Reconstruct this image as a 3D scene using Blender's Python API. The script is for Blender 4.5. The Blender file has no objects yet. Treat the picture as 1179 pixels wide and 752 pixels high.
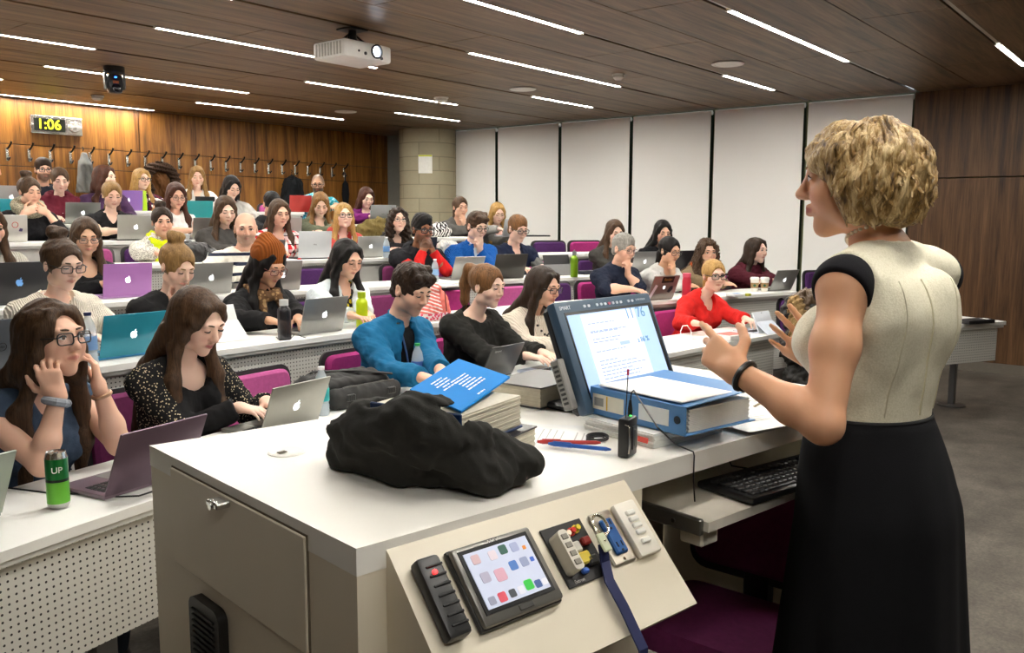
import bpy, bmesh, math, random
import numpy as np
from mathutils import Vector, Matrix, Euler
random.seed(7)
SC = bpy.context.scene
COL = SC.collection
PI = math.pi
# ------------------------------------------------------------------ camera model (photo 1179 x 752)
CX, CY = 589.5, 376.0
CAMH = 1.55
_a = np.array((1400, 255.)) - (CX, CY); _b = np.array((-647, 247.)) - (CX, CY)
FOC = math.sqrt(-float(_a @ _b))
_X = np.array([_a[0], _a[1], FOC]); _X /= np.linalg.norm(_X)
_Y = np.array([_b[0], _b[1], FOC]); _Y /= np.linalg.norm(_Y)
_Z = np.cross(_X, _Y)
if _Z[1] > 0: _Z = -_Z
RC = np.stack([_X, _Y, _Z])            # world = RC @ camera(x right, y down, z forward)
def ray(px, py): return RC @ np.array([px - CX, py - CY, FOC])
def atz(px, py, z):
    d = ray(px, py); return Vector(d * ((z - CAMH) / d[2]) + np.array([0, 0, CAMH]))
def atX(px, py, x):
    d = ray(px, py); return Vector(d * (x / d[0]) + np.array([0, 0, CAMH]))
def atY(px, py, y):
    d = ray(px, py); return Vector(d * (y / d[1]) + np.array([0, 0, CAMH]))
def atd(px, py, dep):
    d = ray(px, py); return Vector(d / FOC * dep + np.array([0, 0, CAMH]))
def atplane(px, py, p0, n):
    d = Vector(ray(px, py)); o = Vector((0, 0, CAMH)); n = Vector(n)
    return o + d * ((Vector(p0) - o).dot(n) / d.dot(n))
cam = bpy.data.cameras.new('camera'); co = bpy.data.objects.new('camera', cam); COL.objects.link(co)
cam.sensor_width = 36; cam.lens = 36 * FOC / 1179; cam.clip_start = .05
_m = Matrix.Identity(4)
for i in range(3):
    _m[i][0] = RC[i][0]; _m[i][1] = -RC[i][1]; _m[i][2] = -RC[i][2]
_m[2][3] = CAMH
co.matrix_world = _m
SC.camera = co
# ------------------------------------------------------------------ materials
def lin(c):
    if isinstance(c, str):
        c = tuple(int(c[i:i + 2], 16) for i in (0, 2, 4))
    return tuple(((v / 255) / 12.92 if v / 255 <= .04045 else ((v / 255 + .055) / 1.055) ** 2.4) for v in c) + (1,)
_mats = {}
class NT:
    def __init__(s, name):
        s.m = bpy.data.materials.new(name); s.m.use_nodes = True
        s.t = s.m.node_tree; s.b = s.t.nodes['Principled BSDF']
    def n(s, typ, **kw):
        nd = s.t.nodes.new(typ)
        for k, v in kw.items():
            if k.startswith('i_'):
                key = k[2:]; key = int(key) if key.isdigit() else key
                s.lk(v, nd.inputs[key])
            else: setattr(nd, k, v)
        return nd
    def lk(s, v, sock):
        if isinstance(v, bpy.types.NodeSocket): s.t.links.new(v, sock)
        else: sock.default_value = v
    def co(s, kind='Object', scale=(1, 1, 1), rot=(0, 0, 0)):
        tc = s.n('ShaderNodeTexCoord')
        mp = s.n('ShaderNodeMapping'); s.t.links.new(tc.outputs[kind], mp.inputs[0])
        mp.inputs['Scale'].default_value = scale; mp.inputs['Rotation'].default_value = rot
        return mp.outputs[0]
    def noise(s, v, scale=5., det=3., rough=.5, dist=0.):
        n = s.n('ShaderNodeTexNoise'); s.lk(v, n.inputs['Vector'])
        n.inputs['Scale'].default_value = scale; n.inputs['Detail'].default_value = det
        n.inputs['Roughness'].default_value = rough; n.inputs['Distortion'].default_value = dist
        return n.outputs['Fac']
    def ramp(s, f, stops, const=False):
        r = s.n('ShaderNodeValToRGB'); s.lk(f, r.inputs[0]); e = r.color_ramp.elements
        if const: r.color_ramp.interpolation = 'CONSTANT'
        while len(e) < len(stops): e.new(.5)
        for el, (p, c) in zip(e, stops): el.position = p; el.color = lin(c)
        return r.outputs[0]
    def math(s, op, a, b=0., c=None):
        n = s.n('ShaderNodeMath', operation=op); s.lk(a, n.inputs[0]); s.lk(b, n.inputs[1])
        if c is not None: s.lk(c, n.inputs[2])
        return n.outputs[0]
    def mix(s, f, a, b, mode='MIX'):
        n = s.n('ShaderNodeMix', data_type='RGBA', blend_type=mode)
        s.lk(f, n.inputs[0])
        for v, i in ((a, 6), (b, 7)):
            if isinstance(v, (str, tuple)) and not isinstance(v, bpy.types.NodeSocket): v = lin(v) if (isinstance(v, str) or len(v) == 3) else v
            s.lk(v, n.inputs[i])
        return n.outputs[2]
    def sep(s, v):
        n = s.n('ShaderNodeSeparateXYZ'); s.lk(v, n.inputs[0]); return n.outputs
    def bump(s, h, strength=.3, dist=.01):
        n = s.n('ShaderNodeBump'); s.lk(h, n.inputs['Height'])
        n.inputs['Strength'].default_value = strength; n.inputs['Distance'].default_value = dist
        s.t.links.new(n.outputs[0], s.b.inputs['Normal'])
    def fin(s, col=None, rough=.5, metal=0., spec=None):
        if col is not None:
            if isinstance(col, (str, tuple)) and not isinstance(col, bpy.types.NodeSocket): col = lin(col) if (isinstance(col, str) or len(col) == 3) else col
            s.lk(col, s.b.inputs['Base Color'])
        s.lk(rough, s.b.inputs['Roughness']); s.b.inputs['Metallic'].default_value = metal
        if spec is not None: s.b.inputs['Specular IOR Level'].default_value = spec
        return s.m
def P(col, rough=.5, metal=0., nz=.06, sc=30., bump=0., spec=None, emit=0., emc=None, alpha=None):
    """plain procedural material: colour with slight noise variation"""
    key = ('P', col, rough, metal, nz, sc, bump, spec, emit, emc, alpha)
    if key in _mats: return _mats[key]
    t = NT('surface_' + (col if isinstance(col, str) else '%02x%02x%02x' % tuple(col)))
    f = t.noise(t.co(), sc, 3)
    L = lin(col)
    a = tuple(max(0, v * (1 - nz * 1.6)) for v in L[:3]) + (1,); b = tuple(min(1, v * (1 + nz * 1.6)) for v in L[:3]) + (1,)
    c = t.mix(f, a, b)
    if bump: t.bump(f, bump, .004)
    m = t.fin(c, rough, metal, spec)
    if emit:
        t.b.inputs['Emission Color'].default_value = lin(emc or col); t.b.inputs['Emission Strength'].default_value = emit
    if alpha is not None: t.b.inputs['Alpha'].default_value = alpha
    _mats[key] = m
    return m
def cached(fn):
    def w(*a):
        k = (fn.__name__,) + a
        if k not in _mats: _mats[k] = fn(*a)
        return _mats[k]
    return w
@cached
def wood(dark, mid, light, axis, sc, rough):
    t = NT('veneer_wood')
    s = [9., 9., 9.]; s['xyz'.index(axis)] = .55
    v = t.co('Object', tuple(q * sc for q in s))
    f = t.noise(v, 1.6, 6, .62, .6)
    s2 = [60., 60., 60.]; s2['xyz'.index(axis)] = 1.6
    g = t.noise(t.co('Object', tuple(s2)), 2.4, 3, .6)
    f2 = t.math('ADD', t.math('MULTIPLY', f, .72), t.math('MULTIPLY', g, .28))
    c = t.ramp(f2, [(.34, dark), (.5, mid), (.66, light)])
    t.bump(g, .08, .002)
    return t.fin(c, rough, 0, .35)
@cached
def hairm(dark, light):
    t = NT('hair')
    f = t.noise(t.co('Object', (1, 1, .07)), 210, 3, .6, .3)
    f2 = t.noise(t.co('Object', (1, 1, .12)), 34, 2)
    ff = t.math('ADD', t.math('MULTIPLY', f, .65), t.math('MULTIPLY', f2, .35))
    c = t.ramp(ff, [(.30, dark), (.72, light)])
    t.bump(f, .4, .003)
    return t.fin(c, .5, 0, .22)
@cached
def skinm():
    t = NT('skin')
    a = t.n('ShaderNodeAttribute', attribute_name='Col').outputs['Color']
    f = t.noise(t.co(), 60, 3)
    c = t.mix(t.math('MULTIPLY', f, .16), a, (1., .82, .72, 1), 'MULTIPLY')
    t.b.inputs['Subsurface Weight'].default_value = .08
    t.b.inputs['Subsurface Radius'].default_value = (.012, .004, .002)
    t.b.inputs['Subsurface Scale'].default_value = .5
    return t.fin(c, .48, 0, .35)
@cached
def cloth(col, kind, col2):
    t = NT('fabric_' + kind)
    L = lin(col); a = tuple(v * .82 for v in L[:3]) + (1,); b = tuple(min(1, v * 1.14) for v in L[:3]) + (1,)
    c = t.mix(t.noise(t.co(), 26, 4), a, b)
    x, y, z = t.sep(t.co())[:3]
    if kind == 'stripe':
        w = t.math('FRACT', t.math('MULTIPLY', z, 14.5))
        c = t.mix(t.math('LESS_THAN', w, .34), c, col2)
    elif kind == 'plaid':
        u = t.math('LESS_THAN', t.math('FRACT', t.math('MULTIPLY', t.math('ADD', x, t.math('MULTIPLY', y, .6)), 13)), .45)
        v = t.math('LESS_THAN', t.math('FRACT', t.math('MULTIPLY', z, 13)), .45)
        c = t.mix(t.math('MULTIPLY', u, .8), c, col2)
        c = t.mix(t.math('MULTIPLY', v, .55), c, col2)
        w = t.math('MULTIPLY', u, v); c = t.mix(w, c, 'f2ece8')
        c = t.mix(t.math('LESS_THAN', t.math('FRACT', t.math('MULTIPLY', z, 13)), .1), c, '301418')
    elif kind in ('dots', 'speck', 'floral'):
        vo = t.n('ShaderNodeTexVoronoi'); s = {'dots': 95, 'speck': 120, 'floral': 34}[kind]
        t.lk(t.co(), vo.inputs['Vector']); vo.inputs['Scale'].default_value = s
        th = {'dots': .26, 'speck': .42, 'floral': .38}[kind]
        mk = t.math('LESS_THAN', vo.outputs['Distance'], th)
        if kind == 'dots':   # sequins on shoulders and sleeves only
            mk = t.math('MULTIPLY', mk, t.math('GREATER_THAN', t.math('ABSOLUTE', x), .118))
        c = t.mix(mk, c, col2)
    elif kind in ('knit', 'cable'):
        wv = t.n('ShaderNodeTexWave'); t.lk(t.co('Object', (1, 1, 1) if kind == 'knit' else (1, 1, .2)), wv.inputs['Vector'])
        wv.inputs['Scale'].default_value = 34 if kind == 'knit' else 22; wv.inputs['Distortion'].default_value = 3
        wv.bands_direction = 'X'
        t.bump(wv.outputs['Fac'], .7, .006)
        c = t.mix(t.math('MULTIPLY', wv.outputs['Fac'], .35), c, col2)
    elif kind == 'melange':
        c = t.mix(t.math('MULTIPLY', t.noise(t.co(), 300, 2), .7), c, col2)
    if kind not in ('knit', 'cable'):
        wv = t.noise(t.co('Object', (1, 1, 1)), 380, 2)
        t.bump(wv, .18, .003)
    return t.fin(c, .86, 0, .2)
# ------------------------------------------------------------------ mesh builder
class MB:
    def __init__(s): s.v = []; s.f = []; s.mi = []; s.uv = {}
    def add(s, vs, fs, mi=0, M=None):
        b = len(s.v)
        if M is not None: vs = [M @ Vector(v) for v in vs]
        s.v += [tuple(v) for v in vs]
        for q in fs: s.f.append(tuple(b + i for i in q)); s.mi.append(mi)
    def box(s, c, d, bev=0., mi=0, M=None, seg=1):
        bm = bmesh.new(); bmesh.ops.create_cube(bm, size=1)
        for v in bm.verts: v.co = Vector((v.co.x * d[0], v.co.y * d[1], v.co.z * d[2]))
        if bev > 0:
            bmesh.ops.bevel(bm, geom=list(bm.edges), offset=min(bev, min(d) * .49), segments=seg, profile=.5, affect='EDGES')
        bm.verts.index_update()
        s.add([v.co + Vector(c) for v in bm.verts], [[v.index for v in f.verts] for f in bm.faces], mi, M); bm.free()
    def tube(s, pts, r, n=8, mi=0, M=None, cap=True, flat=1.):
        pts = [Vector(p) for p in pts]; m = len(pts)
        rs = r if isinstance(r, (list, tuple)) else [r] * m
        vs = []; fs = []; up = None
        for i, p in enumerate(pts):
            t = (pts[min(i + 1, m - 1)] - pts[max(i - 1, 0)]).normalized()
            if up is None:
                up = t.orthogonal().normalized() if abs(t.z) > .99 else Vector((0, 0, 1))
            a = t.cross(up)
            a = a.normalized() if a.length > 1e-5 else t.orthogonal().normalized()
            b = a.cross(t).normalized(); up = b
            for k in range(n):
                q = 2 * PI * k / n; vs.append(p + a * math.cos(q) * rs[i] + b * math.sin(q) * rs[i] * flat)
        for i in range(m - 1):
            for k in range(n):
                k2 = (k + 1) % n; fs.append((i * n + k, i * n + k2, (i + 1) * n + k2, (i + 1) * n + k))
        if cap: fs.append(tuple(range(n))[::-1]); fs.append(tuple((m - 1) * n + k for k in range(n)))
        s.add(vs, fs, mi, M)
    def lathe(s, prof, n=20, mi=0, M=None, mis=None):
        vs = []; fs = []
        for r, z in prof:
            for k in range(n):
                q = 2 * PI * k / n; vs.append((max(r, 1e-5) * math.cos(q), max(r, 1e-5) * math.sin(q), z))
        for i in range(len(prof) - 1):
            g = []
            for k in range(n):
                k2 = (k + 1) % n; g.append((i * n + k, i * n + k2, (i + 1) * n + k2, (i + 1) * n + k))
            b0 = len(s.f); fs += g
        fs.append(tuple(range(n))[::-1]); fs.append(tuple((len(prof) - 1) * n + k for k in range(n)))
        b0 = len(s.f)
        s.add(vs, fs, mi, M)
        if mis:
            for i, m_ in enumerate(mis):
                for k in range(n): s.mi[b0 + i * n + k] = m_
    def prism(s, poly, z0, z1, mi=0, M=None):
        n = len(poly)
        ar = sum(poly[i][0] * poly[(i + 1) % n][1] - poly[(i + 1) % n][0] * poly[i][1] for i in range(n))
        if ar < 0: poly = poly[::-1]
        vs = [(p[0], p[1], z0) for p in poly] + [(p[0], p[1], z1) for p in poly]
        fs = [tuple(range(n))[::-1], tuple(range(n, 2 * n))] + [(i, (i + 1) % n, n + (i + 1) % n, n + i) for i in range(n)]
        s.add(vs, fs, mi, M)
    def grid(s, fn, nu, nv, mi=0, M=None):
        vs = [fn(i / nu, j / nv) for i in range(nu + 1) for j in range(nv + 1)]
        fs = [(i * (nv + 1) + j, (i + 1) * (nv + 1) + j, (i + 1) * (nv + 1) + j + 1, i * (nv + 1) + j + 1) for i in range(nu) for j in range(nv)]
        s.add(vs, fs, mi, M)
def props(o, label=None, cat=None, group=None, kind=None):
    if label: o['label'] = label
    if cat: o['category'] = cat
    if group: o['group'] = group
    if kind: o['kind'] = kind
    return o
def mkobj(name, me, parent=None, loc=(0, 0, 0), rot=(0, 0, 0), scale=1.):
    o = bpy.data.objects.new(name, me); COL.objects.link(o)
    if parent is not None: o.parent = parent
    o.location = loc; o.rotation_euler = rot; o.scale = (scale,) * 3
    return o
def mesh(name, mb, mats, smooth=True, ang=35):
    me = bpy.data.meshes.new(name); me.from_pydata(mb.v, [], mb.f)
    for m in (mats if isinstance(mats, (list, tuple)) else [mats]): me.materials.append(m)
    me.polygons.foreach_set('material_index', mb.mi)
    if smooth:
        me.polygons.foreach_set('use_smooth', [True] * len(me.polygons)); me.set_sharp_from_angle(angle=math.radians(ang))
    me.update()
    return me
def obj(name, mb, mats, parent=None, loc=(0, 0, 0), rot=(0, 0, 0), label=None, cat=None, group=None, kind=None, smooth=True, ang=35):
    o = mkobj(name, mesh(name, mb, mats, smooth, ang), parent, loc, rot)
    return props(o, label, cat, group, kind)
def thing(name, label, cat, loc=(0, 0, 0), rz=0., group=None, rot=None):
    o = bpy.data.objects.new(name, None); COL.objects.link(o); o.empty_display_size = .1
    o.location = loc; o.rotation_euler = rot if rot else (0, 0, rz)
    return props(o, label, cat, group)
def dup(root, loc, rz=0., label=None, group=None):
    r = root.copy(); COL.objects.link(r); r.location = loc; r.rotation_euler = (0, 0, rz)
    props(r, label, None, group)
    for ch in root.children:
        c = ch.copy(); COL.objects.link(c); c.parent = r
        for g in ch.children:
            d = g.copy(); COL.objects.link(d); d.parent = c
    return r
def text(name, body, size, mat_, parent, M, ext=.0004, align='CENTER', label=None):
    cu = bpy.data.curves.new(name, 'FONT'); cu.body = body; cu.size = size; cu.extrude = ext; cu.align_x = align; cu.align_y = 'CENTER'
    o = bpy.data.objects.new(name, cu); COL.objects.link(o)
    dg = bpy.context.evaluated_depsgraph_get()
    me = bpy.data.meshes.new_from_object(o.evaluated_get(dg)); me.name = name
    bpy.data.objects.remove(o); bpy.data.curves.remove(cu)
    me.materials.clear(); me.materials.append(mat_)
    q = mkobj(name, me, parent); q.matrix_local = M
    if label: q['label'] = label
    return q
def fr(o, x, y, z=None):
    """4x4 frame from origin and x, y axes"""
    x = Vector(x).normalized(); z = Vector(x).cross(Vector(y)).normalized() if z is None else Vector(z).normalized(); y = z.cross(x)
    M = Matrix.Identity(4)
    for i in range(3): M[i][0] = x[i]; M[i][1] = y[i]; M[i][2] = z[i]; M[i][3] = o[i]
    return M
# ------------------------------------------------------------------ implicit surfaces
class Fld:
    def __init__(s, lo, hi, h):
        s.lo = np.array(lo, float); s.h = h
        s.n = np.ceil((np.array(hi) - s.lo) / h).astype(int) + 1
        s.D = np.full(s.n, 1.0, np.float32)
        s.ax = [(s.lo[i] + h * np.arange(s.n[i])).astype(np.float32) for i in range(3)]
    def win(s, lo, hi):
        a = np.clip(np.floor((np.asarray(lo) - s.lo) / s.h).astype(int), 0, s.n - 1)
        b = np.clip(np.ceil((np.asarray(hi) - s.lo) / s.h).astype(int) + 1, 1, s.n)
        sl = tuple(slice(a[i], max(b[i], a[i] + 1)) for i in range(3))
        return sl, s.ax[0][sl[0]][:, None, None], s.ax[1][sl[1]][None, :, None], s.ax[2][sl[2]][None, None, :]
    def _op(s, sl, d, k, cut):
        A = s.D[sl]
        if cut:
            hh = np.maximum(k - np.abs(A + d), 0) / k; s.D[sl] = np.maximum(A, -d) + hh * hh * k * .25
        else:
            hh = np.maximum(k - np.abs(A - d), 0) / k; s.D[sl] = np.minimum(A, d) - hh * hh * k * .25
    def cone(s, a, b, ra, rb, k=.02, cut=False, flat=False):
        a = np.asarray(a, float); b = np.asarray(b, float); m = max(ra, rb) + k + 3 * s.h
        sl, X, Y, Z = s.win(np.minimum(a, b) - m, np.maximum(a, b) + m)
        ba = b - a; L2 = float(ba @ ba) + 1e-12
        px, py, pz = X - a[0], Y - a[1], Z - a[2]
        tt = (px * ba[0] + py * ba[1] + pz * ba[2]) / L2; t = np.clip(tt, 0, 1)
        d = np.sqrt((px - t * ba[0]) ** 2 + (py - t * ba[1]) ** 2 + (pz - t * ba[2]) ** 2) - (ra + (rb - ra) * t)
        if flat: d = np.maximum(d, (tt - 1) * math.sqrt(L2))
        s._op(sl, d, k, cut)
    def ell(s, c, r, R=None, k=.02, cut=False):
        c = np.asarray(c, float); r = np.asarray(r, float); m = r.max() + k + 3 * s.h
        if R is None:
            e = r + k + 3 * s.h
        else:
            R = np.asarray(R, float); e = np.sqrt(((R * r) ** 2).sum(1)) + k + 3 * s.h
        sl, X, Y, Z = s.win(c - e, c + e)
        p = [X - c[0], Y - c[1], Z - c[2]]
        if R is not None: p = [p[0] * R[0, i] + p[1] * R[1, i] + p[2] * R[2, i] for i in range(3)]
        k0 = np.sqrt(sum((p[i] / r[i]) ** 2 for i in range(3))); k1 = np.sqrt(sum((p[i] / r[i] ** 2) ** 2 for i in range(3))) + 1e-6
        s._op(sl, (k0 * (k0 - 1) / k1).astype(np.float32), k, cut)
    def boxcut(s, M, half, k=.006):
        Mi = np.array(M.inverted()); c = np.array(M.translation); R_ = float(np.linalg.norm(half)) + k
        sl, X, Y, Z = s.win(c - R_, c + R_)
        q = [np.abs(Mi[i, 0] * X + Mi[i, 1] * Y + Mi[i, 2] * Z + Mi[i, 3]) - half[i] for i in range(3)]
        s._op(sl, np.maximum(np.maximum(q[0], q[1]), q[2]).astype(np.float32), k, True)
    def chain(s, pts, rs, k=.02, cut=False):
        for i in range(len(pts) - 1): s.cone(pts[i], pts[i + 1], rs[i], rs[i + 1], k, cut)
    def halfspace(s, p, n, k=.004):
        """remove everything on the +n side of the plane"""
        sl, X, Y, Z = s.win(s.lo, s.lo + s.h * s.n)
        d = (X - p[0]) * n[0] + (Y - p[1]) * n[1] + (Z - p[2]) * n[2]
        s._op(sl, -d.astype(np.float32), k, True)
    def disp(s, amp, wl, seed=0, dirs=None):
        idx = np.nonzero(np.abs(s.D) < .03)
        x, y, z = (s.ax[i][idx[i]] for i in range(3))
        rg = np.random.RandomState(seed); n = 0
        for o in range(3):
            w = 2 * PI / (wl / (1.7 ** o)); q = rg.normal(size=(3, 3)); q /= np.linalg.norm(q, axis=1)[:, None]
            if dirs is not None: q = q * np.asarray(dirs); q /= np.linalg.norm(q, axis=1)[:, None]
            ph = rg.uniform(0, 6.28, 3)
            wx = [np.sin(w * (q[i][0] * x + q[i][1] * y + q[i][2] * z) + ph[i]) for i in range(3)]
            n = n + (wx[0] + np.sin(w * .8 * x + 1.6 * wx[1] + ph[0]) * wx[2]) * (.55 ** o)
        s.D[idx] += (amp * n * .6).astype(np.float32)
    def tri(s):
        D = s.D; S = D < 0
        S[0] = S[-1] = False; S[:, 0] = S[:, -1] = False; S[:, :, 0] = S[:, :, -1] = False
        D = np.where((D < 0) & ~S, 1e-4, D)
        c = S[:-1, :-1, :-1].astype(np.int8)
        cnt = np.zeros(c.shape, np.int8)
        for i in (0, 1):
            for j in (0, 1):
                for k in (0, 1): cnt += S[i:S.shape[0] - 1 + i, j:S.shape[1] - 1 + j, k:S.shape[2] - 1 + k]
        act = (cnt > 0) & (cnt < 8)
        ijk = np.argwhere(act); N = len(ijk)
        idm = np.full(c.shape, -1, np.int32); idm[act] = np.arange(N)
        cor = {}
        for i in (0, 1):
            for j in (0, 1):
                for k in (0, 1): cor[i, j, k] = D[ijk[:, 0] + i, ijk[:, 1] + j, ijk[:, 2] + k]
        acc = np.zeros((N, 3)); w = np.zeros(N)
        for axis in range(3):
            o = [q for q in range(3) if q != axis]
            for u in (0, 1):
                for v in (0, 1):
                    a = [0, 0, 0]; a[o[0]] = u; a[o[1]] = v; b = list(a); b[axis] = 1
                    da, db = cor[tuple(a)], cor[tuple(b)]
                    mk = (da < 0) != (db < 0)
                    t = np.where(mk, da / np.where(mk, da - db, 1), 0)
                    p = np.tile(np.array(a, float), (N, 1)); p[:, axis] = t
                    acc[mk] += p[mk]; w[mk] += 1
        V = s.lo + s.h * (ijk + acc / w[:, None])
        F = []
        for axis in range(3):
            sa = [slice(None)] * 3; sb = [slice(None)] * 3; sa[axis] = slice(0, -1); sb[axis] = slice(1, None)
            A = S[tuple(sa)]; B = S[tuple(sb)]; ch = np.argwhere(A != B)
            if not len(ch): continue
            ins = A[tuple(ch.T)]
            o = [(axis + 1) % 3, (axis + 2) % 3]
            q = []
            for du, dv in ((0, 0), (1, 0), (1, 1), (0, 1)):
                e = ch.copy(); e[:, o[0]] -= du; e[:, o[1]] -= dv; q.append(idm[e[:, 0], e[:, 1], e[:, 2]])
            q = np.stack(q, 1); q[~ins] = q[~ins][:, ::-1]
            F.append(q[:, ::-1])
        F = np.concatenate(F); F = F[(F >= 0).all(1)]
        return V, F
def fmesh(name, V, F, mats, col=None):
    me = bpy.data.meshes.new(name)
    me.vertices.add(len(V)); me.vertices.foreach_set('co', np.asarray(V, np.float32).ravel())
    me.loops.add(F.size); me.loops.foreach_set('vertex_index', F.astype(np.int32).ravel())
    me.polygons.add(len(F)); me.polygons.foreach_set('loop_start', np.arange(0, F.size, 4, dtype=np.int32))
    me.polygons.foreach_set('loop_total', np.full(len(F), 4, np.int32))
    me.update(calc_edges=True); me.validate()
    me.polygons.foreach_set('use_smooth', np.ones(len(me.polygons), bool))
    for m in (mats if isinstance(mats, (list, tuple)) else [mats]): me.materials.append(m)
    if col is not None:
        at = me.attributes.new('Col', 'FLOAT_COLOR', 'POINT'); at.data.foreach_set('color', np.asarray(col, np.float32).ravel())
    return me
def biggest(V, F):
    """keep the largest connected piece only"""
    n = len(V); lab = np.arange(n)
    for _ in range(400):
        l2 = lab.copy()
        m = lab[F].min(1)
        for k in range(4): np.minimum.at(l2, F[:, k], m)
        l2 = l2[l2]
        if (l2 == lab).all(): break
        lab = l2
    u, c = np.unique(lab, return_counts=True); keep = lab == u[c.argmax()]
    ix = np.cumsum(keep) - 1
    return V[keep], ix[F[keep[F].all(1)]]
# ================================================================== ROOM
XW, YB, ZC = 9.89, 10.65, 2.883
XL, YF = -3.0, -3.4
GP = 1.135                                   # ceiling grid pitch
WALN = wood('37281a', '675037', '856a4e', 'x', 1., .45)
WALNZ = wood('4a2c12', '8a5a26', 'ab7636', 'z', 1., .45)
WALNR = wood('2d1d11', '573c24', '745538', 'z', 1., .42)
WHITE = P('f4f2ea', .42, 0, .02, 8)
mb = MB(); mb.box(((XL + XW) / 2, (YF + YB) / 2, -.05), (XW - XL, YB - YF, .1))
@cached
def floorm():
    t = NT('grey_linoleum')
    f = t.noise(t.co('Object', (1, 1, 1)), 3.2, 6, .65); g = t.noise(t.co(), 60, 4, .7)
    c = t.ramp(t.math('ADD', t.math('MULTIPLY', f, .6), t.math('MULTIPLY', g, .4)), [(.36, '3d3831'), (.5, '565048'), (.66, '716a60')])
    t.bump(g, .15, .003)
    return t.fin(c, .55, 0, .3)
obj('floor', mb, floorm(), kind='structure', label='dark grey mottled floor')
# ---- tiers
ROWQ = {1: None, 2: (-.037, .215, 3.478), 3: (-.0346, .104, 5.193), 4: (-.036, .104, 6.36), 5: (-.036, .104, 7.42), 6: (-.036, .104, 8.46), 7: (-.036, .104, 9.46)}
ROWQ[1] = tuple(np.polyfit([.8, 1.23, 3.0, 4.69, 6.07], [2.27, 2.35, 2.56, 2.57, 2.39], 2))
ROWZ = {1: .73, 2: .90, 3: 1.03, 4: 1.19, 5: 1.345, 6: 1.48, 7: 1.62}
ROWX = {1: (-.7, 6.1), 2: (.5, 7.75), 3: (.9, 7.8), 4: (1.1, 8.0), 5: (1.3, 7.2), 6: (1.6, 6.6), 7: (1.8, 6.6)}
def rq(k, x): a, b, c = ROWQ[k]; return a * x * x + b * x + c
def rs(k, x): a, b, c = ROWQ[k]; return 2 * a * x + b
def fz(k): return ROWZ[k] - .73
def roff(k, x, o):
    """point at offset o behind the front edge of row k (measured along the row's normal)"""
    s = rs(k, x); n = math.hypot(s, 1); return x - s / n * o, rq(k, x) + o / n
def rdir(k, x):
    s = rs(k, x); n = math.hypot(s, 1); return Vector((s / n, -1 / n, 0))
CARP = P('5a5450', .9, 0, .12, 40)
for k in range(2, 8):
    mb = MB(); N = 40; xs = [XL + .02 + (XW - .04 - XL) * i / N for i in range(N + 1)]
    def fy(kk, x, o): return max(rq(kk, min(max(x, 0), 7.8)) + o, -9)
    top = [(x, fy(k, x, .05)) for x in xs]
    back = [(x, (fy(k + 1, x, .05) if k < 7 else YB - .001)) for x in xs]
    vs = [(x, y, fz(k)) for x, y in top] + [(x, y, fz(k)) for x, y in back] + [(x, y, 0.001) for x, y in top]
    M_ = N + 1
    fs = [(i, i + 1, M_ + i + 1, M_ + i) for i in range(N)] + [(2 * M_ + i, 2 * M_ + i + 1, i + 1, i) for i in range(N)]
    mb.add(vs, fs); obj('floor_tier', mb, CARP, kind='structure', label='carpeted step of the tiered floor')
# ---- ceiling: long veneer panels with open joints, light slots between them
mb = MB(); gap = .008
slots = [1.40 + GP * i for i in range(-4, 9)]
def lit(i):  # lit segments (x0, x1) of slot i, the tubes alternate
    j = i % 2
    return [(3.2, 5.38), (7.66, 8.85), (-1.2, 1.0)] if j else [(5.38, 7.66), (1.0, 3.2), (-3, -1.2)]
LIT = {}
for i, y in enumerate(slots): LIT[i] = [] if i < 2 else [(3.2, 5.38), (-1.2, 1.0)] if i == 2 else [(1.0, 3.2)] if i == 3 else lit(i)
# measured exceptions
ix = {round((y - 1.40) / GP): i for i, y in enumerate(slots)}
LIT[ix[0]] = [(7.62, 8.75), (3.2, 5.38)]
LIT[ix[1]] = [(5.34, 7.63), (1.0, 3.2)]
LIT[ix[2]] = [(3.1, 5.32), (7.66, 8.82)]
LIT[ix[3]] = [(5.38, 7.66), (1.0, 3.2)]
LIT[ix[4]] = [(3.32, 5.40), (7.68, 8.85)]
LIT[ix[5]] = [(1.2, 3.43), (5.5, 7.69)]
LIT[ix[6]] = [(3.52, 5.62), (7.77, 8.97)]
LIT[ix[7]] = [(1.3, 3.6), (5.68, 7.88)]
LIT[ix[8]] = [(3.6, 5.78), (1.2, 3.5)]
# a slot 44 mm wide runs along every grid line
yy = [YF] + slots + [YB]
for r in range(len(yy) - 1):
    y0 = yy[r] + (.022 if r else 0); y1 = yy[r + 1] - (.022 if r < len(yy) - 2 else 0)
    if y1 - y0 < .05: continue
    halves = [(y0, (y0 + y1) / 2 - gap / 2), ((y0 + y1) / 2 + gap / 2, y1)]
    for hx, (a, b) in enumerate(halves):
        x = XL + (0 if (r + hx) % 2 else 1.14) - 2.28
        while x < XW:
            xa, xb = max(x + gap / 2, XL), min(x + 2.28 - gap / 2, XW)
            if xb - xa > .05: mb.box(((xa + xb) / 2, (a + b) / 2, ZC + .01), (xb - xa, b - a, .02))
            x += 2.28
obj('ceiling', mb, WALN, kind='structure', smooth=False, label='walnut veneer panel ceiling')
mb = MB(); mb.box(((XL + XW) / 2, (YF + YB) / 2, ZC + .13), (XW - XL, YB - YF, .1))
obj('ceiling_deck', mb, P('1a1512', .9), kind='structure')
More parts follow.
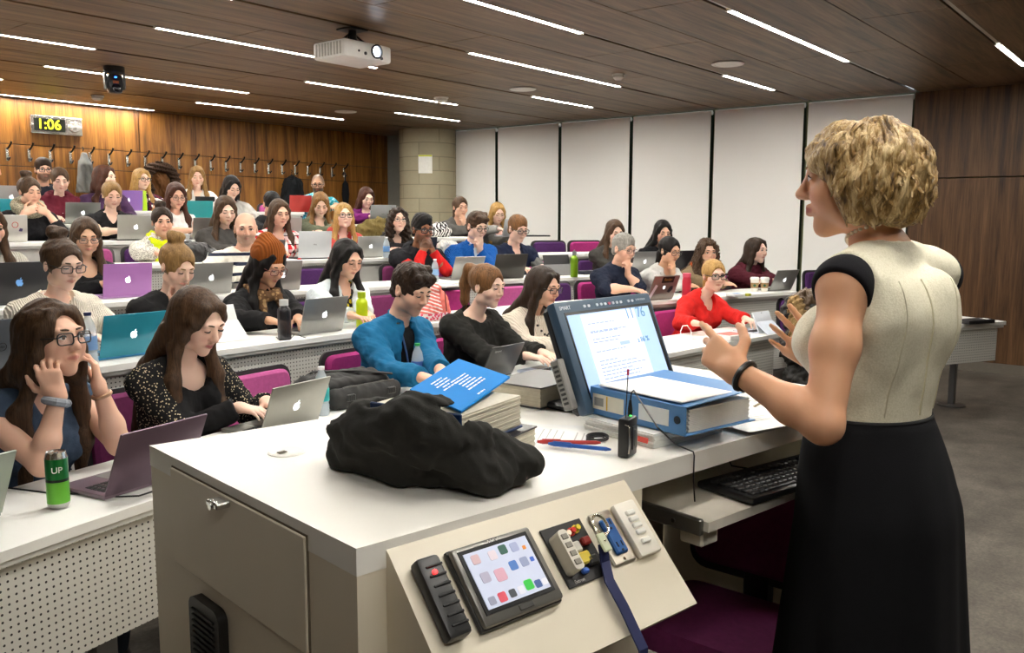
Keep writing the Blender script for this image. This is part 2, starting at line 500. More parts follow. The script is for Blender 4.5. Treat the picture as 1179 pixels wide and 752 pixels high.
# slot linings (pale metal profile seen where no tube burns)
mb = MB()
for i, y in enumerate(slots):
    mb.box(((XL + XW) / 2 - .5, y, ZC + .020), (XW - XL - 1.1, .030, .02))
obj('ceiling_trim', mb, P('c4c1b8', .35, .3), kind='structure', label='thin metal light track in the ceiling')
LAMP = NT('lamp_glow'); LAMP.b.inputs['Emission Color'].default_value = (1, .962, .89, 1); LAMP.b.inputs['Emission Strength'].default_value = 62
LAMP.fin('ffffff', .5); LAMP = LAMP.m
RAIL = P('d9d6cc', .3, .5)
ords = ['first', 'second', 'third', 'fourth', 'fifth', 'sixth', 'seventh', 'eighth', 'ninth', 'tenth', 'eleventh', 'twelfth', 'thirteenth']
seen = {}
for i in range(len(slots)):
    for (x0, x1) in sorted(LIT[i]):
        y = slots[i]; nrow = len(slots) - i
        if i < 4: lab = 'linear ceiling lamp behind the lecturer, track %s from the back wall, at x %s' % (ords[nrow - 1], 'right' if x0 > 4 else 'left')
        else:
            seg = sorted(LIT[i]).index((x0, x1))
            lab = 'glowing white linear ceiling lamp, %s track from the back wall, %s tube of that track' % (ords[nrow - 1], ['left', 'right', 'far right'][seg])
        t = thing('ceiling_light', lab, 'ceiling light', ((x0 + x1) / 2, y, ZC), group='linear lamps in the veneer ceiling')
        L = x1 - x0; m1 = MB(); m1.box((0, 0, .001), (L, .036, .010), .003); obj('diffuser', m1, LAMP, t)
        m2 = MB()
        for s in (-1, 1): m2.box((0, s * .025, .002), (L, .012, .014), .002)
        for s in (-1, 1): m2.box((s * L / 2, 0, .002), (.012, .06, .014), .002)
        obj('rim', m2, RAIL, t)
# ---- walls
def slab(name, a, b, m, label=None, bev=0):
    mb = MB(); a = Vector(a); b = Vector(b); d = b - a
    mb.box((a + b) / 2, [abs(q) for q in d], bev); return obj(name, mb, m, kind='structure', label=label)
WPAINT = P('c9c7bd', .8, 0, .03, 5)
slab('wall_back', (XL, YB + .02, 0), (XW + .2, YB + .14, ZC + .05), P('20140b', .8))
# back wall veneer: lower boards, hook rail band, upper boards, with fine shadow joints
ztop, zr1, zr0 = ZC, atY(0, 165, YB).z, atY(0, 190.4, YB).z
def boards(name, z0, z1, xoff, label, step=2.07):
    mb = MB(); x = XL + xoff - step
    while x < XW:
        xa, xb = max(x + .004, XL), min(x + step - .004, XW)
        if xb - xa > .05: mb.box(((xa + xb) / 2, YB + .008, (z0 + z1) / 2), (xb - xa, .03, z1 - z0 - .008), .002)
        x += step
    obj(name, mb, WALNZ, kind='structure', label=label)
jx = atY(161, 180, YB).x
boards('wall_back_upper', zr1, ztop, (jx - XL) % 2.6, 'upper walnut boards of the back wall', 2.6)
boards('wall_back_rail', zr0, zr1, (atY(62, 180, YB).x - XL) % 2.05, 'walnut band of the back wall carrying coat hooks', 2.05)
boards('wall_back_lower', 0, zr0, (jx - XL) % 2.6, 'lower walnut boards of the back wall', 2.6)
slab('wall_right', (XW + .12, YF, 0), (XW + .2, YB + .1, ZC + .05), P('54563f', .7))
slab('wall_left', (XL - .1, YF, 0), (XL, YB, ZC), P('6a5138', .8))
slab('wall_front', (XL, YF - .1, 0), (XW, YF, ZC), P('5a5148', .8))
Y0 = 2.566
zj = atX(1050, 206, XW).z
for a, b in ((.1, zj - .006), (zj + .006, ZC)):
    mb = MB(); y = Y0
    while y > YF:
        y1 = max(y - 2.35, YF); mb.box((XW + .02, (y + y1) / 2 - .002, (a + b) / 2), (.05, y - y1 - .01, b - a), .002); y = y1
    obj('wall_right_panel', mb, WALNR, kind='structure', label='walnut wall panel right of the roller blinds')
slab('baseboard_right', (XW - .012, YF, 0), (XW + .03, Y0, .1), P('9b9489', .3, .8))
slab('wall_right_low', (XW + .02, Y0, 0), (XW + .1, YB, .45), WPAINT)
slab('wall_right_corner', (XW, 9.47, 0), (XW + .1, YB, ZC), P('8f9088', .8))
# windows behind the blinds: glass and olive mullions seen through the slits
GL = P('3d4a3c', .15, 0, .1)
for i in range(6):
    y0 = Y0 + GP * 1.0101 * i; y1 = y0 + GP * 1.0101
    slab('window_%d' % (i + 1), (XW + .105, y0 + .05, .45), (XW + .115, y1 - .05, ZC), GL)
    if i: slab('window_%d_mullion' % (i + 1), (XW + .06, y0 - .016, .45), (XW + .118, y0 + .016, ZC), P('7d8258', .5, .2))
BL = NT('blind_fabric')
f = BL.noise(BL.co('Object', (1, 1, 1)), 400, 2)
BLc = BL.mix(f, 'f5f4ee', 'fbfaf6'); BL.bump(f, .08, .002); BL = BL.fin(BLc, .85, 0, .15)
blab = ['nearest the walnut panel behind the lecturer', 'second from the walnut panel', 'third from the walnut panel', 'fourth from the walnut panel, middle of the wall', 'fifth from the walnut panel', 'sixth from the walnut panel, beside the concrete column']
for i in range(6):
    y0 = Y0 + GP * 1.0101 * i + (.012 if i == 0 else .026); y1 = Y0 + GP * 1.0101 * (i + 1) - .026
    if i == 5: y1 += .02
    t = thing('roller_blind', 'lowered off-white roller blind, ' + blab[i], 'blind', (XW, (y0 + y1) / 2, .42), group='roller blinds on the right wall')
    W = y1 - y0; mb = MB()
    mb.grid(lambda u, v: (.004 * math.sin(v * 5) - .01, (u - .5) * W, .04 + v * (ZC - .42 - .06)), 2, 20)
    mb.grid(lambda u, v: (.004 * math.sin(v * 5) - .007, (.5 - u) * W, .04 + v * (ZC - .42 - .06)), 2, 20)
    obj('fabric', mb, BL, t)
    mb = MB(); mb.box((-.008, 0, .03), (.02, W, .035), .004); obj('bottom_bar', mb, P('d5d3ca', .4, .3), t)
    mb = MB(); mb.tube([(.02, -W / 2, ZC - .42 - .04), (.02, W / 2, ZC - .42 - .04)], .028, 12); obj('roller', mb, P('dddbd2', .5), t)
# ---- column
@cached
def concrete():
    t = NT('concrete_blocks'); u = t.n('ShaderNodeTexCoord').outputs['UV']
    b = t.n('ShaderNodeTexBrick'); t.lk(u, b.inputs['Vector'])
    b.inputs['Scale'].default_value = 1; b.inputs['Mortar Size'].default_value = .008; b.inputs['Brick Width'].default_value = .62; b.inputs['Row Height'].default_value = .205
    b.inputs['Mortar Smooth'].default_value = .4
    for nm, c in (('Color1', 'b0a78c'), ('Color2', 'a39a80'), ('Mortar', '7b745f')): b.inputs[nm].default_value = lin(c)
    n1 = t.noise(t.co(), 22, 6, .7); n2 = t.noise(t.co(), 3, 4)
    c = t.mix(t.math('MULTIPLY', n1, .55), b.outputs['Color'], '8f8871'); c = t.mix(t.math('MULTIPLY', n2, .25), c, 'cfc8b0')
    t.bump(t.math('SUBTRACT', n1, t.math('MULTIPLY', b.outputs['Fac'], 1.2)), .4, .01)
    return t.fin(c, .9, 0, .15)
ca = atX(460, 200, 9.2); d1 = Vector(ray(460, 200)); d2 = Vector(ray(525, 200))
CR = .43
# centre: on the bisector so that both tangents match
mid = (d1.xy.normalized() + d2.xy.normalized()).normalized(); half = math.acos(max(-1, min(1, d1.xy.normalized().dot(d2.xy.normalized())))) / 2
cdist = CR / math.sin(half); CC = mid * cdist
mb = MB(); nn = 48
vs = []; fs = []; uv = []
for j in range(2):
    for i in range(nn + 1):
        a = 2 * PI * i / nn; vs.append((CR * math.cos(a), CR * math.sin(a), j * ZC)); uv.append((CR * a, j * ZC))
fs = [(i, i + 1, nn + 1 + i + 1, nn + 1 + i) for i in range(nn)]
mb.add(vs, fs); me = mesh('column', mb, concrete())
ul = me.uv_layers.new(name='UVMap')
for lp in me.loops: ul.data[lp.index].uv = uv[lp.vertex_index]
props(mkobj('column', me, None, (CC.x, CC.y, 0)), 'round concrete block column at the back right corner', None, None, 'structure')
# notice on the column
a0 = Vector((-CC.x, -CC.y)).normalized(); pc = atd(490.5, 189.5, Vector((CC.x, CC.y, 0)).dot(Vector(RC[:, 2])) - CR * .93)
ang = math.atan2(pc.y - CC.y, pc.x - CC.x)
t = thing('paper_notice', 'white paper notice with yellow header taped to the concrete column', 'notice', (CC.x + (CR + .004) * math.cos(ang), CC.y + (CR + .004) * math.sin(ang), pc.z), ang - PI / 2)
def cyl_sheet(w, z0, z1, off): 
    m = MB(); m.grid(lambda u, v: ((u - .5) * w, math.sqrt((CR + .004 + off) ** 2 - ((u - .5) * w) ** 2) - CR - .004, z0 + (z1 - z0) * v), 8, 1)
    m.grid(lambda u, v: ((.5 - u) * w, math.sqrt((CR + .002 + off) ** 2 - ((u - .5) * w) ** 2) - CR - .004, z0 + (z1 - z0) * v), 8, 1); return m
obj('sheet', cyl_sheet(.205, -.135, .135, 0), P('f3f2ea', .7), t); obj('header', cyl_sheet(.2, .11, .133, .002), P('d8de4a', .7), t)
# ---- clock
c0 = atY(33, 131.5, YB - .02); c1 = atY(94, 157, YB - .02)
cw = abs(c1.x - c0.x); ch = abs(atY(33, 153, YB - .02).z - c0.z)
t = thing('wall_clock', 'digital wall clock with yellow 1:06 in a chrome case on walnut wall', 'clock', ((c0.x + c1.x) / 2, YB - .012, c0.z - ch / 2))
mb = MB(); mb.box((0, -.02, 0), (cw, .05, ch), .012, seg=2); obj('case', mb, P('c9c6bd', .2, .9), t)
mb = MB(); mb.box((-cw * .14, -.046, 0), (cw * .60, .006, ch * .68), .002); obj('display', mb, P('11130c', .3), t)
text('digits', '1:06', ch * .76, P('e6e616', .5, emit=1.6), t, fr((-cw * .16, -.052, 0), (1, 0, 0), (0, 0, 1)), label='yellow lit digits 1:06')
mb = MB(); mb.lathe([(0, .0), (ch * .30, .0), (ch * .33, .008), (ch * .30, .018), (ch * .18, .024), (0, .026)], 24, 0, fr((cw * .33, -.043, 0), (1, 0, 0), (0, 0, 1))); obj('speaker_grille', mb, P('e4e2da', .25, .8), t)
# ---- hooks
h0 = atY(7.5, 174, YB).x; h1 = atY(395, 199, YB).x; hz = (zr0 + zr1) / 2 + .02
HK = P('2b2622', .35, .8); HC = P('c9c5ba', .25, .9)
HX = [h0 + (h1 - h0) * i / 21 for i in range(22)]
ho = None
names = ['first', 'second', 'third', 'fourth', 'fifth', 'sixth', 'seventh', 'eighth', 'ninth', 'tenth', 'eleventh', 'twelfth', 'thirteenth', 'fourteenth', 'fifteenth', 'sixteenth', 'seventeenth', 'eighteenth', 'nineteenth', 'twentieth', 'twenty-first', 'twenty-second']
for i, x in enumerate(HX):
    lab = 'metal coat hook on the walnut back wall, %s from the left' % names[i]
    if i == 0:
        ho = thing('mounted_coat_hook', lab, 'coat hook', (x, YB - .012, hz), group='coat hooks on the back wall')
        mb = MB(); mb.box((0, -.008, -.015), (.032, .016, .15), .006); obj('plate', mb, HC, ho)
        mb = MB(); mb.tube([(0, -.01, .045), (.004, -.05, .06), (.014, -.085, .10), (.018, -.09, .125)], [.011, .011, .011, .013], 8); obj('prong', mb, HK, ho); mb = MB(); mb.tube([(0, -.012, -.05), (0, -.05, -.075), (0, -.075, -.05)], [.008, .008, .009], 8); obj('small_prong', mb, HK, ho)
    else: dup(ho, (x, YB - .012, hz), 0, lab)
# ---- things on the ceiling
def spk(px, py, lab):
    p = atz(px, py, ZC); mb = MB(); mb.lathe([(0, 0), (.13, 0), (.14, -.006), (.13, -.012), (.11, -.012), (.105, -.008), (0, -.008)][::-1], 28)
    props(mkobj('ceiling_speaker', mesh('ceiling_speaker', mb, P('e2dfd6', .5)), None, (p.x, p.y, ZC - .001)), lab, 'speaker', 'round ceiling speakers')
spk(838, 73, 'round white ceiling speaker above the blinds, nearest the lecturer'); spk(602, 102, 'round white ceiling speaker right of the projector'); spk(398, 128, 'round white ceiling speaker left of the concrete column')
def smoke(px, py, lab, r=.05):
    p = atz(px, py - 3, ZC); t = thing('smoke_detector', lab, 'smoke detector', (p.x, p.y, ZC), group='smoke detectors')
    mb = MB(); mb.lathe([(0, -.001), (r * 1.15, -.001), (r * 1.15, -.016), (0, -.016)][::-1], 20); obj('base', mb, P('dcd9d0', .5), t)
    mb = MB(); mb.lathe([(0, -.016), (r * .95, -.016), (r, -.035), (r * .6, -.055), (0, -.056)][::-1], 20); obj('head', mb, P('c8c5bc', .5), t)
smoke(712, 88, 'small white smoke detector beside the long lamp right of the projector'); smoke(508, 115, 'white smoke detector next to the lamp in front of the column', .07); smoke(112, 113, 'white smoke detector on the dark ceiling above the clock', .06)
# projector
p = atz(406, 62, ZC - .17)
t = thing('projector', 'white ceiling projector with lit lens on a black mount', 'projector', (p.x, p.y, ZC - .24), 0)
mb = MB(); mb.box((0, 0, .07), (.44, .34, .12), .02, seg=2); obj('body', mb, P('eae8e2', .35), t)
mb = MB()
for i in range(9): mb.box((-.2215, -.13 + i * .032, .07), (.006, .012, .085), .001)
obj('side_vent', mb, P('b9b5aa', .5), t)
mb = MB(); ML = fr((.07, -.172, .075), (1, 0, 0), (0, 0, 1))
mb.lathe([(.048, -.01), (.05, .012), (.044, .016), (.038, .012), (.036, -.004)], 24, 0, ML); ln = obj('lens_ring', mb, P('3a3a3c', .25, .6), t)
mb = MB(); mb.lathe([(0, .010), (.020, .006), (.036, -.003)][::-1], 24, 0, ML); obj('lens', mb, P('dfeaff', .1, emit=6, emc='e4efff'), ln)
mb = MB()
for x, z, r in ((-.03, .05, .012), (-.09, .06, .008), (.12, .035, .012)): mb.lathe([(0, .004), (r, .003), (r, -.002)][::-1], 12, 0, fr((x, -.171, z), (1, 0, 0), (0, 0, 1)))
obj('sensor', mb, P('2a2a2c', .3), t)
mb = MB(); mb.box((0, 0, .138), (.2, .16, .02), .004); mb.tube([(0, 0, .14), (0, 0, .236)], .03, 12); mb.box((0, 0, .234), (.16, .16, .012), .003)
for s in (-1, 1): mb.tube([(s * .09, .06, .13), (s * .03, 0, .2)], .008, 6); mb.tube([(s * .09, -.06, .13), (s * .03, 0, .2)], .008, 6)
obj('mount', mb, P('161412', .5), t)
# pan-tilt camera
p = atz(131, 77, ZC)
t = thing('mounted_camera', 'black pan-tilt camera hanging from the ceiling above the clock', 'camera', (p.x, p.y, ZC), -.3)
mb = MB(); mb.lathe([(0, 0), (.09, 0), (.09, -.05), (.07, -.06), (0, -.06)][::-1], 24); obj('base', mb, P('141312', .4), t)
for sx in (-1, 1): mb = MB(); mb.box((sx * .075, 0, -.12), (.02, .1, .16), .01); obj('yoke_arm', mb, P('6f7171', .4, .5), t)
mb = MB(); mb.box((0, 0, -.15), (.12, .13, .17), .03, seg=2); hd = obj('head', mb, P('17181a', .35), t)
mb = MB(); mb.lathe([(.0, .02), (.03, .018), (.036, .01), (.036, -.01)][::-1], 20, 0, fr((0, -.072, -.19), (1, 0, 0), (0, 0, 1))); obj('lens', mb, P('0b0b10', .08), hd)
mb = MB(); mb.box((.0, -.066, -.098), (.02, .006, .012), .002); obj('indicator', mb, P('2a5fe0', .4, emit=4), hd)
mb = MB(); mb.box((0, -.066, -.14), (.05, .004, .025), .002); obj('badge', mb, P('a85a2a', .4), hd)
# ================================================================== STUDENT DESKS
@cached
def perf():
    t = NT('perforated_panel'); u = t.n('ShaderNodeTexCoord').outputs['UV']
    x, y, z = t.sep(u)[:3]; S = 1 / .0205
    fx = t.math('SUBTRACT', t.math('FRACT', t.math('MULTIPLY', x, S)), .5); fy_ = t.math('SUBTRACT', t.math('FRACT', t.math('MULTIPLY', y, S)), .5)
    r = t.math('SQRT', t.math('ADD', t.math('MULTIPLY', fx, fx), t.math('MULTIPLY', fy_, fy_)))
    hole = t.math('LESS_THAN', r, .17)
    c = t.mix(hole, 'dcdad2', '2c2a28'); return t.fin(c, .45, .0, .4)
DTOP = P('f5f4ef', .38, 0, .015, 6); DEDGE = P('d4d3cd', .45, 0, .02, 10); STEEL = P('6f6f70', .35, .85)
ROWQ['w'] = (0, -.5, 5.28); ROWZ['w'] = .73
def sweep(k, x0, x1, sec, n=40, closed=True, uvz=False):
    """sweep a cross section [(offset behind front edge, z)] along row k; returns mesh builder and uvs"""
    mb = MB(); m = len(sec); arc = 0; uv = []; prev = None; vs = []
    for i in range(n + 1):
        x = x0 + (x1 - x0) * i / n; q = roff(k, x, sec[0][0])
        if prev: arc += math.hypot(q[0] - prev[0], q[1] - prev[1])
        prev = q
        for o, z in sec:
            a, b = roff(k, x, o); vs.append((a, b, z)); uv.append((arc, z))
    fs = []
    for i in range(n):
        for j in range(m if closed else m - 1):
            j2 = (j + 1) % m; fs.append((i * m + j, i * m + j2, (i + 1) * m + j2, (i + 1) * m + j))
    if closed: fs.append(tuple(range(m))[::-1]); fs.append(tuple(n * m + j for j in range(m)))
    mb.add(vs, fs); return mb, uv
def uvobj(name, mbuv, m, parent):
    mb, uv = mbuv; me = mesh(name, mb, m); ul = me.uv_layers.new(name='UVMap')
    for lp in me.loops: ul.data[lp.index].uv = uv[lp.vertex_index]
    return mkobj(name, me, parent)
DD = .47                                     # desk depth
dlab = {1: 'front white curved lecture desk with perforated panel, nearest the lectern', 2: 'second curved white lecture desk from the front', 3: 'third curved white lecture desk from the front', 4: 'fourth curved white lecture desk from the front',
        5: 'fifth curved white lecture desk from the front', 6: 'sixth curved white lecture desk, second from the back', 7: 'rearmost curved white lecture desk before the walnut back wall', 'w': 'short angled white desk at the far right of the front row, behind the lecturer'}
for k in (1, 2, 3, 4, 5, 6, 7, 'w'):
    x0, x1 = ROWX[k] if k != 'w' else (6.55, 8.02)
    z = ROWZ[k]; xm = (x0 + x1) / 2; f0 = 0 if k in (1, 'w') else fz(k)
    t = thing('lecture_desk', dlab[k], 'desk', (0, 0, 0), group='curved rows of lecture desks')
    m, _ = sweep(k, x0, x1, [(0, z - .002), (.004, z), (DD - .004, z), (DD, z - .002), (DD, z - .03), (.0, z - .03)]); obj('worktop', m, DTOP, t)
    m, _ = sweep(k, x0 + .01, x1 - .01, [(.012, z - .031), (.03, z - .031), (.03, z - .05), (.012, z - .05)]); obj('edge_rail', m, DEDGE, t)
    zb = {1: .34, 'w': .40}.get(k, f0 + .02)
    uvobj('modesty_panel', sweep(k, x0 + .03, x1 - .03, [(.05, z - .031), (.064, z - .031), (.064, zb), (.05, zb)]), perf() if k in (1, 2, 3, 4, 'w') else P('dddbd4', .5), t)
    nl = max(2, int((x1 - x0) / 1.4) + 1)
    for i in range(nl):
        x = x0 + .25 + (x1 - x0 - .5) * i / (nl - 1); a, b = roff(k, x, .24 if k == 'w' else .10)
        mb = MB(); mb.box((a, b, (f0 + z) / 2 - .016), (.07, .05, z - f0 - .034), .006); mb.lathe([(0, f0 + .004), (.11 if k == 'w' else .06, f0 + .004), (.11 if k == 'w' else .06, f0 + .012), (.04, f0 + .02), (0, f0 + .02)], 20, 0, Matrix.Translation((a, b, 0)))
        obj('leg', mb, STEEL, t)
# ================================================================== CHAIRS
SHELL = P('2f2d2e', .5, 0, .05); SHELLG = P('5d5b58', .5)
PADS = {'m': P('a82c74', .9, 0, .14, 60, .2), 'l': P('b5528c', .9, 0, .14, 60, .2), 'p': P('4a205c', .9, 0, .16, 60, .2), 'd': P('76285a', .9, 0, .14, 60, .2)}
def rrect(w, h, r, n=5):
    pts = []
    for cx, cy, a0 in ((w / 2 - r, h / 2 - r, 0), (-w / 2 + r, h / 2 - r, PI / 2), (-w / 2 + r, -h / 2 + r, PI), (w / 2 - r, -h / 2 + r, 1.5 * PI)):
        for i in range(n + 1): a = a0 + PI / 2 * i / n; pts.append((cx + r * math.cos(a), cy + r * math.sin(a)))
    return pts
_chair = {}
def cushion(mb, w, h, d, r, M):
    """puffed rounded-rectangle pad, outline in xy, thickness along z"""
    o = rrect(w, h, r); i1 = rrect(w - .03, h - .03, max(r - .012, .01)); n = len(o)
    L = [(p, 0) for p in o] + [(p, d * .55) for p in o] + [(p, d) for p in i1]
    vs = [(p[0], p[1], z) for p, z in L] + [(0, 0, d * 1.12)]
    fs = [tuple(range(n))[::-1]]
    for b in (0, n):
        for i in range(n): fs.append((b + i, b + (i + 1) % n, b + n + (i + 1) % n, b + n + i))
    for i in range(n): fs.append((2 * n + i, 2 * n + (i + 1) % n, 3 * n))
    mb.add(vs, fs, 0, M)
def chair_meshes():
    if _chair: return _chair
    mb = MB(); cushion(mb, .45, .40, .06, .06, Matrix.Translation((0, .03, .362))); _chair['seat'] = mb
    tilt = Matrix.Translation((0, -.275, .70)) @ Matrix.Rotation(math.radians(-90 + 10), 4, 'X') @ Matrix.Diagonal((1, 1, 1, 1))
    mb = MB(); cushion(mb, .41, .34, .035, .05, Matrix.Translation((0, -.200, .655)) @ Matrix.Rotation(math.radians(-85), 4, 'X')); _chair['backrest_pad'] = mb
    mb = MB(); cushion(mb, .46, .39, .03, .06, Matrix.Translation((0, -.203, .65)) @ Matrix.Rotation(math.radians(-85), 4, 'X') @ Matrix.Rotation(PI, 4, 'X')); mb.box((0, -.200, .42), (.09, .03, .15), .008); mb.box((0, -.10, .350), (.09, .22, .014), .004); _chair['backrest_shell'] = mb
    mb = MB(); mb.tube([(0, 0, .02), (0, 0, .355)], .03, 14); _chair['post'] = mb
    mb = MB(); mb.lathe([(0, .002), (.2, .002), (.2, .012), (.05, .03), (0, .03)], 24); _chair['base'] = mb
    return _chair
_cm = {}
def chair(label, loc, rz, pad='m', group='lecture hall chairs', shell=None):
    t = thing('lecture_chair', label, 'chair', loc, rz, group)
    for nm, mb in chair_meshes().items():
        m = PADS[pad] if nm in ('seat', 'backrest_pad') else (shell or SHELL if nm == 'backrest_shell' else STEEL)
        key = (nm, m.name)
        if key not in _cm: _cm[key] = mesh(nm, mb, m)
        mkobj(nm, _cm[key], t)
    return t
# ================================================================== LECTERN
ZT = 1.05
A = atz(410, 632, ZT); B = atz(172, 513, ZT); C = atz(771, 420, ZT); D = atz(1022, 457.5, ZT); J = atz(740, 538, ZT)
uL = (D - A).normalized(); vL = (B - A).normalized()
nF = Vector((uL.y, -uL.x, 0)).normalized()         # front face normal (towards the lecturer)
if nF.dot(-A) < 0: nF = -nF
nS = Vector((-vL.y, vL.x, 0)).normalized()
if nS.dot(-A) < 0: nS = -nS
CREAM_SHADED = P('e6dcc6', .45, 0, .02, 8); CTOP = P('f6f3ea', .36, 0, .015, 6)  # cabinet tan has the warm, dimmer light of the side faces painted in
J = A + uL * (J - A).dot(uL); Jb = J + (B - A)
lec = thing('lectern', 'large cream lectern desk with slanted control console and keyboard tray', 'lectern', (0, 0, 0))
mb = MB(); mb.prism([p.xy[:] for p in (A, D, C, B)], ZT - .045, ZT)
o = obj('worktop', mb, CTOP, lec)
mb = MB(); e = .0
Jx = J - vL * 0
mb.prism([p.xy[:] for p in (A + uL * .001 + vL * .001, J, Jb, B + uL * .001 - vL * .001)], .0, ZT - .045); obj('cabinet', mb, CREAM_SHADED, lec)
# far end panel and back panel of the table part
mb = MB(); mb.prism([p.xy[:] for p in (D - uL * .04 + vL * .05, D - uL * .005 + vL * .05, C - uL * .005 - vL * .01, C - uL * .04 - vL * .01)], 0, ZT - .046); obj('end_panel', mb, CREAM_SHADED, lec)
Bk = lambda s: Jb + (C - Jb) * s
mb = MB(); mb.prism([p.xy[:] for p in (Bk(0) - vL * .03, Bk(1) - uL * .05 - vL * .03, Bk(1) - uL * .05 - vL * .01, Bk(0) - vL * .01)], .1, ZT - .046); obj('back_panel', mb, P('8f897b', .6), lec)
def onS(px, py): return atplane(px, py, A, nS)
def onF(px, py): return atplane(px, py, A, nF)
# door on the left side face
q = [onS(*p) for p in ((200.5, 538.6), (355.4, 619), (355, 750), (202.7, 647))]
s0 = ((q[0] - A).dot(vL) + (q[3] - A).dot(vL)) / 2; s1 = ((q[1] - A).dot(vL) + (q[2] - A).dot(vL)) / 2
zt_, zb_ = (q[0].z + q[1].z) / 2, (q[3].z + q[2].z) / 2
MS = fr(A + vL * (s0 + s1) / 2 + Vector((0, 0, (zt_ + zb_) / 2 - ZT)), vL, (0, 0, 1), nS) if vL.cross(Vector((0, 0, 1))).dot(nS) > 0 else fr(A + vL * (s0 + s1) / 2 + Vector((0, 0, (zt_ + zb_) / 2 - ZT)), -vL, (0, 0, 1), nS)
dw, dh = abs(s1 - s0), zt_ - zb_
mb = MB(); mb.box((0, 0, .0005), (dw + .006, dh + .006, .003), 0); obj('door_gap', mb, P('6d6250', .7), lec)
mb = MB(); mb.box((0, 0, .003), (dw, dh, .006), .0015)
for o_ in lec.children:
    if o_.name.startswith('door_gap'): o_.matrix_local = MS
door = obj('door', mb, CREAM_SHADED, lec); door.matrix_local = MS
hp = MS.inverted() @ onS(263, 577)
mb = MB(); mb.box((hp.x, hp.y, .02), (.045, .012, .03), .003); mb.tube([(hp.x, hp.y - .002, .01), (hp.x, hp.y - .002, .038)], .007, 10); obj('latch', mb, P('d9d8d4', .2, .95), door)
# black vent
v0 = MS.inverted() @ onS(228, 690); v1 = MS.inverted() @ onS(264, 752); vx = abs(v1.x - v0.x)
mb = MB(); Mv = MS @ Matrix.Translation(((v0.x + v1.x) / 2, v0.y - .055, 0))
mb.prism(rrect(vx, .15, .025), 0, .02); vent = obj('vent', mb, P('1c1b1b', .4), lec); vent.matrix_local = Mv
mb = MB()
for i in range(9): mb.box((0, -.05 + i * .0125, .021), (vx * .72, .005, .006), .001)
obj('louvre', mb, P('0d0d0d', .5), vent)
# cable grommet in the top
g = atz(330, 521, ZT)
mb = MB(); mb.lathe([(.02, .001), (.036, .004), (.04, .002), (.04, -.001)][::-1], 28); gr = obj('grommet', mb, P('f2f0e8', .35), lec, (g.x, g.y, ZT))
mb = MB(); mb.box((-.012, 0, .0035), (.02, .012, .002), .0008); obj('grommet_slot', mb, P('4a3f2c', .6), gr)
# ---- slanted console
TL0 = atplane(447, 637, A + nF * .006, nF); TR0 = atplane(721, 556, A + nF * .006, nF)
zc = (TL0.z + TR0.z) / 2; TL = A + uL * (TL0 - A).dot(uL) + nF * .006; TR = A + uL * (TR0 - A).dot(uL) + nF * .006
TL.z = TR.z = zc
BR = atplane(779.6, 655.5, TR, uL)
sl = (BR - TR); Ls = sl.length; sd = sl.normalized(); nP = uL.cross(sd); nP = nP if nP.dot(nF) > 0 else -nP
print('console', 'zc', zc, 'slope', sd[:], 'len', Ls, 'tilt', math.degrees(math.acos(max(-1, min(1, -sd.z)))), 'width', (TR - TL).length)
Ls = max(Ls, .26)
csec = [(0, 0), (sd * Ls).to_tuple(), ]
con_w = (TR - TL).length
BRp = TR + sd * Ls
mb = MB()
def sec(base): 
    T_ = base; Bm = base + sd * Ls; Bb = Bm - nP * .02; return [T_, Bm, Bb, Vector((base.x, base.y, Bb.z - .05)) - nF * .006, base - nF * .006 + Vector((0, 0, .004))]
sa, sb = sec(TL), sec(TR)
mb.add(sa + sb, [(0, 1, 2, 3, 4), (9, 8, 7, 6, 5)] + [(i, 5 + i, 5 + (i + 1) % 5, (i + 1) % 5) for i in range(5)])
con = obj('console', mb, CREAM_SHADED, lec)
MC = fr(TL, uL, -sd, nP)                             # x along console, y up the slope, z out of the panel
def onC(px, py, h=0.): return MC.inverted() @ atplane(px, py, TL + nP * h, nP)
def z5(cx_, cy_): return (430 + cx_ / 3.275, 550 + cy_ / 3.275)   # coordinates of the close-up crop
def onq(pts, h=0):
    r = [onC(*z5(*p), h) for p in pts]; x0 = (r[0].x + r[3].x) / 2; x1 = (r[1].x + r[2].x) / 2; yt = (r[0].y + r[1].y) / 2; yb = (r[2].y + r[3].y) / 2
    return (x0 + x1) / 2, (yt + yb) / 2, abs(x1 - x0), abs(yt - yb)
# black intercom bar with red light
x, y, w_, h_ = onq([(140, 325), (225, 300), (360, 590), (272, 640)], .01)
bar = thing('microphone_bar', 'black ribbed bar with a red light on the left of the console', 'control bar'); bar.matrix_world = MC @ Matrix.Translation((x, y, .001))
mb = MB(); mb.box((0, 0, .014), (w_, h_, .028), .008, seg=2); obj('housing', mb, P('262626', .4), bar)
mb = MB()
for i in range(7): mb.box((.004, h_ * (.36 - i * .12), .029), (w_ * .7, .004, .003), .001)
obj('ribs', mb, P('121212', .6), bar)
mb = MB(); mb.lathe([(0, .003), (.004, .002), (.004, -.001)][::-1], 12); obj('indicator', mb, P('ff2020', .4, emit=3), bar, (0, h_ * .28, .029))
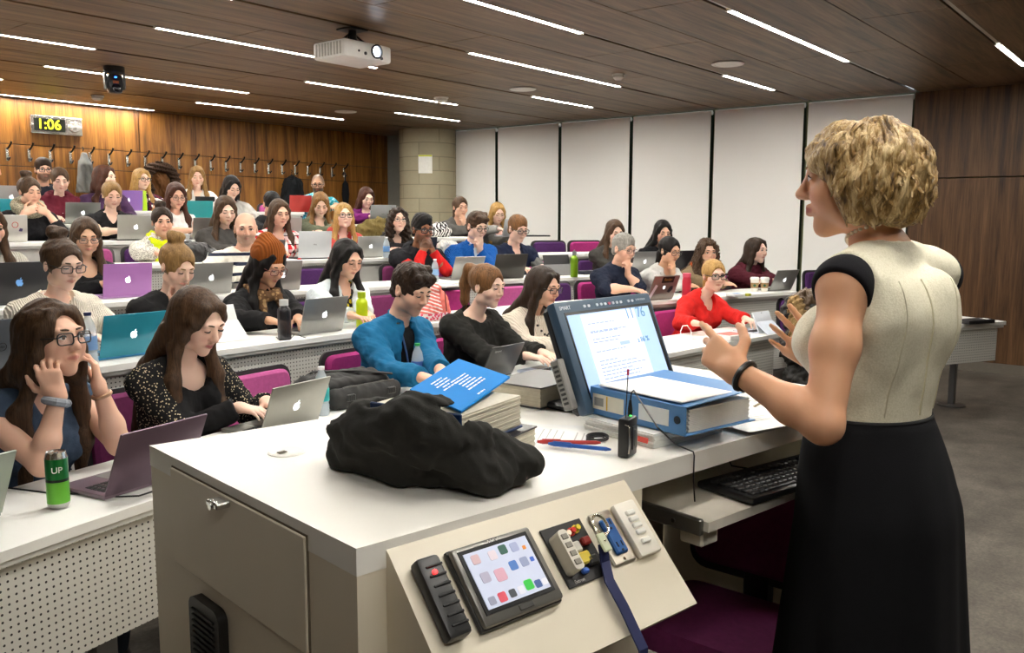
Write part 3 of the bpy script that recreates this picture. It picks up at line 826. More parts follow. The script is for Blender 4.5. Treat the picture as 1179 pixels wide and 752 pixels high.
# touch panel
x, y, w_, h_ = onq([(268, 283), (575, 182), (712, 465), (412, 590)], .012)
tp_ = thing('touch_panel', 'grey framed touch control screen showing coloured icons', 'touch screen'); tp_.matrix_world = MC @ Matrix.Translation((x, y, .001))
mb = MB(); mb.box((0, 0, .006), (w_, h_, .012), .005, seg=2); obj('bezel_base', mb, P('161616', .4), tp_)
mb = MB(); mb.box((0, 0, .016), (w_ * .97, h_ * .96, .014), .006, seg=2); fr_ = obj('bezel', mb, P('6c6a64', .32, .4), tp_)
sx_, sy_, sw, sh = onq([(330, 297), (560, 226), (668, 412), (432, 505)], .022); sx_ -= x; sy_ -= y
mb = MB(); mb.box((0, 0, .0235), (sw + .014, sh + .014, .002)); obj('screen_border', mb, P('0b0b0c', .3), tp_, (sx_, sy_, 0))
mb = MB(); mb.box((0, 0, .025), (sw, sh, .002)); obj('screen', mb, P('b9bfd2', .3, emit=.22), tp_, (sx_, sy_, 0), label='lit pale screen')
icons = [(-.36, .36, .12, 'c7a9ae'), (-.10, .34, .12, 'd6c9d2'), (.08, .38, .12, '2d5a4c'), (.26, .36, .12, '9fa7c8'), (.40, .30, .05, 'e08a30'), (-.34, .02, .13, 'a8a4b8'), (-.12, -.02, .16, 'd0a0b0'), (.12, .06, .12, '4a76b8'), (.30, .06, .12, '8f98b8'), (.43, .06, .06, '3a62c0'),
         (-.40, -.38, .10, '8d90a4'), (-.24, -.38, .12, 'd04a5a'), (-.08, -.38, .10, '40444c'), (.06, -.38, .10, 'd8d8e4'), (.20, -.34, .13, '30c040'), (.34, -.38, .1, '405a90'), (.45, -.38, .08, 'dfe0ea')]
for (ix_, iy_, s_, c_) in icons:
    mb = MB(); mb.prism(rrect(s_ * sw, s_ * sw, .2 * s_ * sw), .026, .0268); ic = obj('icon', mb, P(c_, .4, emit=.12), tp_, (sx_ + ix_ * sw, sy_ + iy_ * sh, 0))
mb = MB(); mb.box((w_ * .02, -h_ * .41, .0235), (w_ * .17, h_ * .07, .003), .001); obj('button', mb, P('3a3935', .4), tp_)
text('logo', 'AMX', .012, P('d8d6d0', .3, .6), tp_, Matrix.Translation((.0, h_ * .42, .0232)))
# connector plate
x, y, w_, h_ = onq([(622, 205), (785, 152), (872, 370), (735, 425)], .0)
cp = thing('connector_plate', 'black plate of audio and video sockets with plugged cables', 'socket plate'); cp.matrix_world = MC @ Matrix.Translation((x, y, .001))
mb = MB(); mb.box((0, 0, .002), (w_, h_, .004), .001); obj('plate', mb, P('201f1f', .4), cp)
for (a_, b_, c_) in ((.0, .30, 'f0d8c0'), (.13, .32, 'd03020'), (.26, .34, 'e8d040')):
    mb = MB(); mb.lathe([(0, .012), (.005, .012), (.006, .003), (.008, .003), (.008, 0)][::-1], 12); obj('phono_socket', mb, P(c_, .3, .3), cp, (a_ * w_, b_ * h_, .004))
mb = MB(); mb.prism(rrect(.022, .075, .008), 0, .03); k_ = obj('video_plug', mb, P('d9d4c6', .4), cp, (-w_ * .32, .0, .004))
mb = MB()
for i in range(4): mb.box((0, -.024 + i * .016, .031), (.014, .010, .003), .001)
obj('plug_ribs', mb, P('8b867a', .5), k_)
for (a_, b_, c_, s_) in ((-.02, .05, 'c8c4b8', .02), (.06, -.15, 'd8c040', .022), (.22, -.22, '33322f', .018), (.30, .1, '8a2018', .015), (-.05, -.34, '3a66c0', .01)):
    mb = MB(); mb.box((0, 0, .006), (s_ * 1.4, s_, .012), .003); obj('socket', mb, P(c_, .4), cp, (a_ * w_, b_ * h_, .004))
text('plate_mark', 'Extron', .009, P('cfcdc6', .4), cp, Matrix.Translation((-w_ * .22, -h_ * .44, .0044)))
# power outlet
x, y, w_, h_ = onq([(803, 147), (885, 122), (983, 315), (902, 343)], .0)
po = thing('power_outlet', 'blue double power outlet on a brushed metal plate', 'power outlet'); po.matrix_world = MC @ Matrix.Translation((x, y, .001))
mb = MB(); mb.box((0, 0, .003), (w_, h_, .006), .003); obj('plate', mb, P('b9b3a4', .3, .8), po)
mb = MB(); mb.box((0, 0, .009), (w_ * .52, h_ * .66, .010), .003); ou = obj('outlet', mb, P('1f5a9c', .4), po)
mb = MB()
for sy in (-1, 1):
    for sx in (-1, 1): mb.box((sx * .006, sy * .022 + .004, .0142), (.0022, .010, .002))
    mb.lathe([(0, .0152), (.0025, .0152), (.0025, .013)][::-1], 8, 0, Matrix.Translation((0, sy * .022 - .008, 0)))
obj('slots', mb, P('0c1c30', .5), ou)
mb = MB()
for sy in (-1, 1): mb.lathe([(0, .0075), (.003, .007), (.003, .005)][::-1], 10, 0, Matrix.Translation((0, sy * h_ * .42, 0)))
obj('screws', mb, P('d8d4c8', .25, .9), po)
# five switch plate
x, y, w_, h_ = onq([(897, 105), (977, 84), (1078, 275), (1005, 308)], .01)
sp_ = thing('switch_plate', 'cream raised plate with five small push switches', 'switch plate'); sp_.matrix_world = MC @ Matrix.Translation((x, y, .001))
mb = MB(); mb.box((0, 0, .008), (w_, h_, .016), .005, seg=2); obj('plate', mb, P('efe9db', .4), sp_)
for i in range(5):
    mb = MB(); mb.box((0, 0, 0), (w_ * .40, .010, .008), .002); obj('switch', mb, P('fbf8ee', .35), sp_, (-w_ * .02, h_ * (.27 - i * .12 - (.05 if i == 4 else 0)), .018))
# lanyard on a snap ring, hanging from the connector plate
p0 = MC @ onC(*z5(842, 190), .02); p1 = MC @ onC(*z5(862, 250), .03)
edge = TR + sd * Ls
pe = MC @ onC(*z5(880, 395), .012)
ly = thing('lanyard', 'dark blue lanyard with metal clip hanging over the console edge', 'lanyard')
pts = [p1, MC @ onC(*z5(872, 320), .014), pe + nP * .006, pe + sd * .05 + nP * .006]
q_ = pe + sd * .11 + nP * .012
pts += [Vector((q_.x, q_.y, q_.z - .02)), Vector((q_.x, q_.y, q_.z - .16)), Vector((q_.x + .004, q_.y, q_.z - .36))]
mb = MB(); wv = (uL * .011)
vs = []; fs = []
for i, p in enumerate(pts): vs += [p - wv, p + wv, p + wv + nP * .003, p - wv + nP * .003]
for i in range(len(pts) - 1):
    for j in range(4): fs.append((4 * i + j, 4 * i + (j + 1) % 4, 4 * i + 4 + (j + 1) % 4, 4 * i + 4 + j))
fs += [(3, 2, 1, 0), tuple(4 * (len(pts) - 1) + j for j in range(4))]
mb.add(vs, fs); obj('strap', mb, P('1c2350', .7, 0, .1), ly)
mb = MB(); ring = [p0 + (uL * math.cos(a) * .016 - sd * math.sin(a) * .020) + nP * .012 for a in [i * PI / 10 for i in range(21)]]
mb.tube(ring, .0028, 8); mb.tube([p0 + sd * .018 + nP * .012, p1 + nP * .004], [.004, .006], 8); obj('clip', mb, P('d6d0c0', .2, .95), ly)
mb = MB(); mb.box((0, 0, 0), (.02, .035, .006), .002); kk = obj('key_tag', mb, P('c9cfae', .4), ly); kk.matrix_local = fr(p1 + nP * .006, uL, -sd)
# ---- keyboard tray
ZK = .915
k0 = atz(740, 578, ZK); k1 = atz(831, 601, ZK); 
s0 = max((k0 - A).dot(uL), (J - A).dot(uL) + .03)
tr0 = (k1 - A).dot(nF); tw = 1.0
Ox = A + uL * s0; Ox.z = 0
Lk = (D - A).dot(uL) - .06 - s0
f_ = .062
mb = MB(); a_ = Ox + nF * f_; mb.prism([p.xy[:] for p in (Ox - nF * .28, a_, a_ + uL * Lk, Ox + uL * Lk - nF * .28)], ZK - .022, ZK)
kt = obj('keyboard_tray', mb, P('eee8da', .42), lec)
mb = MB(); mm = fr(Ox + uL * -.008 + nF * (f_ - .22) + Vector((0, 0, ZK - .012)), uL, nF); mb.box((0, 0, 0), (.014, .42, .036), .003); rl = obj('tray_rail', mb, P('8f8f8a', .3, .9), kt); rl.matrix_local = mm
for y_ in (-.12, .02, .14): mb = MB(); mb.lathe([(0, .004), (.005, .003), (.005, 0)][::-1], 10, 0, Matrix.Translation((-.007, y_, 0)) @ Matrix.Rotation(-PI / 2, 4, 'Y')); obj('rail_screw', mb, P('55534e', .3, .9), rl)
mb = MB(); mm2 = fr(Ox + uL * .05 + nF * (f_ - .06) + Vector((0, 0, ZK - .045)), uL, nF); mb.box((0, 0, 0), (.06, .06, .05), .004); bk = obj('tray_bracket', mb, P('e4dece', .45), kt); bk.matrix_local = mm2
print('tray', s0, f_, Lk, 'corners', [tuple(round(v, 3) for v in p) for p in (A, B, C, D, J)])
# black knee-space lining
mb = MB(); mb.prism([p.xy[:] for p in (J + uL * .004 + vL * .02, D - uL * .05 + vL * .4, D - uL * .05 + vL * .42, J + uL * .004 + vL * .44, )], .0, .2)
# ---- lecturer's chair under the tray
cpos = atz(862, 690, .45); 
lc = chair('magenta chair pushed under the lectern keyboard tray', (cpos.x - .07, cpos.y + .03, 0), math.atan2(uL.y, uL.x) + PI / 2 + .15, 'd', None)
if 'group' in lc: del lc['group']
# ================================================================== LAPTOPS
APPLE = [(0, .32), (.1, .36), (.2, .37), (.3, .33), (.36, .27), (.29, .2), (.26, .1), (.29, 0), (.4, -.09), (.34, -.25), (.25, -.4), (.15, -.46), (.05, -.43), (0, -.41), (-.05, -.43), (-.15, -.46), (-.27, -.38), (-.38, -.18), (-.42, .03), (-.38, .22), (-.28, .33), (-.15, .37), (-.06, .34)]
LEAF = [(.02, .40), (.04, .50), (.12, .58), (.2, .6), (.19, .5), (.12, .42)]
GLOW = P('f2f4f6', .4, emit=.9); KEYS = P('1f1f20', .5); SCRN = P('9fb4cc', .3, emit=.35)
LAP = {}
def ray_row(px, py, k, o):
    """point on the pixel's ray lying over the curve o behind row k's front edge"""
    d = ray(px, py) / FOC
    def g(t):
        x, y = d[0] * t, d[1] * t
        s = rs(k, x); return y - (rq(k, x) + o * math.hypot(s, 1))
    a, b = .5, 16
    for _ in range(60):
        m = (a + b) / 2
        if g(m) < 0: a = m
        else: b = m
    return Vector((d[0] * a, d[1] * a, CAMH + d[2] * a))
def lap_at(row, px, py):
    if row == 'w' or row < 4:
        p = atz(px, py, ROWZ[row]); o = (p.y - rq(row, p.x)) / math.hypot(rs(row, p.x), 1)
        if row == 'w' or .045 <= o <= .24: return p
        return ray_row(px, 250, row, min(max(o, .045), .24))
    return ray_row(px, 250, row, .10)
def laptop(key, row, px, py, label, lid='a9a8a4', base=None, w=.30, h=.205, tilt=20, yaw=0, logo='apple', metal=.55, lidrough=.35, corner=None, dz=0., name='laptop'):
    z = ROWZ[row] + dz; p = lap_at(row, px, py); d = rdir(row, p.x); rz = math.atan2(d.y, d.x) - PI / 2 + math.radians(yaw)
    t = thing(name, label, 'laptop', (p.x, p.y, z + .001), rz, 'open laptops on the lecture desks')
    D_ = .21; BM = P(base or lid, .4, metal); LM = P(lid, lidrough, metal, .03)
    mb = MB(); mb.box((0, -D_ / 2, .0085), (w, D_, .015), .004, seg=2); b = obj('base', mb, BM, t)
    mb = MB()
    for r in range(5):
        for c in range(11): mb.box((-w * .40 + c * w * .08, -.035 - r * .018, .0165), (w * .068, .0145, .002), .0006)
    obj('keyboard', mb, KEYS, b)
    mb = MB(); mb.box((0, -.165, .0163), (.09, .06, .0012), .0004); obj('trackpad', mb, P('8f8e8b', .3, .3), b)
    ML = Matrix.Translation((0, .002, .012)) @ Matrix.Rotation(math.radians(-tilt), 4, 'X')
    mb = MB(); mb.box((0, 0, h / 2), (w, .007, h), .003, seg=2); l = obj('lid', mb, LM, t); l.matrix_local = ML
    mb = MB(); mb.box((0, -.0042, h / 2), (w * .93, .001, h * .88)); obj('screen', mb, SCRN, l)
    F = fr((0, .0036, h * .5), (-1, 0, 0), (0, 0, 1))
    if logo and logo.startswith('apple'):
        s = h * .20; mb = MB(); mb.prism([(x * s, y * s) for x, y in APPLE], 0, .0008); mb.prism([(x * s, y * s) for x, y in LEAF], 0, .0008)
        lo = obj('logo', mb, GLOW if logo == 'apple' else P('5a86b8', .4, emit=.3), l, smooth=False); lo.matrix_local = F
    elif logo == 'dell':
        mb = MB(); s = .017; mb.tube([(math.cos(a) * s, math.sin(a) * s, .0005) for a in [i * PI / 12 for i in range(25)]], .0012, 6); lo = obj('logo', mb, P('1d1f22', .3, .5), l); lo.matrix_local = F
        text('logo_word', 'DELL', .011, P('1d1f22', .3, .5), lo, Matrix.Translation((0, 0, .0006)))
    elif logo == 'dellsmall':
        text('logo', 'DELL', .016, P('3a3c40', .3, .5), l, F)
    elif logo == 'lenovo':
        text('logo', 'lenovo', .02, P('9a9a98', .3, .6), l, fr((.075, .0036, h * .86), (-1, 0, 0), (0, 0, 1)))
    elif logo == 'stickers':
        s = h * .17; mb = MB(); mb.prism([(x * s, y * s) for x, y in APPLE], 0, .0008); lo = obj('logo', mb, GLOW, l); lo.matrix_local = F
        mb = MB(); mb.box((0, 0, 0), (w * .46, h * .26, .0006)); st = obj('sticker', mb, P('17130d', .5), l, label='black sticker with gold script'); st.matrix_local = fr((-.02, .0038, h * .83), (-1, 0, 0), (0, 0, 1))
        text('sticker_word', 'Fender', .032, P('c79a3c', .4), st, Matrix.Translation((0, 0, .0005)))
        mb = MB(); mb.box((0, 0, 0), (.03, .125, .0006)); st = obj('sticker', mb, P('e6e6ea', .5), l); st.matrix_local = fr((w * .38, .0038, h * .33), (-1, 0, 0), (.0, 0, 1)) @ Matrix.Rotation(-.35, 4, 'Z')
        mb = MB(); mb.prism([(-.03, -.02), (.0, -.03), (.03, .0), (.02, .03), (-.01, .025)], 0, .0006); st = obj('sticker', mb, P('26242a', .5), l); st.matrix_local = fr((-w * .26, .0038, h * .4), (-1, 0, 0), (0, 0, 1))
    if corner:
        mb = MB()
        for s in (-1, 1): mb.box((s * (w / 2 - .012), .003, .004), (.03, .014, .02), .004)
        obj('hinge_cap', mb, P(corner, .4), t)
    LAP[key] = t
    return t
def tabletpc(key, row, px, py, label, lid='d3d4d2', kick=None, w=.29, h=.19, tilt=22, yaw=0):
    z = ROWZ[row]; p = lap_at(row, px, py); d = rdir(row, p.x); rz = math.atan2(d.y, d.x) - PI / 2 + math.radians(yaw)
    t = thing('tablet_computer', label, 'tablet', (p.x, p.y, z + .001), rz)
    ML = Matrix.Translation((0, -.03, .004)) @ Matrix.Rotation(math.radians(tilt), 4, 'X')
    mb = MB(); mb.box((0, 0, h / 2), (w, .009, h), .003, seg=2); s = obj('slate', mb, P(lid, .4, .2), t); s.matrix_local = ML
    mb = MB(); mb.box((0, -.0052, h / 2), (w * .92, .001, h * .9)); obj('screen', mb, SCRN, s)
    mb = MB(); mb.lathe([(0, .001), (.003, .001), (.003, 0)][::-1], 10, 0, fr((w * .0, .0048, h * .93), (-1, 0, 0), (0, 0, 1))); obj('camera_lens', mb, P('17181a', .2), s)
    mb = MB(); top = ML @ Vector((0, .006, h * .52)); a = Vector((0, top.y + .10, .002))
    mb.add([(-w / 2, top.y, top.z), (w / 2, top.y, top.z), (w * .5, a.y, a.z), (-w * .5, a.y, a.z), (-w / 2, top.y - .004, top.z - .003), (w / 2, top.y - .004, top.z - .003), (w * .5, a.y - .005, a.z), (-w * .5, a.y - .005, a.z)],
           [(0, 1, 2, 3), (7, 6, 5, 4), (0, 4, 5, 1), (1, 5, 6, 2), (2, 6, 7, 3), (3, 7, 4, 0)]); obj('kickstand', mb, P(kick or lid, .45, .2), t)
    mb = MB(); mb.box((0, -.15, .004), (w, .2, .005), .002); k = obj('keyboard_cover', mb, P(kick or '9b9c9c', .6), t)
    mb = MB()
    for r in range(4):
        for c in range(10): mb.box((-w * .40 + c * w * .09, -.09 - r * .02, .0072), (w * .075, .016, .0016), .0005)
    obj('keys', mb, KEYS, k)
    LAP[key] = t
    return t
# front row
laptop('L1', 1, 172, 561, 'open mauve-grey laptop in front of the woman with hands on her cheeks', '6e5a68', '8d7a86', w=.31, h=.215, tilt=24, logo=None)
laptop('L2', 1, 326, 488, 'open silver laptop in front of the woman in the black sequined sweater', '9c9b92', w=.30, tilt=22)
laptop('L3', 1, 571, 425, 'open black laptop in front of the man in the teal shirt', '3a3937', w=.27, h=.19, tilt=26, logo='lenovo', metal=.1)
laptop('L4', 1, 652, 433, 'open pale silver laptop in front of the woman with the ponytail', 'b9c4d4', w=.29, tilt=26)
laptop('L5', 1, -92, 590, 'pale green-grey laptop cut off by the left edge, front desk', '9fa79b', w=.30, tilt=24, logo=None)
# second row
laptop('L6', 2, 0, 434, 'dark grey laptop with round maker badge at the left edge, second desk', '5b6066', w=.34, h=.235, tilt=14, logo='dell', metal=.3)
laptop('L7', 2, 151, 411, 'glossy teal laptop in front of the woman in the cream cardigan', '2e8ca0', '2a86b8', w=.31, h=.205, tilt=16, metal=.15, lidrough=.18)
tabletpc('L8', 2, 250, 388, 'pale grey tablet on a kickstand left of the dark tumbler')
laptop('L9', 2, 370, 384, 'open silver laptop in front of the woman in the orange beanie', 'a3a39e', w=.30, tilt=17)
laptop('L10', 2, 762, 347, 'silver laptop covered in stickers in front of the grey-haired man', '8f8a80', w=.30, tilt=22, logo='stickers')
laptop('L11', 2, 898, 335, 'silver laptop in front of the woman in the maroon hoodie by the window blinds', '9b9b98', w=.29, tilt=26)
# third row
laptop('L12', 3, 16, 350, 'big black laptop at the left edge in front of the grey cable-knit sleeve', '2b2b2d', w=.37, h=.245, tilt=8, logo='appleblue', metal=.1)
laptop('L13', 3, 142, 342, 'lilac laptop in front of the woman in the beaded black top', 'a56fae', 'b58abf', w=.31, h=.215, tilt=10, metal=.1)
laptop('L14', 3, 242, 339, 'silver laptop in front of the bald man in the striped sweater', '9b9a96', w=.30, h=.21, tilt=14)
laptop('L15', 3, 324, 335, 'silver laptop behind the orange beanie, partly hidden', '98938f', w=.29, h=.21, tilt=14)
laptop('L16', 3, 536, 322, 'silver laptop in front of the young man in the blue sweater', 'a6a5a0', w=.30, tilt=24, logo=None)
laptop('L17', 3, 585, 321, 'black laptop in front of the man in the navy vest', '3d3b36', w=.33, h=.215, tilt=18, logo=None, metal=.1)
tabletpc('L18', 3, 646, 315, 'black tablet propped up on the third desk beside the green bottle', '1b1a1c', '6c6b6b', tilt=16)
laptop('L19', 3, 741, 313, 'silver laptop right of the grey-haired man, in front of the long-haired woman in dark top', '9c9c9a', w=.28, tilt=18)
laptop('L20', 3, 786, 312, 'black laptop in front of the dark-haired woman in black by the blinds', '262527', w=.30, h=.215, tilt=22, logo=None, metal=.1)
# fourth row
laptop('L21', 4, 361, 297, 'white laptop with red hinge corners in front of the woman in the red plaid shirt', 'd3d6d8', '2a2a2c', w=.31, h=.235, tilt=8, logo='dellsmall', metal=.1, corner='d02a2a')
laptop('L22', 4, 425, 297, 'silver laptop in front of the blonde woman in the red hoodie', 'c0bfb8', w=.27, h=.19, tilt=14)
laptop('L23', 4, 307, 296, 'dark grey laptop behind the striped man, partly hidden by the orange beanie', '6f7172', w=.28, h=.17, tilt=16, logo=None)
# fifth row
laptop('L25', 5, 155, 276, 'silver laptop in front of the blonde woman in the black T-shirt', 'b3b1aa', '2a2a2a', w=.31, h=.215, tilt=10)
laptop('L26', 5, 237, 277, 'grey laptop in front of the woman in the sleeveless white top', '8f8a85', w=.27, h=.20, tilt=18, logo=None)
laptop('L27', 5, 332, 275, 'pale silver laptop in front of the long-haired woman in the green jacket', 'b9babb', w=.25, h=.20, tilt=12, logo=None)
laptop('L28', 5, 6, 276, 'white laptop with round red sticker at the left edge, fifth desk', 'cfcdc6', w=.3, h=.21, tilt=10, logo=None)
laptop('L29', 5, 590, 277, 'silver laptop in front of the blonde woman in the grey top by the blinds', 'c6c9cc', w=.26, h=.2, tilt=20, logo=None)
# sixth row
laptop('L30', 6, 95, 259, 'silver laptop in front of the person in the maroon lettered hoodie', '8f918c', w=.31, h=.2, tilt=14)
laptop('L31', 6, 226, 259.5, 'turquoise laptop in front of the woman in the light grey sweater', '2f9a9c', 'c9c9c4', w=.33, h=.23, tilt=10, logo=None, metal=.05)
laptop('L32', 6, 440, 258.5, 'grey laptop in front of the woman in the purple jacket', '9a9c9b', w=.31, h=.215, tilt=14, logo='dellsmall')
laptop('L33', 6, 4, 259, 'turquoise laptop at the left edge, sixth desk', '2f9fae', w=.32, h=.22, tilt=8, logo=None, metal=.05)
# seventh row
laptop('L34', 7, 148, 243, 'purple laptop beside the lime bottle on the rear desk', '8a62a8', w=.3, h=.21, tilt=12, metal=.1)
laptop('L35', 7, 14, 244, 'silver laptop on the rear desk in front of the bearded man', 'a6a3a0', w=.34, h=.23, tilt=10)
laptop('L36', 7, 346, 249, 'red laptop in front of the man in the turquoise shirt', 'a8322c', w=.27, h=.19, tilt=10, logo=None, metal=.05)
laptop('L37', 7, 236, 245, 'small black laptop in front of the blonde woman in white at the back', '222224', w=.22, h=.16, tilt=14, logo=None, metal=.05)
for k_, px, py, c_ in (('L28', 0, 0, 'c0392b'),):
    l = [c for c in LAP[k_].children if c.name.startswith('lid')][0]
    mb = MB(); mb.tube([(math.cos(a) * .022, math.sin(a) * .022, 0) for a in [i * PI / 10 for i in range(21)]], .0025, 6); st = obj('sticker', mb, P(c_, .5), l); st.matrix_local = fr((-.06, .0042, .13), (-1, 0, 0), (0, 0, 1))
    mb = MB(); mb.prism([(-.015, -.012), (.01, -.015), (.016, .008), (-.006, .014)], 0, .0008); st = obj('sticker', mb, P('3a2a5a', .5), l); st.matrix_local = fr((-.1, .0040, .09), (-1, 0, 0), (0, 0, 1))
# ================================================================== PEOPLE
def V3(*a): return np.array(a, float)
def nrm(v): return v / (np.linalg.norm(v) + 1e-9)
def Rz(a): c, s = math.cos(a), math.sin(a); return np.array([[c, -s, 0], [s, c, 0], [0, 0, 1.]])
def Rx(a): c, s = math.cos(a), math.sin(a); return np.array([[1, 0, 0], [0, c, -s], [0, s, c.real]])
def Ry(a): c, s = math.cos(a), math.sin(a); return np.array([[c, 0, s], [0, 1, 0], [-s, 0, c]])
class Head:
    def __init__(s, c, yaw, pitch, roll, sc): s.c = np.array(c, float); s.R = Rz(math.radians(yaw)) @ Rx(math.radians(pitch)) @ Ry(math.radians(roll)); s.s = sc
    def __call__(s, x, y, z): return s.c + s.s * (s.R @ V3(x, y, z))
    def inv(s, V): return (V - s.c) @ s.R / s.s
    def M(s):
        m = Matrix.Identity(4)
        for i in range(3):
            for j in range(3): m[i][j] = s.R[i, j] * s.s
            m[i][3] = s.c[i]
        return m
def head_prims(F, H, sex):
    s = H.s; m = sex == 'm'
    def E(c, r, k=.02, cut=False): F.ell(H(*c), V3(*r) * s, H.R, k * s, cut)
    def C(a, b, ra, rb, k=.012, cut=False): F.cone(H(*a), H(*b), ra * s, rb * s, k * s, cut)
    E((0, -.020, .030), (.074, .093, .086), .012)
    E((0, .022, .004), (.0655, .070, .086), .016)
    E((0, .030, -.050), (.055 if m else .050, .054, .055), .014)
    E((0, .064, -.092), (.026 if m else .021, .020, .020), .025)
    for q in (-1, 1):
        E((q * .036, .058, -.024), (.027, .026, .026), .03)
        E((q * .044, .004, -.068), (.020, .036, .026), .022)            # jaw angle
    C((-.038, .084, .030), (.038, .084, .030), .011 if m else .009, .011 if m else .009, .018)
    for q in (-1, 1): E((q * .0325, .1025, .010), (.020, .0175, .0125), .012, True)
    for q in (-1, 1): E((q * .0315, .0775, .0095), (.0150, .0150, .0140), .003)
    C((0, .088, .022), (0, .108, -.018), .0075, .0105, .010)
    E((0, .109, -.021), (.0105, .0105, .0095), .008)
    for q in (-1, 1): E((q * .0115, .099, -.025), (.0085, .0105, .008), .007)
    for q in (-1, 1): C((q * .021, .080, -.0515), (0, .0925, -.0485), .0045, .0062, .006)
    for q in (-1, 1): C((q * .019, .081, -.0575), (0, .0915, -.060), .0048, .0072, .005)
    for q in (-1, 1):
        F.ell(H(q * .076, -.008, -.002), V3(.010, .021, .031) * s, H.R @ Rz(q * -.35) @ Rx(.15), .008 * s)
        F.ell(H(q * .085, -.002, .004), V3(.006, .010, .015) * s, H.R @ Rz(q * -.35), .006 * s, True)
def hand(F, W, d, n, side, curl=.6, sc=1., spread=1., thumb=1., fing=None, h=None):
    d = nrm(d); n = nrm(n - d * (n @ d)); th = side * np.cross(n, d)
    L = (.066, .074, .069, .053); off = (.029, .0095, -.010, -.028); kn = (.086, .089, .084, .076)
    for i in range(4):
        K = W + d * kn[i] * sc + th * off[i] * sc * spread
        F.cone(W + th * off[i] * .55 * sc, K, .0150 * sc, .0115 * sc, .012)
        c = curl if fing is None else fing[i]; a = 0; p = K; r = .0092 - .0006 * i
        dv = nrm(d + th * (.10, .02, -.05, -.12)[i] * spread)
        for j, (fr_, da) in enumerate(((.45, 35), (.31, 52), (.24, 32))):
            a += math.radians(da) * c; q = p + (dv * math.cos(a) - n * math.sin(a)) * L[i] * fr_ * sc * 1.08
            F.cone(p, q, r * sc, (r - .0009) * sc, .004); p = q; r -= .0009
    F.ell(W + d * .02 * sc, V3(.022, .022, .016) * sc, None, .015)
    b = W + d * .022 * sc + th * .024 * sc - n * .008 * sc
    t1 = b + nrm(th * .8 * thumb + d * .62 - n * .22) * .042 * sc; t2 = t1 + nrm(th * .35 * thumb + d * .9 - n * .25) * .030 * sc; t3 = t2 + nrm(th * .15 * thumb + d * .95 - n * .3) * .024 * sc
    F.cone(W + d * .01 * sc, t1, .0165 * sc, .0115 * sc, .012); F.cone(t1, t2, .0110 * sc, .0098 * sc, .004); F.cone(t2, t3, .0098 * sc, .0075 * sc, .004)
def ik(S, W, a, b, pole):
    v = W - S; d = np.linalg.norm(v)
    if d > (a + b) * .995: f = d / ((a + b) * .995); a *= f; b *= f
    if d < abs(a - b) + .02: d = abs(a - b) + .02
    x = (a * a - b * b + d * d) / (2 * d); h = math.sqrt(max(a * a - x * x, 0)); vn = nrm(v)
    p = nrm(pole - vn * (pole @ vn)); return S + vn * x + p * h
SKIN = {'l': 'e2b49a', 'p': 'eac4ae', 't': 'd0a080', 'a': 'd9ac8c', 'd': '8a5d43', 'w': 'eecab6'}
HAIR = {'brown': ('1f150e', '5e4530'), 'dbrown': ('120c08', '382618'), 'black': ('070606', '1a1513'), 'lbrown': ('3c2615', '8d6239'), 'blond': ('7a5526', 'd3ab6a'), 'dblond': ('5a3f22', 'a98450'), 'auburn': ('25130c', '583324'), 'grey': ('5a5752', 'b5b1a8'), 'ombre': ('33221a', 'a4763f')}
# ---- small shared face parts (head-local meshes)
def eye_mesh(iris, mode, kk=1., side=1):
    mb = MB()
    for q in (side,):
        cx, cy, cz, R = q * .0315, .0775, .0095, .0166
        def sp(x, z, e=0):
            return (cx + x, cy + math.sqrt(max((R + e) ** 2 - x * x - z * z, 1e-8)), cz + z)
        up = lambda x: .0068 * (1 - (x / .0145) ** 2); lo = lambda x: -.0052 * (1 - (x / .0145) ** 2)
        if mode == 'down': up = lambda x: -.0020 * (1 - (x / .0145) ** 2)
        n = 10; vs = []
        for i in range(n + 1):
            x = -.0145 + .029 * i / n
            for j in range(3): vs.append(sp(x, lo(x) + (up(x) - lo(x)) * j / 2))
        mb.add(vs, [(i * 3 + j, (i + 1) * 3 + j, (i + 1) * 3 + j + 1, i * 3 + j + 1) for i in range(n) for j in range(2)][::1], 0)
        if mode != 'down':
            ir = [sp(.0062 * math.cos(a), max(min(.0062 * math.sin(a) + .0006, .0058), -.0046), .0006) for a in [i * PI / 8 for i in range(16)]]
            mb.add([sp(0, .0003, .0008)] + ir, [(0, i + 1, (i + 1) % 16 + 1) for i in range(16)], 1)
        pts = [sp(-.0145 + .029 * i / 8, up(max(-.0145, min(.0145, -.0145 + .029 * i / 8))) + .0006, .0006) for i in range(9)]
        mb.tube(pts, [kk * v for v in (.0006, .0011, .0014, .0015, .0015, .0015, .0014, .0011, .0006)], 5, 2)
    return mesh('eye', mb, [P('e9e2da', .25), P(iris, .2), P('17100d', .6)])
def brow_mesh(col, k=1., side=1):
    mb = MB()
    for q in (side,):
        pts = [(q * x, y, z) for x, y, z in ((.014, .0975, .0325), (.024, .0955, .0345), (.036, .0890, .0345), (.047, .0765, .0290))]
        mb.tube(pts, [.0018 * k, .0024 * k, .0021 * k, .0008 * k], 6, flat=.8)
    return mesh('eyebrow', mb, hairm(*HAIR[col]))
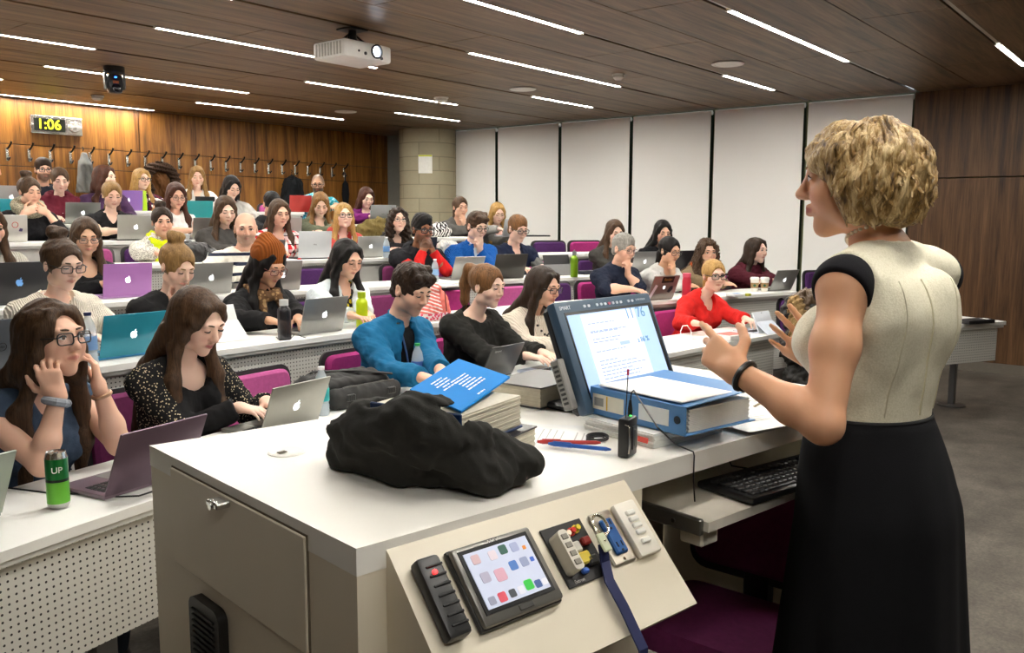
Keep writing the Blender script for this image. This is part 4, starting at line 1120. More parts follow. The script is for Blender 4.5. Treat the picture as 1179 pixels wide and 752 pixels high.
def glasses_mesh(style, kk=1.):
    mb = MB(); r, w, h, c = {'black': (.0022, .025, .0175, '15110f'), 'thick': (.0030, .026, .0185, '17110e'), 'thin': (.0012, .024, .0165, '3a332c'), 'red': (.0020, .025, .0180, '6a1a16'), 'round': (.0016, .022, .021, '231a14')}[style]
    r *= kk
    for q in (-1, 1):
        cx = q * .0335
        o = rrect(2 * w, 2 * h, h * (.95 if style == 'round' else .6), 4); o = o + [o[0]]
        mb.tube([(cx + x, .1075 - .25 * max(0, abs(cx + x) - .03) , .0065 + y) for x, y in o], r, 6, cap=False)
        mb.tube([(q * (.0335 + w), .1005, .012), (q * .070, .090, .0125), (q * .0795, .02, .0115), (q * .079, -.012, .004)], r * .9, 6)
    mb.tube([(-.0335 + w, .1080, .010), (0, .1115, .012), (.0335 - w, .1080, .010)], r, 6)
    return mesh('frame', mb, P(c, .3))
_fp = {}
def face_part(kind, key, fn):
    if (kind, key) not in _fp: _fp[(kind, key)] = fn()
    return _fp[(kind, key)]
LENS = NT('lens_glass'); LENS.b.inputs['Alpha'].default_value = .10; LENS = LENS.fin('e8eef4', .03, 0, .8)
def lens_mesh(style):
    mb = MB(); w, h = {'black': (.025, .0175), 'thick': (.026, .0185), 'thin': (.024, .0165), 'red': (.025, .0180), 'round': (.022, .021)}[style]
    for q in (-1, 1):
        o = rrect(2 * w, 2 * h, h * (.95 if style == 'round' else .6), 4); cx = q * .0335
        mb.add([(cx + x, .1075 - .25 * max(0, abs(cx + x) - .03), .0065 + y) for x, y in o], [tuple(range(len(o)))])
    return mesh('lens', mb, LENS)
def hair_build(F, H, style, N, X, f, u, L, seed, sex):
    s = H.s
    def E(c, r, k=.02, cut=False): F.ell(H(*c), V3(*r) * s, H.R, k * s, cut)
    def C(a, b, ra, rb, k=.02, cut=False): F.cone(H(*a), H(*b), ra * s, rb * s, k * s, cut)
    st, *opt = style.split('+')
    if st == 'short':
        E((0, -.026, .042), (.0785, .096, .086)); E((0, .005, .080), (.066, .082, .050), .03); E((0, .020, .022), (.0705, .074, .092), .02); E((0, -.055, -.03), (.062, .055, .05), .03)
        if 'high' in opt: E((0, .010, .105), (.060, .085, .040), .03); E((0, .06, .10), (.05, .035, .03), .02)
        if 'sweep' in opt: C((-.04, .075, .085), (.045, .07, .095), .024, .022); C((-.05, .02, .11), (.04, .03, .115), .026, .026)
        E((0, .124, -.040), (.0615, .084, .112), .010, True)
        E((0, .03, -.125), (.12, .12, .098), .01, True); E((0, -.05, -.15), (.11, .12, .085), .01, True)
        for q in (-1, 1): E((q * .094, -.004, -.026), (.026, .030, .040), .008, True)
    else:
        th = .010 if st in ('bun', 'pony', 'low', 'lowbun') else .013
        E((0, -.024, .036), (.0745 + th, .0945 + th, .083 + th)); E((0, .020, .020), (.0655 + th * .75, .070 + th * .5, .088 + th * .8), .02)
        if st in ('bun', 'pony', 'low', 'lowbun'):
            E((0, .124, -.026), (.0605, .090, .118), .010, True)
            E((0, .03, -.125), (.12, .12, .094), .012, True); E((0, -.05, -.16), (.11, .12, .085), .012, True)
            for q in (-1, 1): E((q * .094, -.004, -.022), (.026, .028, .036), .008, True)
        else:
            E((0, .122, -.018), (.0605, .090, .124), .010, True)
            for q in (-1, 1): E((q * .074, -.010, -.018), (.020, .040, .060), .02)
            E((0, .0, -.14), (.06, .13, .09), .015, True)
            C((0, .10, .108), (0, .0, .136), .0055, .003, .006, True)
        if st == 'bun':
            E((0, -.070, .135), (.046, .044, .036), .012); E((.015, -.085, .15), (.028, .026, .024), .01); E((-.02, -.06, .152), (.025, .028, .02), .01)
        if st == 'pony':
            C((0, -.10, .075), (0, -.145, .070), .026, .034); C((0, -.145, .070), (.0, -.165, -.02), .034, .036); C((0, -.165, -.02), (.005, -.15, -.11), .036, .026); C((.005, -.15, -.11), (.01, -.135, -.16), .026, .010)
        if st in ('low', 'lowbun'):
            C((0, -.09, -.03), (0, -.115, -.06), .036, .034)
            if st == 'low': C((0, -.115, -.06), (.03, -.10, -.16), .032, .018)
    if st in ('long', 'wavy', 'curly', 'bob'):
        ln = {'long': .30, 'wavy': .32, 'curly': .16, 'bob': .02}[st]
        if 'xl' in opt: ln += .10
        if 'md' in opt: ln = .12
        wide = .014 if st == 'curly' else 0
        for q in (-1, 1):
            C((q * .040, .056, .088), (q * .066, .042, .035), .016, .0145 + wide); C((q * .066, .042, .035), (q * .074, .022, -.035), .0145 + wide, .017 + wide)
            a = H(q * .074, .022, -.035); b = H(q * (.076 + wide), .004, -.105)
            F.cone(a, b, (.017 + wide) * s, (.024 + wide) * s, .03)
            front = 'back' not in opt
            if st == 'bob': F.cone(b, H(q * .074, .004, -.135), .028, .016, .03); continue
            c = N + X * q * .105 + f * (.085 if front else -.06) - u * .035
            e = N + X * q * .098 + f * (.135 if front else -.12) - u * .15
            g = N + X * q * .090 + f * (.150 if front else -.13) - u * ln
            F.cone(b, c, .024 + wide, .028 + wide, .03)
            if ln > .08:
                F.cone(c, e, .028 + wide, .027 + wide, .03); 
            if ln > .15: F.cone(e, g, .027 + wide, .006, .03)
        F.cone(H(0, -.075, .0), H(0, -.078, -.09), (.062 + wide) * s, (.058 + wide) * s, .03)
        for q in (-1, 1): F.cone(H(q * .045, -.06, -.02), H(q * .055, -.055, -.11), (.04 + wide) * s, (.036 + wide) * s, .03)
        if st != 'bob':
            for q in (-1, 0, 1):
                F.cone(H(q * .05, -.075, -.08), N + X * q * .075 - f * .10 - u * .06, .045, .040, .03); F.cone(N + X * q * .075 - f * .10 - u * .06, N + X * q * .07 - f * .125 - u * max(.1, ln * .85), .040, .022, .03)
    if st == 'wavy' or 'wave' in opt: F.disp(.0034, .10, seed, (1, 1, .8))
    elif st == 'curly': F.disp(.010, .045, seed)
    elif st == 'bun': F.disp(.0022, .04, seed)
    elif st == 'short': F.disp(.0028 if 'high' in opt or 'sweep' in opt else .0016, .035, seed)
    else: F.disp(.0016, .06, seed, (1, 1, .12))
HRES = {1: .0044, 2: .0054, 3: .0062, 4: .0072, 5: .0080, 6: .0086, 7: .0090}
# ---- one shared lower body: trousers and shoes, seated
_low = {}
def lower(col, sex):
    k = (col, sex)
    if k in _low: return _low[k]
    F = Fld((-.27, -.22, .0), (.27, .62, .74), .011)
    F.ell((0, 0, .575), (.165, .125, .115))
    for q in (-1, 1):
        F.cone((q * .085, .02, .545), (q * .105, .40, .535), .085, .062, .03); F.cone((q * .105, .40, .535), (q * .105, .30, .09), .062, .042, .02)
    F.disp(.003, .12, 3)
    V, Fc = F.tri(); a = fmesh('trousers', V, Fc, cloth(col, 'plain', col))
    F = Fld((-.2, .12, -.02), (.2, .6, .14), .008)
    for q in (-1, 1): F.cone((q * .105, .27, .05), (q * .115, .43, .036), .042, .034, .02); F.cone((q * .105, .30, .06), (q * .105, .30, .11), .04, .038, .02)
    F.halfspace((0, 0, .006), (0, 0, -1))
    V, Fc = F.tri(); b = fmesh('shoes', V, Fc, P('2a2624', .5))
    _low[k] = (a, b); return _low[k]
BUILT = {}
def person(label, px, py, row, hd=(0, -15, 0), by=0, o=.60, sex='f', sk='l', hair='long', hc='brown', top=None, arms=('desk',), gl=None, eyes='open', iris='4a3420', hs=1., legs='2b3340', beard=None, buzz=None, lean=0., lips='b96a62', group='students seated at the lecture desks', chairpad='m', chairlabel=None, seed=None):
    seed = seed or int(px * 7 + py); seed = abs(int(seed)); h = HRES[row]; g = 1.06 if sex == 'm' else 1.0
    Hw = ray_row(px, py, row, o); zf = fz(row); d = rdir(row, Hw.x)
    rz = math.atan2(d.y, d.x) - PI / 2 + math.radians(by); fw = Vector((-math.sin(rz), math.cos(rz), 0))
    dz = Hw.z - zf - .565; Lt = .665 * g
    off = math.sqrt(max(Lt * Lt - dz * dz, .0004)) if dz < Lt else .02
    off = min(off, .22 if row == 1 else .15) + lean
    base = Vector((Hw.x, Hw.y, 0)) - fw * off; base.z = zf
    short, _, rest = label.partition('|'); label = short + rest
    t = thing('person', label, 'person', base, rz, group)
    Mi = Matrix.Translation(base) @ Matrix.Rotation(rz, 4, 'Z'); Mi = Mi.inverted()
    W2L = lambda v: np.array(Mi @ Vector(v))
    hsc = hs * (1.04 if sex == 'm' else 1.0)
    H = Head(W2L(Hw), hd[0], hd[1], hd[2], hsc); P0 = V3(0, 0, .565)
    u0 = nrm(H.c - P0); N = H.c - u0 * .172 * hsc + V3(0, -.040, 0); u = nrm(N - P0); L = np.linalg.norm(N - P0)
    X = V3(1, 0, 0); f = np.cross(u, X)
    sw = (.158 if sex == 'f' else .182); TP = lambda x, y, z: P0 + X * x + f * y + u * z
    S = {q: N + X * q * sw - u * .072 for q in (-1, 1)}
    zd = .73; armW = {}; armE = {}; hnd = {}
    specs = arms if len(arms) == 2 and isinstance(arms[0], tuple) else (arms, arms)
    for q, sp in zip((1, -1), specs):
        k = sp[0]; la, lb = (.285, .245) if sex == 'f' else (.305, .265); pole = V3(q * .55, -.35, -1); curl = .65
        if k == 'lap':
            curl = .40; l = LAP[sp[1]]; lm = Matrix.Translation(l.location) @ Matrix.Rotation(l.rotation_euler.z, 4, 'Z')
            W = W2L(lm @ Vector((q * .07, -.20, .084))); dv = nrm(W2L(lm @ Vector((q * .035, -.06, .070))) - W); n = V3(0, 0, 1)
        elif k == 'px':
            W = W2L(atz(sp[1], sp[2], ROWZ[row] + sp[3])); dv = nrm(V3(*(sp[4] if len(sp) > 4 else (-q * .35, 1, -.15)))); n = V3(*(sp[5] if len(sp) > 5 else (0, 0, 1))); curl = sp[6] if len(sp) > 6 else .6
        elif k == 'chin':
            W = H(q * .022, .075, -.200); dv = nrm(H(-q * .012, .090, -.10) - W); n = nrm(H.R @ V3(q * .35, 1, .1)); curl = 1.35; pole = V3(q * .25, .30, -1)
        elif k == 'mouth':
            W = H(q * .045, .110, -.160); dv = nrm(H(-q * .002, .118, -.06) - W); n = nrm(H.R @ V3(q * .75, .7, .1)); curl = 1.1; pole = V3(q * .45, .25, -1)
        elif k == 'cheek':
            W = H(q * .075, .095, -.165); dv = nrm(H(q * .088, .062, -.03) - W); n = nrm(H.R @ V3(q * .8, .75, 0)); curl = .72; pole = V3(q * .15, .35, -1)
        elif k == 'fold':
            W = V3(-q * .03, H.c[1] + .165 + (.03 if q > 0 else 0), zd + .072); curl = .3; dv = nrm(V3(-q, .15, -.05)); n = V3(0, .3, 1); pole = V3(q * .55, -.3, -.7)
        elif k == 'up':
            W = H(q * .10, .12, -.16); dv = nrm(V3(-q * .8, .1, .4)); n = nrm(V3(0, 1, .2)); curl = 1.0; pole = V3(q * .4, .3, -1)
        else:
            curl = .45; W = V3(q * .13, H.c[1] + .23, zd + .074); dv = nrm(V3(-q * .35, 1, -.12)); n = V3(0, 0, 1)
        v = W - S[q]
        if np.linalg.norm(v) > (la + lb) * 1.12: W = S[q] + nrm(v) * (la + lb) * 1.12
        E_ = ik(S[q], W, la, lb, pole)
        if k in ('chin', 'mouth', 'cheek', 'up') and E_[2] < zd + .05: E_ = E_ + V3(0, .0, zd + .062 - E_[2])
        ye = o + off - .465
        if E_[1] >= ye: E_[2] = max(E_[2], zd + .072)
        elif W[1] > ye:
            tt = (ye - E_[1]) / (W[1] - E_[1]); zc_ = E_[2] + (W[2] - E_[2]) * tt; need = zd + .072 - zc_
            if need > 0: E_[2] += need / max(1 - tt, .25)
        armW[q] = W; armE[q] = E_; hnd[q] = (dv, n, curl)
    top = dict(dict(col='333333', kind='plain', col2='888888', sl='long', neck='crew', e=.014, under=None, open=False, hood=False, collar=None), **(top or {}))
    # ---------------- body
    allp = np.array([H.c] + list(S.values()) + list(armW.values()) + list(armE.values()) + [P0])
    lo, hi = allp.min(0) - .20, allp.max(0) + .20; hi[2] = max(hi[2], H.c[2] + .15)
    ar = 1.0 if sex == 'f' else 1.14
    def torso(F, e):
        w = 1.0 if sex == 'f' else 1.12
        F.ell(TP(0, 0, .01), V3(.160 * w + e, .118 + e, .115 + e), np.stack([X, f, u], 1), .03)
        F.ell(TP(0, .004, .42 * L), V3(.128 * w + e, .098 * w + e, .15), np.stack([X, f, u], 1), .05)
        F.ell(TP(0, .0, .72 * L), V3(.150 * w + e, .104 * w + e, .15 + e), np.stack([X, f, u], 1), .05)
        F.cone(S[-1], S[1], .046 * w + e, .046 * w + e, .04)
        for q in (-1, 1): F.cone(N - u * .012 - f * .01, S[q] + u * .006, .044 + e * .6, .039 * w + e, .03)
        if sex == 'f':
            for q in (-1, 1): F.ell(TP(q * .072, .085, .63 * L), V3(.062, .060, .066) + e, None, .04)
    def arm(F, q, e, frac=2., flare=0.):
        r = ar
        pts = [S[q], armE[q], armW[q]]
        if frac <= 1: F.cone(pts[0], pts[0] + (pts[1] - pts[0]) * frac, .044 * r + e, (.045 - .008 * frac) * r + e + flare, .03, flat=True)
        else:
            fr2 = min(frac - 1, 1.); w = pts[1] + (pts[2] - pts[1]) * fr2
            F.cone(pts[0], pts[1], .045 * r + e, .038 * r + e, .03); F.cone(pts[1], w, .038 * r + e, (.038 - .013 * fr2) * r + e + flare, .015, flat=True)
    F = Fld(lo, hi, h)
    torso(F, -.012)
    KN = 1
    F.cone(N - u * .03, H(0, -.022, -.080), .056 * (1.12 if sex == 'm' else .92), .0455 * (1.16 if sex == 'm' else .92), .018)
    for q in (-1, 1):
        F.cone(S[q], armE[q], .042 * ar, .036 * ar, .03); F.cone(armE[q], armE[q] + (armW[q] - armE[q]) * .35, .037 * ar, .036 * ar, .02); F.cone(armE[q] + (armW[q] - armE[q]) * .35, armW[q], .036 * ar, .0225 * ar, .02)
        hand(F, armW[q], hnd[q][0], hnd[q][1], q, hnd[q][2], .93 if sex == 'f' else 1.05)
    head_prims(F, H, sex)
    V, Fc = F.tri(); V, Fc = biggest(V, Fc)
    c = np.tile(np.array(lin(SKIN[sk])), (len(V), 1)); Q = H.inv(V); x, y, z = Q.T
    def paint(mask, colr, a=1.):
        m = (mask * a)[:, None]; c[:, :3] = c[:, :3] * (1 - m) + np.array(lin(colr)[:3]) * m
    sm = lambda v: 1 / (1 + np.exp(-v))
    face = (y > .0) & (np.abs(z) < .14) & (np.abs(x) < .1)
    paint(np.exp(-((np.abs(x) - .04) ** 2 / .0004 + (z + .022) ** 2 / .0004)) * face, 'c9776a', .28)
    paint(np.exp(-(x ** 2 / .0003 + (z + .022) ** 2 / .0002)) * (y > .09), 'c97f6c', .25)
    if beard: paint(sm((-.028 + .25 * np.maximum(0, .05 - np.abs(x)) * 0 - z) * 300) * face * (z > -.13) * sm((y - .015) * 200), beard[0], beard[1])
    if buzz: paint(sm((y * -1 + .055) * 90) * (z > -.03) * sm((z - .0) * 60), buzz[0], buzz[1])
    paint(sm((.0205 - np.abs(x)) * 700) * sm((.0078 - .18 * np.abs(x) - np.abs(z + .0545)) * 1100) * (y > .072), lips if sex == 'f' else 'a8665a', .8 if sex == 'f' else .5)
    wr = np.minimum(np.linalg.norm(V - armW[1], axis=1), np.linalg.norm(V - armW[-1], axis=1))
    mkobj('body', fmesh('body', V, Fc, skinm(), c), t)
    # ---------------- clothing
    slv = {'none': 0, 'cap': .22, 'short': .55, 'elbow': 1.05, '34': 1.5, 'long': 1.93}[top['sl']]; e = top['e']
    def shirt(name, col, kind, col2, e, slv, neck, openf, hood, collar, fold=.0042):
        F = Fld(lo, hi, max(h, .0056)); torso(F, e)
        for q in (-1, 1):
            if slv: F.cone(S[q], S[q] + (armE[q] - S[q]) * .3, .045 * ar + e, .042 * ar + e, .03)
            else: F.ell(S[q] + X * q * .065 + u * .0, V3(.035, .10, .085), np.stack([X, f, u], 1), .012, True)
        nb = N + u * .028
        if neck == 'crew': F.ell(nb + f * .012, V3(.068, .066, .055), np.stack([X, f, u], 1), .010, True)
        elif neck == 'boat': F.ell(nb + f * .02 - u * .012, V3(.105, .085, .055), np.stack([X, f, u], 1), .010, True)
        elif neck == 'scoop': F.ell(nb + f * .05 - u * .045, V3(.082, .11, .085), np.stack([X, f, u], 1), .010, True)
        elif neck in ('v', 'deepv'):
            F.ell(nb + f * .012, V3(.070, .070, .055), np.stack([X, f, u], 1), .010, True)
            F.cone(N + f * .09 + u * .0, N + f * .155 - u * (.14 if neck == 'v' else .21), .055, .008, .012, True)
        if openf:
            F.ell(nb + f * .02, V3(.070, .074, .055), np.stack([X, f, u], 1), .010, True)
            F.cone(N + f * .125, P0 + f * .215 + u * .0, .050, .075, .012, True); F.cone(N + f * .10 + u * .02, N + f * .13 - u * .18, .06, .055, .012, True)
        if hood:
            for i in range(8):
                a0, a1 = [math.radians(200 * (j / 8 - .5)) for j in (i, i + 1)]
                pp = [N + X * math.sin(a) * .105 - f * (math.cos(a) * .095 - .02) + u * (.012 + .02 * math.cos(a)) for a in (a0, a1)]
                F.cone(pp[0], pp[1], .030, .030, .015)
        if collar:
            for q in (-1, 1):
                for rr, zz in ((.060, .050), (.072, .020)):
                    for i in range(6):
                        a0, a1 = [math.radians(q * 150 * j / 6) for j in (i, i + 1)]
                        pp = [N + X * math.sin(a) * rr - f * (math.cos(a) * rr - .012) + u * (zz - .028 * (1 - math.cos(a)) * .5) for a in (a0, a1)]
                        F.cone(pp[0], pp[1], .0085, .0085, .012)
                F.cone(N + X * q * .045 + f * .075 + u * .01, N + X * q * .062 + f * .108 - u * .055, .012, .007, .012)
        for q in (-1, 1):
            if slv: arm(F, q, e * .9, slv, .003)
        F.disp(fold, .13, seed); F.disp(fold * .45, .055, seed + 1)
        V, Fc = F.tri(); V, Fc = biggest(V, Fc)
        return mkobj(name, fmesh(name, V, Fc, cloth(col, kind, col2)), t)
    if top['under']:
        un = top['under']; shirt('undershirt', un[0], un[2] if len(un) > 2 else 'plain', un[3] if len(un) > 3 else un[0], .003, .3, un[1], False, False, un[4] if len(un) > 4 else None, .002)
    shirt(top.get('name', 'sweater'), top['col'], top['kind'], top['col2'], e, slv, top['neck'], top['open'], top['hood'], top['collar'])
    if top.get('under_sl'):
        F = Fld(lo, hi, max(h, .0056))
        for q in (-1, 1): arm(F, q, .008, 1.93, .003)
        F.disp(.004, .09, seed)
        V, Fc = F.tri(); mkobj('sleeves', fmesh('sleeves', V, Fc, cloth(top['under_sl'], 'plain', top['under_sl'])), t)
    # ---------------- hair
    if hair:
        F = Fld(np.minimum(H.c - .24, N - .30) - V3(0, 0, .18), np.maximum(H.c + .26, N + .26), max(h, .0046))
        hair_build(F, H, hair, N, X, f, u, L, seed, sex); V, Fc = F.tri(); V, Fc = biggest(V, Fc)
        mkobj('hair', fmesh('hair', V, Fc, hairm(*HAIR[hc])), t)
    HM = H.M()
    bc = hc if hc in ('black', 'dbrown', 'grey') else 'brown' if hc in ('brown', 'auburn', 'ombre', 'lbrown') else 'dblond'
    for sd_ in (-1, 1):
        q = mkobj('eye', face_part('eyes', (iris, eyes, row > 2, sd_), lambda: eye_mesh(iris, eyes, 2.6 if row > 2 else 2.1, sd_)), t); q.matrix_local = HM
        q = mkobj('eyebrow', face_part('brow', (bc, row > 2, sd_), lambda: brow_mesh(bc, 2.3 if row > 2 else 1.8, sd_)), t); q.matrix_local = HM
    if gl:
        q = mkobj('glasses', face_part('gl', (gl, row > 2), lambda: glasses_mesh(gl, 1.4 if row > 2 else 1.)), t); q.matrix_local = HM
        mkobj('lens', face_part('ln', gl, lambda: lens_mesh(gl)), q)
    a, b = lower(legs, sex); mkobj('trousers', a, t); mkobj('shoes', b, t)
    ctx = dict(t=t, H=H, N=N, X=X, f=f, u=u, L=L, P0=P0, S=S, W=armW, E=armE, TP=TP, lo=lo, hi=hi, h=h, base=base, rz=rz, seed=seed)
    if chairpad: chair(chairlabel or {'m': 'magenta', 'l': 'pink', 'p': 'dark purple', 'd': 'plum'}[chairpad] + ' chair under the ' + short, base, rz, chairpad)
    return ctx
# ---- garments and accessories worn by people (children of their person)
def scarf(c, name, col, kind, col2, r=.036, hang=0, big=1., rise=.0):
    N, X, f, u = c['N'], c['X'], c['f'], c['u']
    F = Fld(c['lo'], c['hi'], max(c['h'], .006))
    for k in range(14):
        a0, a1 = [2 * PI * j / 14 for j in (k, k + 1)]
        pp = [N + X * math.sin(a) * .082 * big + f * (math.cos(a) * .082 * big + .018) + u * (.030 + rise - .030 * math.cos(a)) for a in (a0, a1)]
        F.cone(pp[0], pp[1], r, r, .02)
    for q in (-1, 1):
        if hang: F.cone(N + X * q * .055 + f * .10, N + X * q * .070 + f * .155 - u * .14, r * .9, r * .95, .02); F.cone(N + X * q * .070 + f * .155 - u * .14, N + X * q * .072 + f * .150 - u * hang, r * .95, r * .8, .02)
    F.disp(.005, .06, c['seed']); V, Fc = F.tri(); V, Fc = biggest(V, Fc)
    return mkobj(name, fmesh(name, V, Fc, cloth(col, kind, col2)), c['t'])
def beanie(c, col, col2):
    H = c['H']; s = H.s; F = Fld(H.c - .2, H.c + .24, .0046)
    F.ell(H(0, -.030, .062), V3(.094, .112, .090) * s, H.R); F.cone(H(0, -.02, .10), H(0, -.07, .135), .075, .05, .04)
    F.ell(H(0, .03, -.085), V3(.14, .16, .120) * s, H.R, .012, True)
    V, Fc = F.tri(); V, Fc = biggest(V, Fc); mkobj('beanie', fmesh('beanie', V, Fc, cloth(col, 'cable', col2)), c['t'])
def bead_necklace(c, col, r=.006, n=26, drop=.10):
    N, X, f, u = c['N'], c['X'], c['f'], c['u']; mb = MB()
    for k in range(n):
        a = PI * 2 * k / n; p = N + X * math.sin(a) * .070 + f * (math.cos(a) * (.064 + drop * .75 * (math.cos(a) > 0)) + .020) + u * (.018 - drop * max(0, math.cos(a)) ** 1.5)
        bm = bmesh.new(); bmesh.ops.create_icosphere(bm, subdivisions=1, radius=r); bm.verts.index_update()
        mb.add([Vector(p) + v.co for v in bm.verts], [[v.index for v in q.verts] for q in bm.faces]); bm.free()
    obj('necklace', mb, P(col, .3), c['t'])
def cuff(c, q, name, col, r=.029, w=.016, t=.35, lump=False, metal=0.):
    W, E_ = c['W'][q], c['E'][q]; d = nrm(W - E_); p = E_ + (W - E_) * (1 - .0 - t * .12); mb = MB()
    a = nrm(np.cross(d, V3(.3, .4, .8))); b = np.cross(d, a)
    pts = [p + (a * math.cos(k * PI / 10) + b * math.sin(k * PI / 10)) * r * (1 + (.10 * math.sin(k * 2.9) if lump else 0)) for k in range(21)]
    mb.tube(pts, w / 2, 8, flat=1.); o = obj(name, mb, P(col, .8 if lump else .3, metal), c['t']); return o
G = 'students seated at the lecture desks'
# ------------------------------------------------------------------ front row
c = person('woman in a sleeveless denim top and black glasses| resting cheeks on both hands', 60, 392, 1, hd=(4, 4, 0), o=.50, sk='l', hair='wavy+xl', hc='brown', top=dict(col='39485c', kind='melange', col2='54657a', sl='none', neck='v', collar=None, name='denim_top'), arms=('cheek',), gl='black', hs=1.02, chairpad='d')
cuff(c, 1, 'scrunchie', '8b8f96', .030, .026, .55, True); cuff(c, -1, 'wristwatch', 'c9a184', .027, .014, .9, False, .8)
c = person('woman in a black gold-sequinned sweater| with long brown hair at a silver laptop', 228, 371, 1, hd=(2, -24, 0), o=.60, sk='p', hair='long+xl', hc='brown', top=dict(col='1a191a', kind='dots', col2='dccba6', neck='scoop', e=.018), arms=('lap', 'L2'), eyes='down', lips='a8344c', hs=1.03, chairpad='d')
c = person('man in an open teal shirt| over a black tee, looking down', 473, 334, 1, hd=(-4, -22, 0), o=.60, sex='m', sk='l', hair='short+sweep', hc='dbrown', top=dict(col='1a6690', col2='2380ac', open=True, collar=1, under=('161617', 'crew'), name='shirt', e=.020), arms=(('px', 487, 435, .095), ('px', 507, 426, .095)), eyes='down', hs=1.02, beard=('6b4a3a', .25), chairpad='m')
mb = MB()
mb.tube([c['N'] + c['X'] * .05 + c['f'] * .075, c['N'] + c['X'] * .035 + c['f'] * .135 - c['u'] * .12, c['N'] + c['X'] * .0 + c['f'] * .155 - c['u'] * .24], .005, 6); obj('lanyard', mb, P('3c5a8c', .6), c['t'])
c = person('woman with a light brown ponytail| and loose black top in front row', 561, 330, 1, hd=(0, -10, 0), o=.60, sk='p', hair='pony', hc='lbrown', top=dict(col='23221f', neck='boat', e=.022), arms=('lap', 'L4'), eyes='down', chairpad='m')
mb = MB(); mb.lathe([(0, .004), (.005, .0), (0, -.004)][::-1], 10); e_ = obj('earring', mb, P('f2f0ea', .2, .2), c['t'], c['H'](.084, -.002, -.034)); e_ = obj('earring', mb, P('f2f0ea', .2, .2), c['t'], c['H'](-.084, -.002, -.034))
c = person('woman in a cream cable-knit sweater| with dark hair and glasses by monitor', 626, 331, 1, hd=(0, -12, 0), o=.60, sk='l', hair='long+md', hc='dbrown', top=dict(col='e2d6c6', kind='cable', col2='c9bba8', e=.022), arms=('desk',), gl='black', eyes='down', chairpad='l')
bead_necklace(c, '2a2522', .008, 22, .11)
c = person('blonde woman in a bright red sweater| and dark glasses facing us', 822, 318, 1, hd=(-30, -4, 0), o=.54, sk='p', hair='low', hc='blond', top=dict(col='cf2622', col2='e04038', neck='scoop', e=.020), arms=(('px', 800, 372, .085), ('px', 858, 367, .085)), gl='thick', chairpad='m')
# ------------------------------------------------------------------ second row
c = person('woman in a cream cardigan| with brown top bun and glasses', 72, 305, 2, hd=(0, -14, 0), o=.55, sk='p', hair='bun', hc='brown', top=dict(col='e9e1d2', kind='knit', col2='cfc4b0', open=True, under=('f2efe9', 'scoop'), e=.022, name='cardigan'), arms=('lap', 'L7'), gl='black', eyes='down', chairpad='p')
c = person('woman with a streaked top knot| in black, chin on her hand', 204, 307, 2, hd=(0, -26, 0), o=.55, sk='p', hair='bun', hc='dblond', top=dict(col='1b1a1b', neck='v', e=.018), arms=(('chin',), ('fold',)), eyes='down', chairpad='d')
c = person('woman in an orange knitted beanie| with red glasses and brown scarf', 309, 306, 2, hd=(4, -24, 0), o=.55, sk='t', hair='long', hc='black', top=dict(col='1d1c1d', e=.022), arms=(('px', 310, 369, .078), ('px', 343, 366, .078)), gl='red', eyes='down', chairpad='d')
beanie(c, '96511c', '5e2f10'); scarf(c, 'scarf', '6a4e35', 'floral', 'a8865e', .026, .32)
c = person('woman in a pale denim jacket| with long black hair and floral dress', 400, 299, 2, hd=(-2, -20, 0), o=.55, sk='l', hair='long+xl', hc='black', top=dict(col='cfdadd', kind='melange', col2='e6ecee', open=True, under=('25242a', 'v', 'floral', 'd8c22a'), e=.020, name='jacket'), arms=(('px', 405, 363, .078), ('px', 421, 361, .078)), eyes='down', chairpad='p')
c = person('grey-haired man in a navy shirt| with glasses, hand at his mouth', 718, 287, 2, hd=(0, -12, 0), o=.55, sex='m', sk='l', hair='short', hc='grey', top=dict(col='1c2233', col2='2c3448', collar=1, sl='elbow', name='shirt', e=.020), arms=(('desk',), ('chin',)), gl='thin', eyes='down', chairpad='m')
c = person('woman in a light grey cardigan| with black hair and glasses touching mouth', 771, 289, 2, hd=(-4, -14, 0), o=.55, sk='a', hair='low', hc='black', top=dict(col='b9b8b4', kind='melange', col2='d0cfcb', neck='v', e=.018, name='cardigan'), arms=(('fold',), ('chin',)), gl='black', eyes='down', chairpad='m')
c = person('woman with curly brown hair and orange scarf| in khaki sweater', 814, 291, 2, hd=(-24, -6, 0), o=.54, sk='l', hair='curly+md', hc='brown', top=dict(col='7c6a50', kind='melange', col2='8f7d62', e=.02), arms=('fold',), chairpad='m')
scarf(c, 'scarf', 'b8501e', 'floral', '7a3a1a', .022)
c = person('woman in a maroon hoodie by the blinds| with long dark hair', 871, 289, 2, hd=(6, -2, 0), o=.56, sk='p', hair='long', hc='dbrown', top=dict(col='4a1622', col2='5e2030', hood=True, e=.028, name='hoodie'), arms=('fold',), chairpad='m')
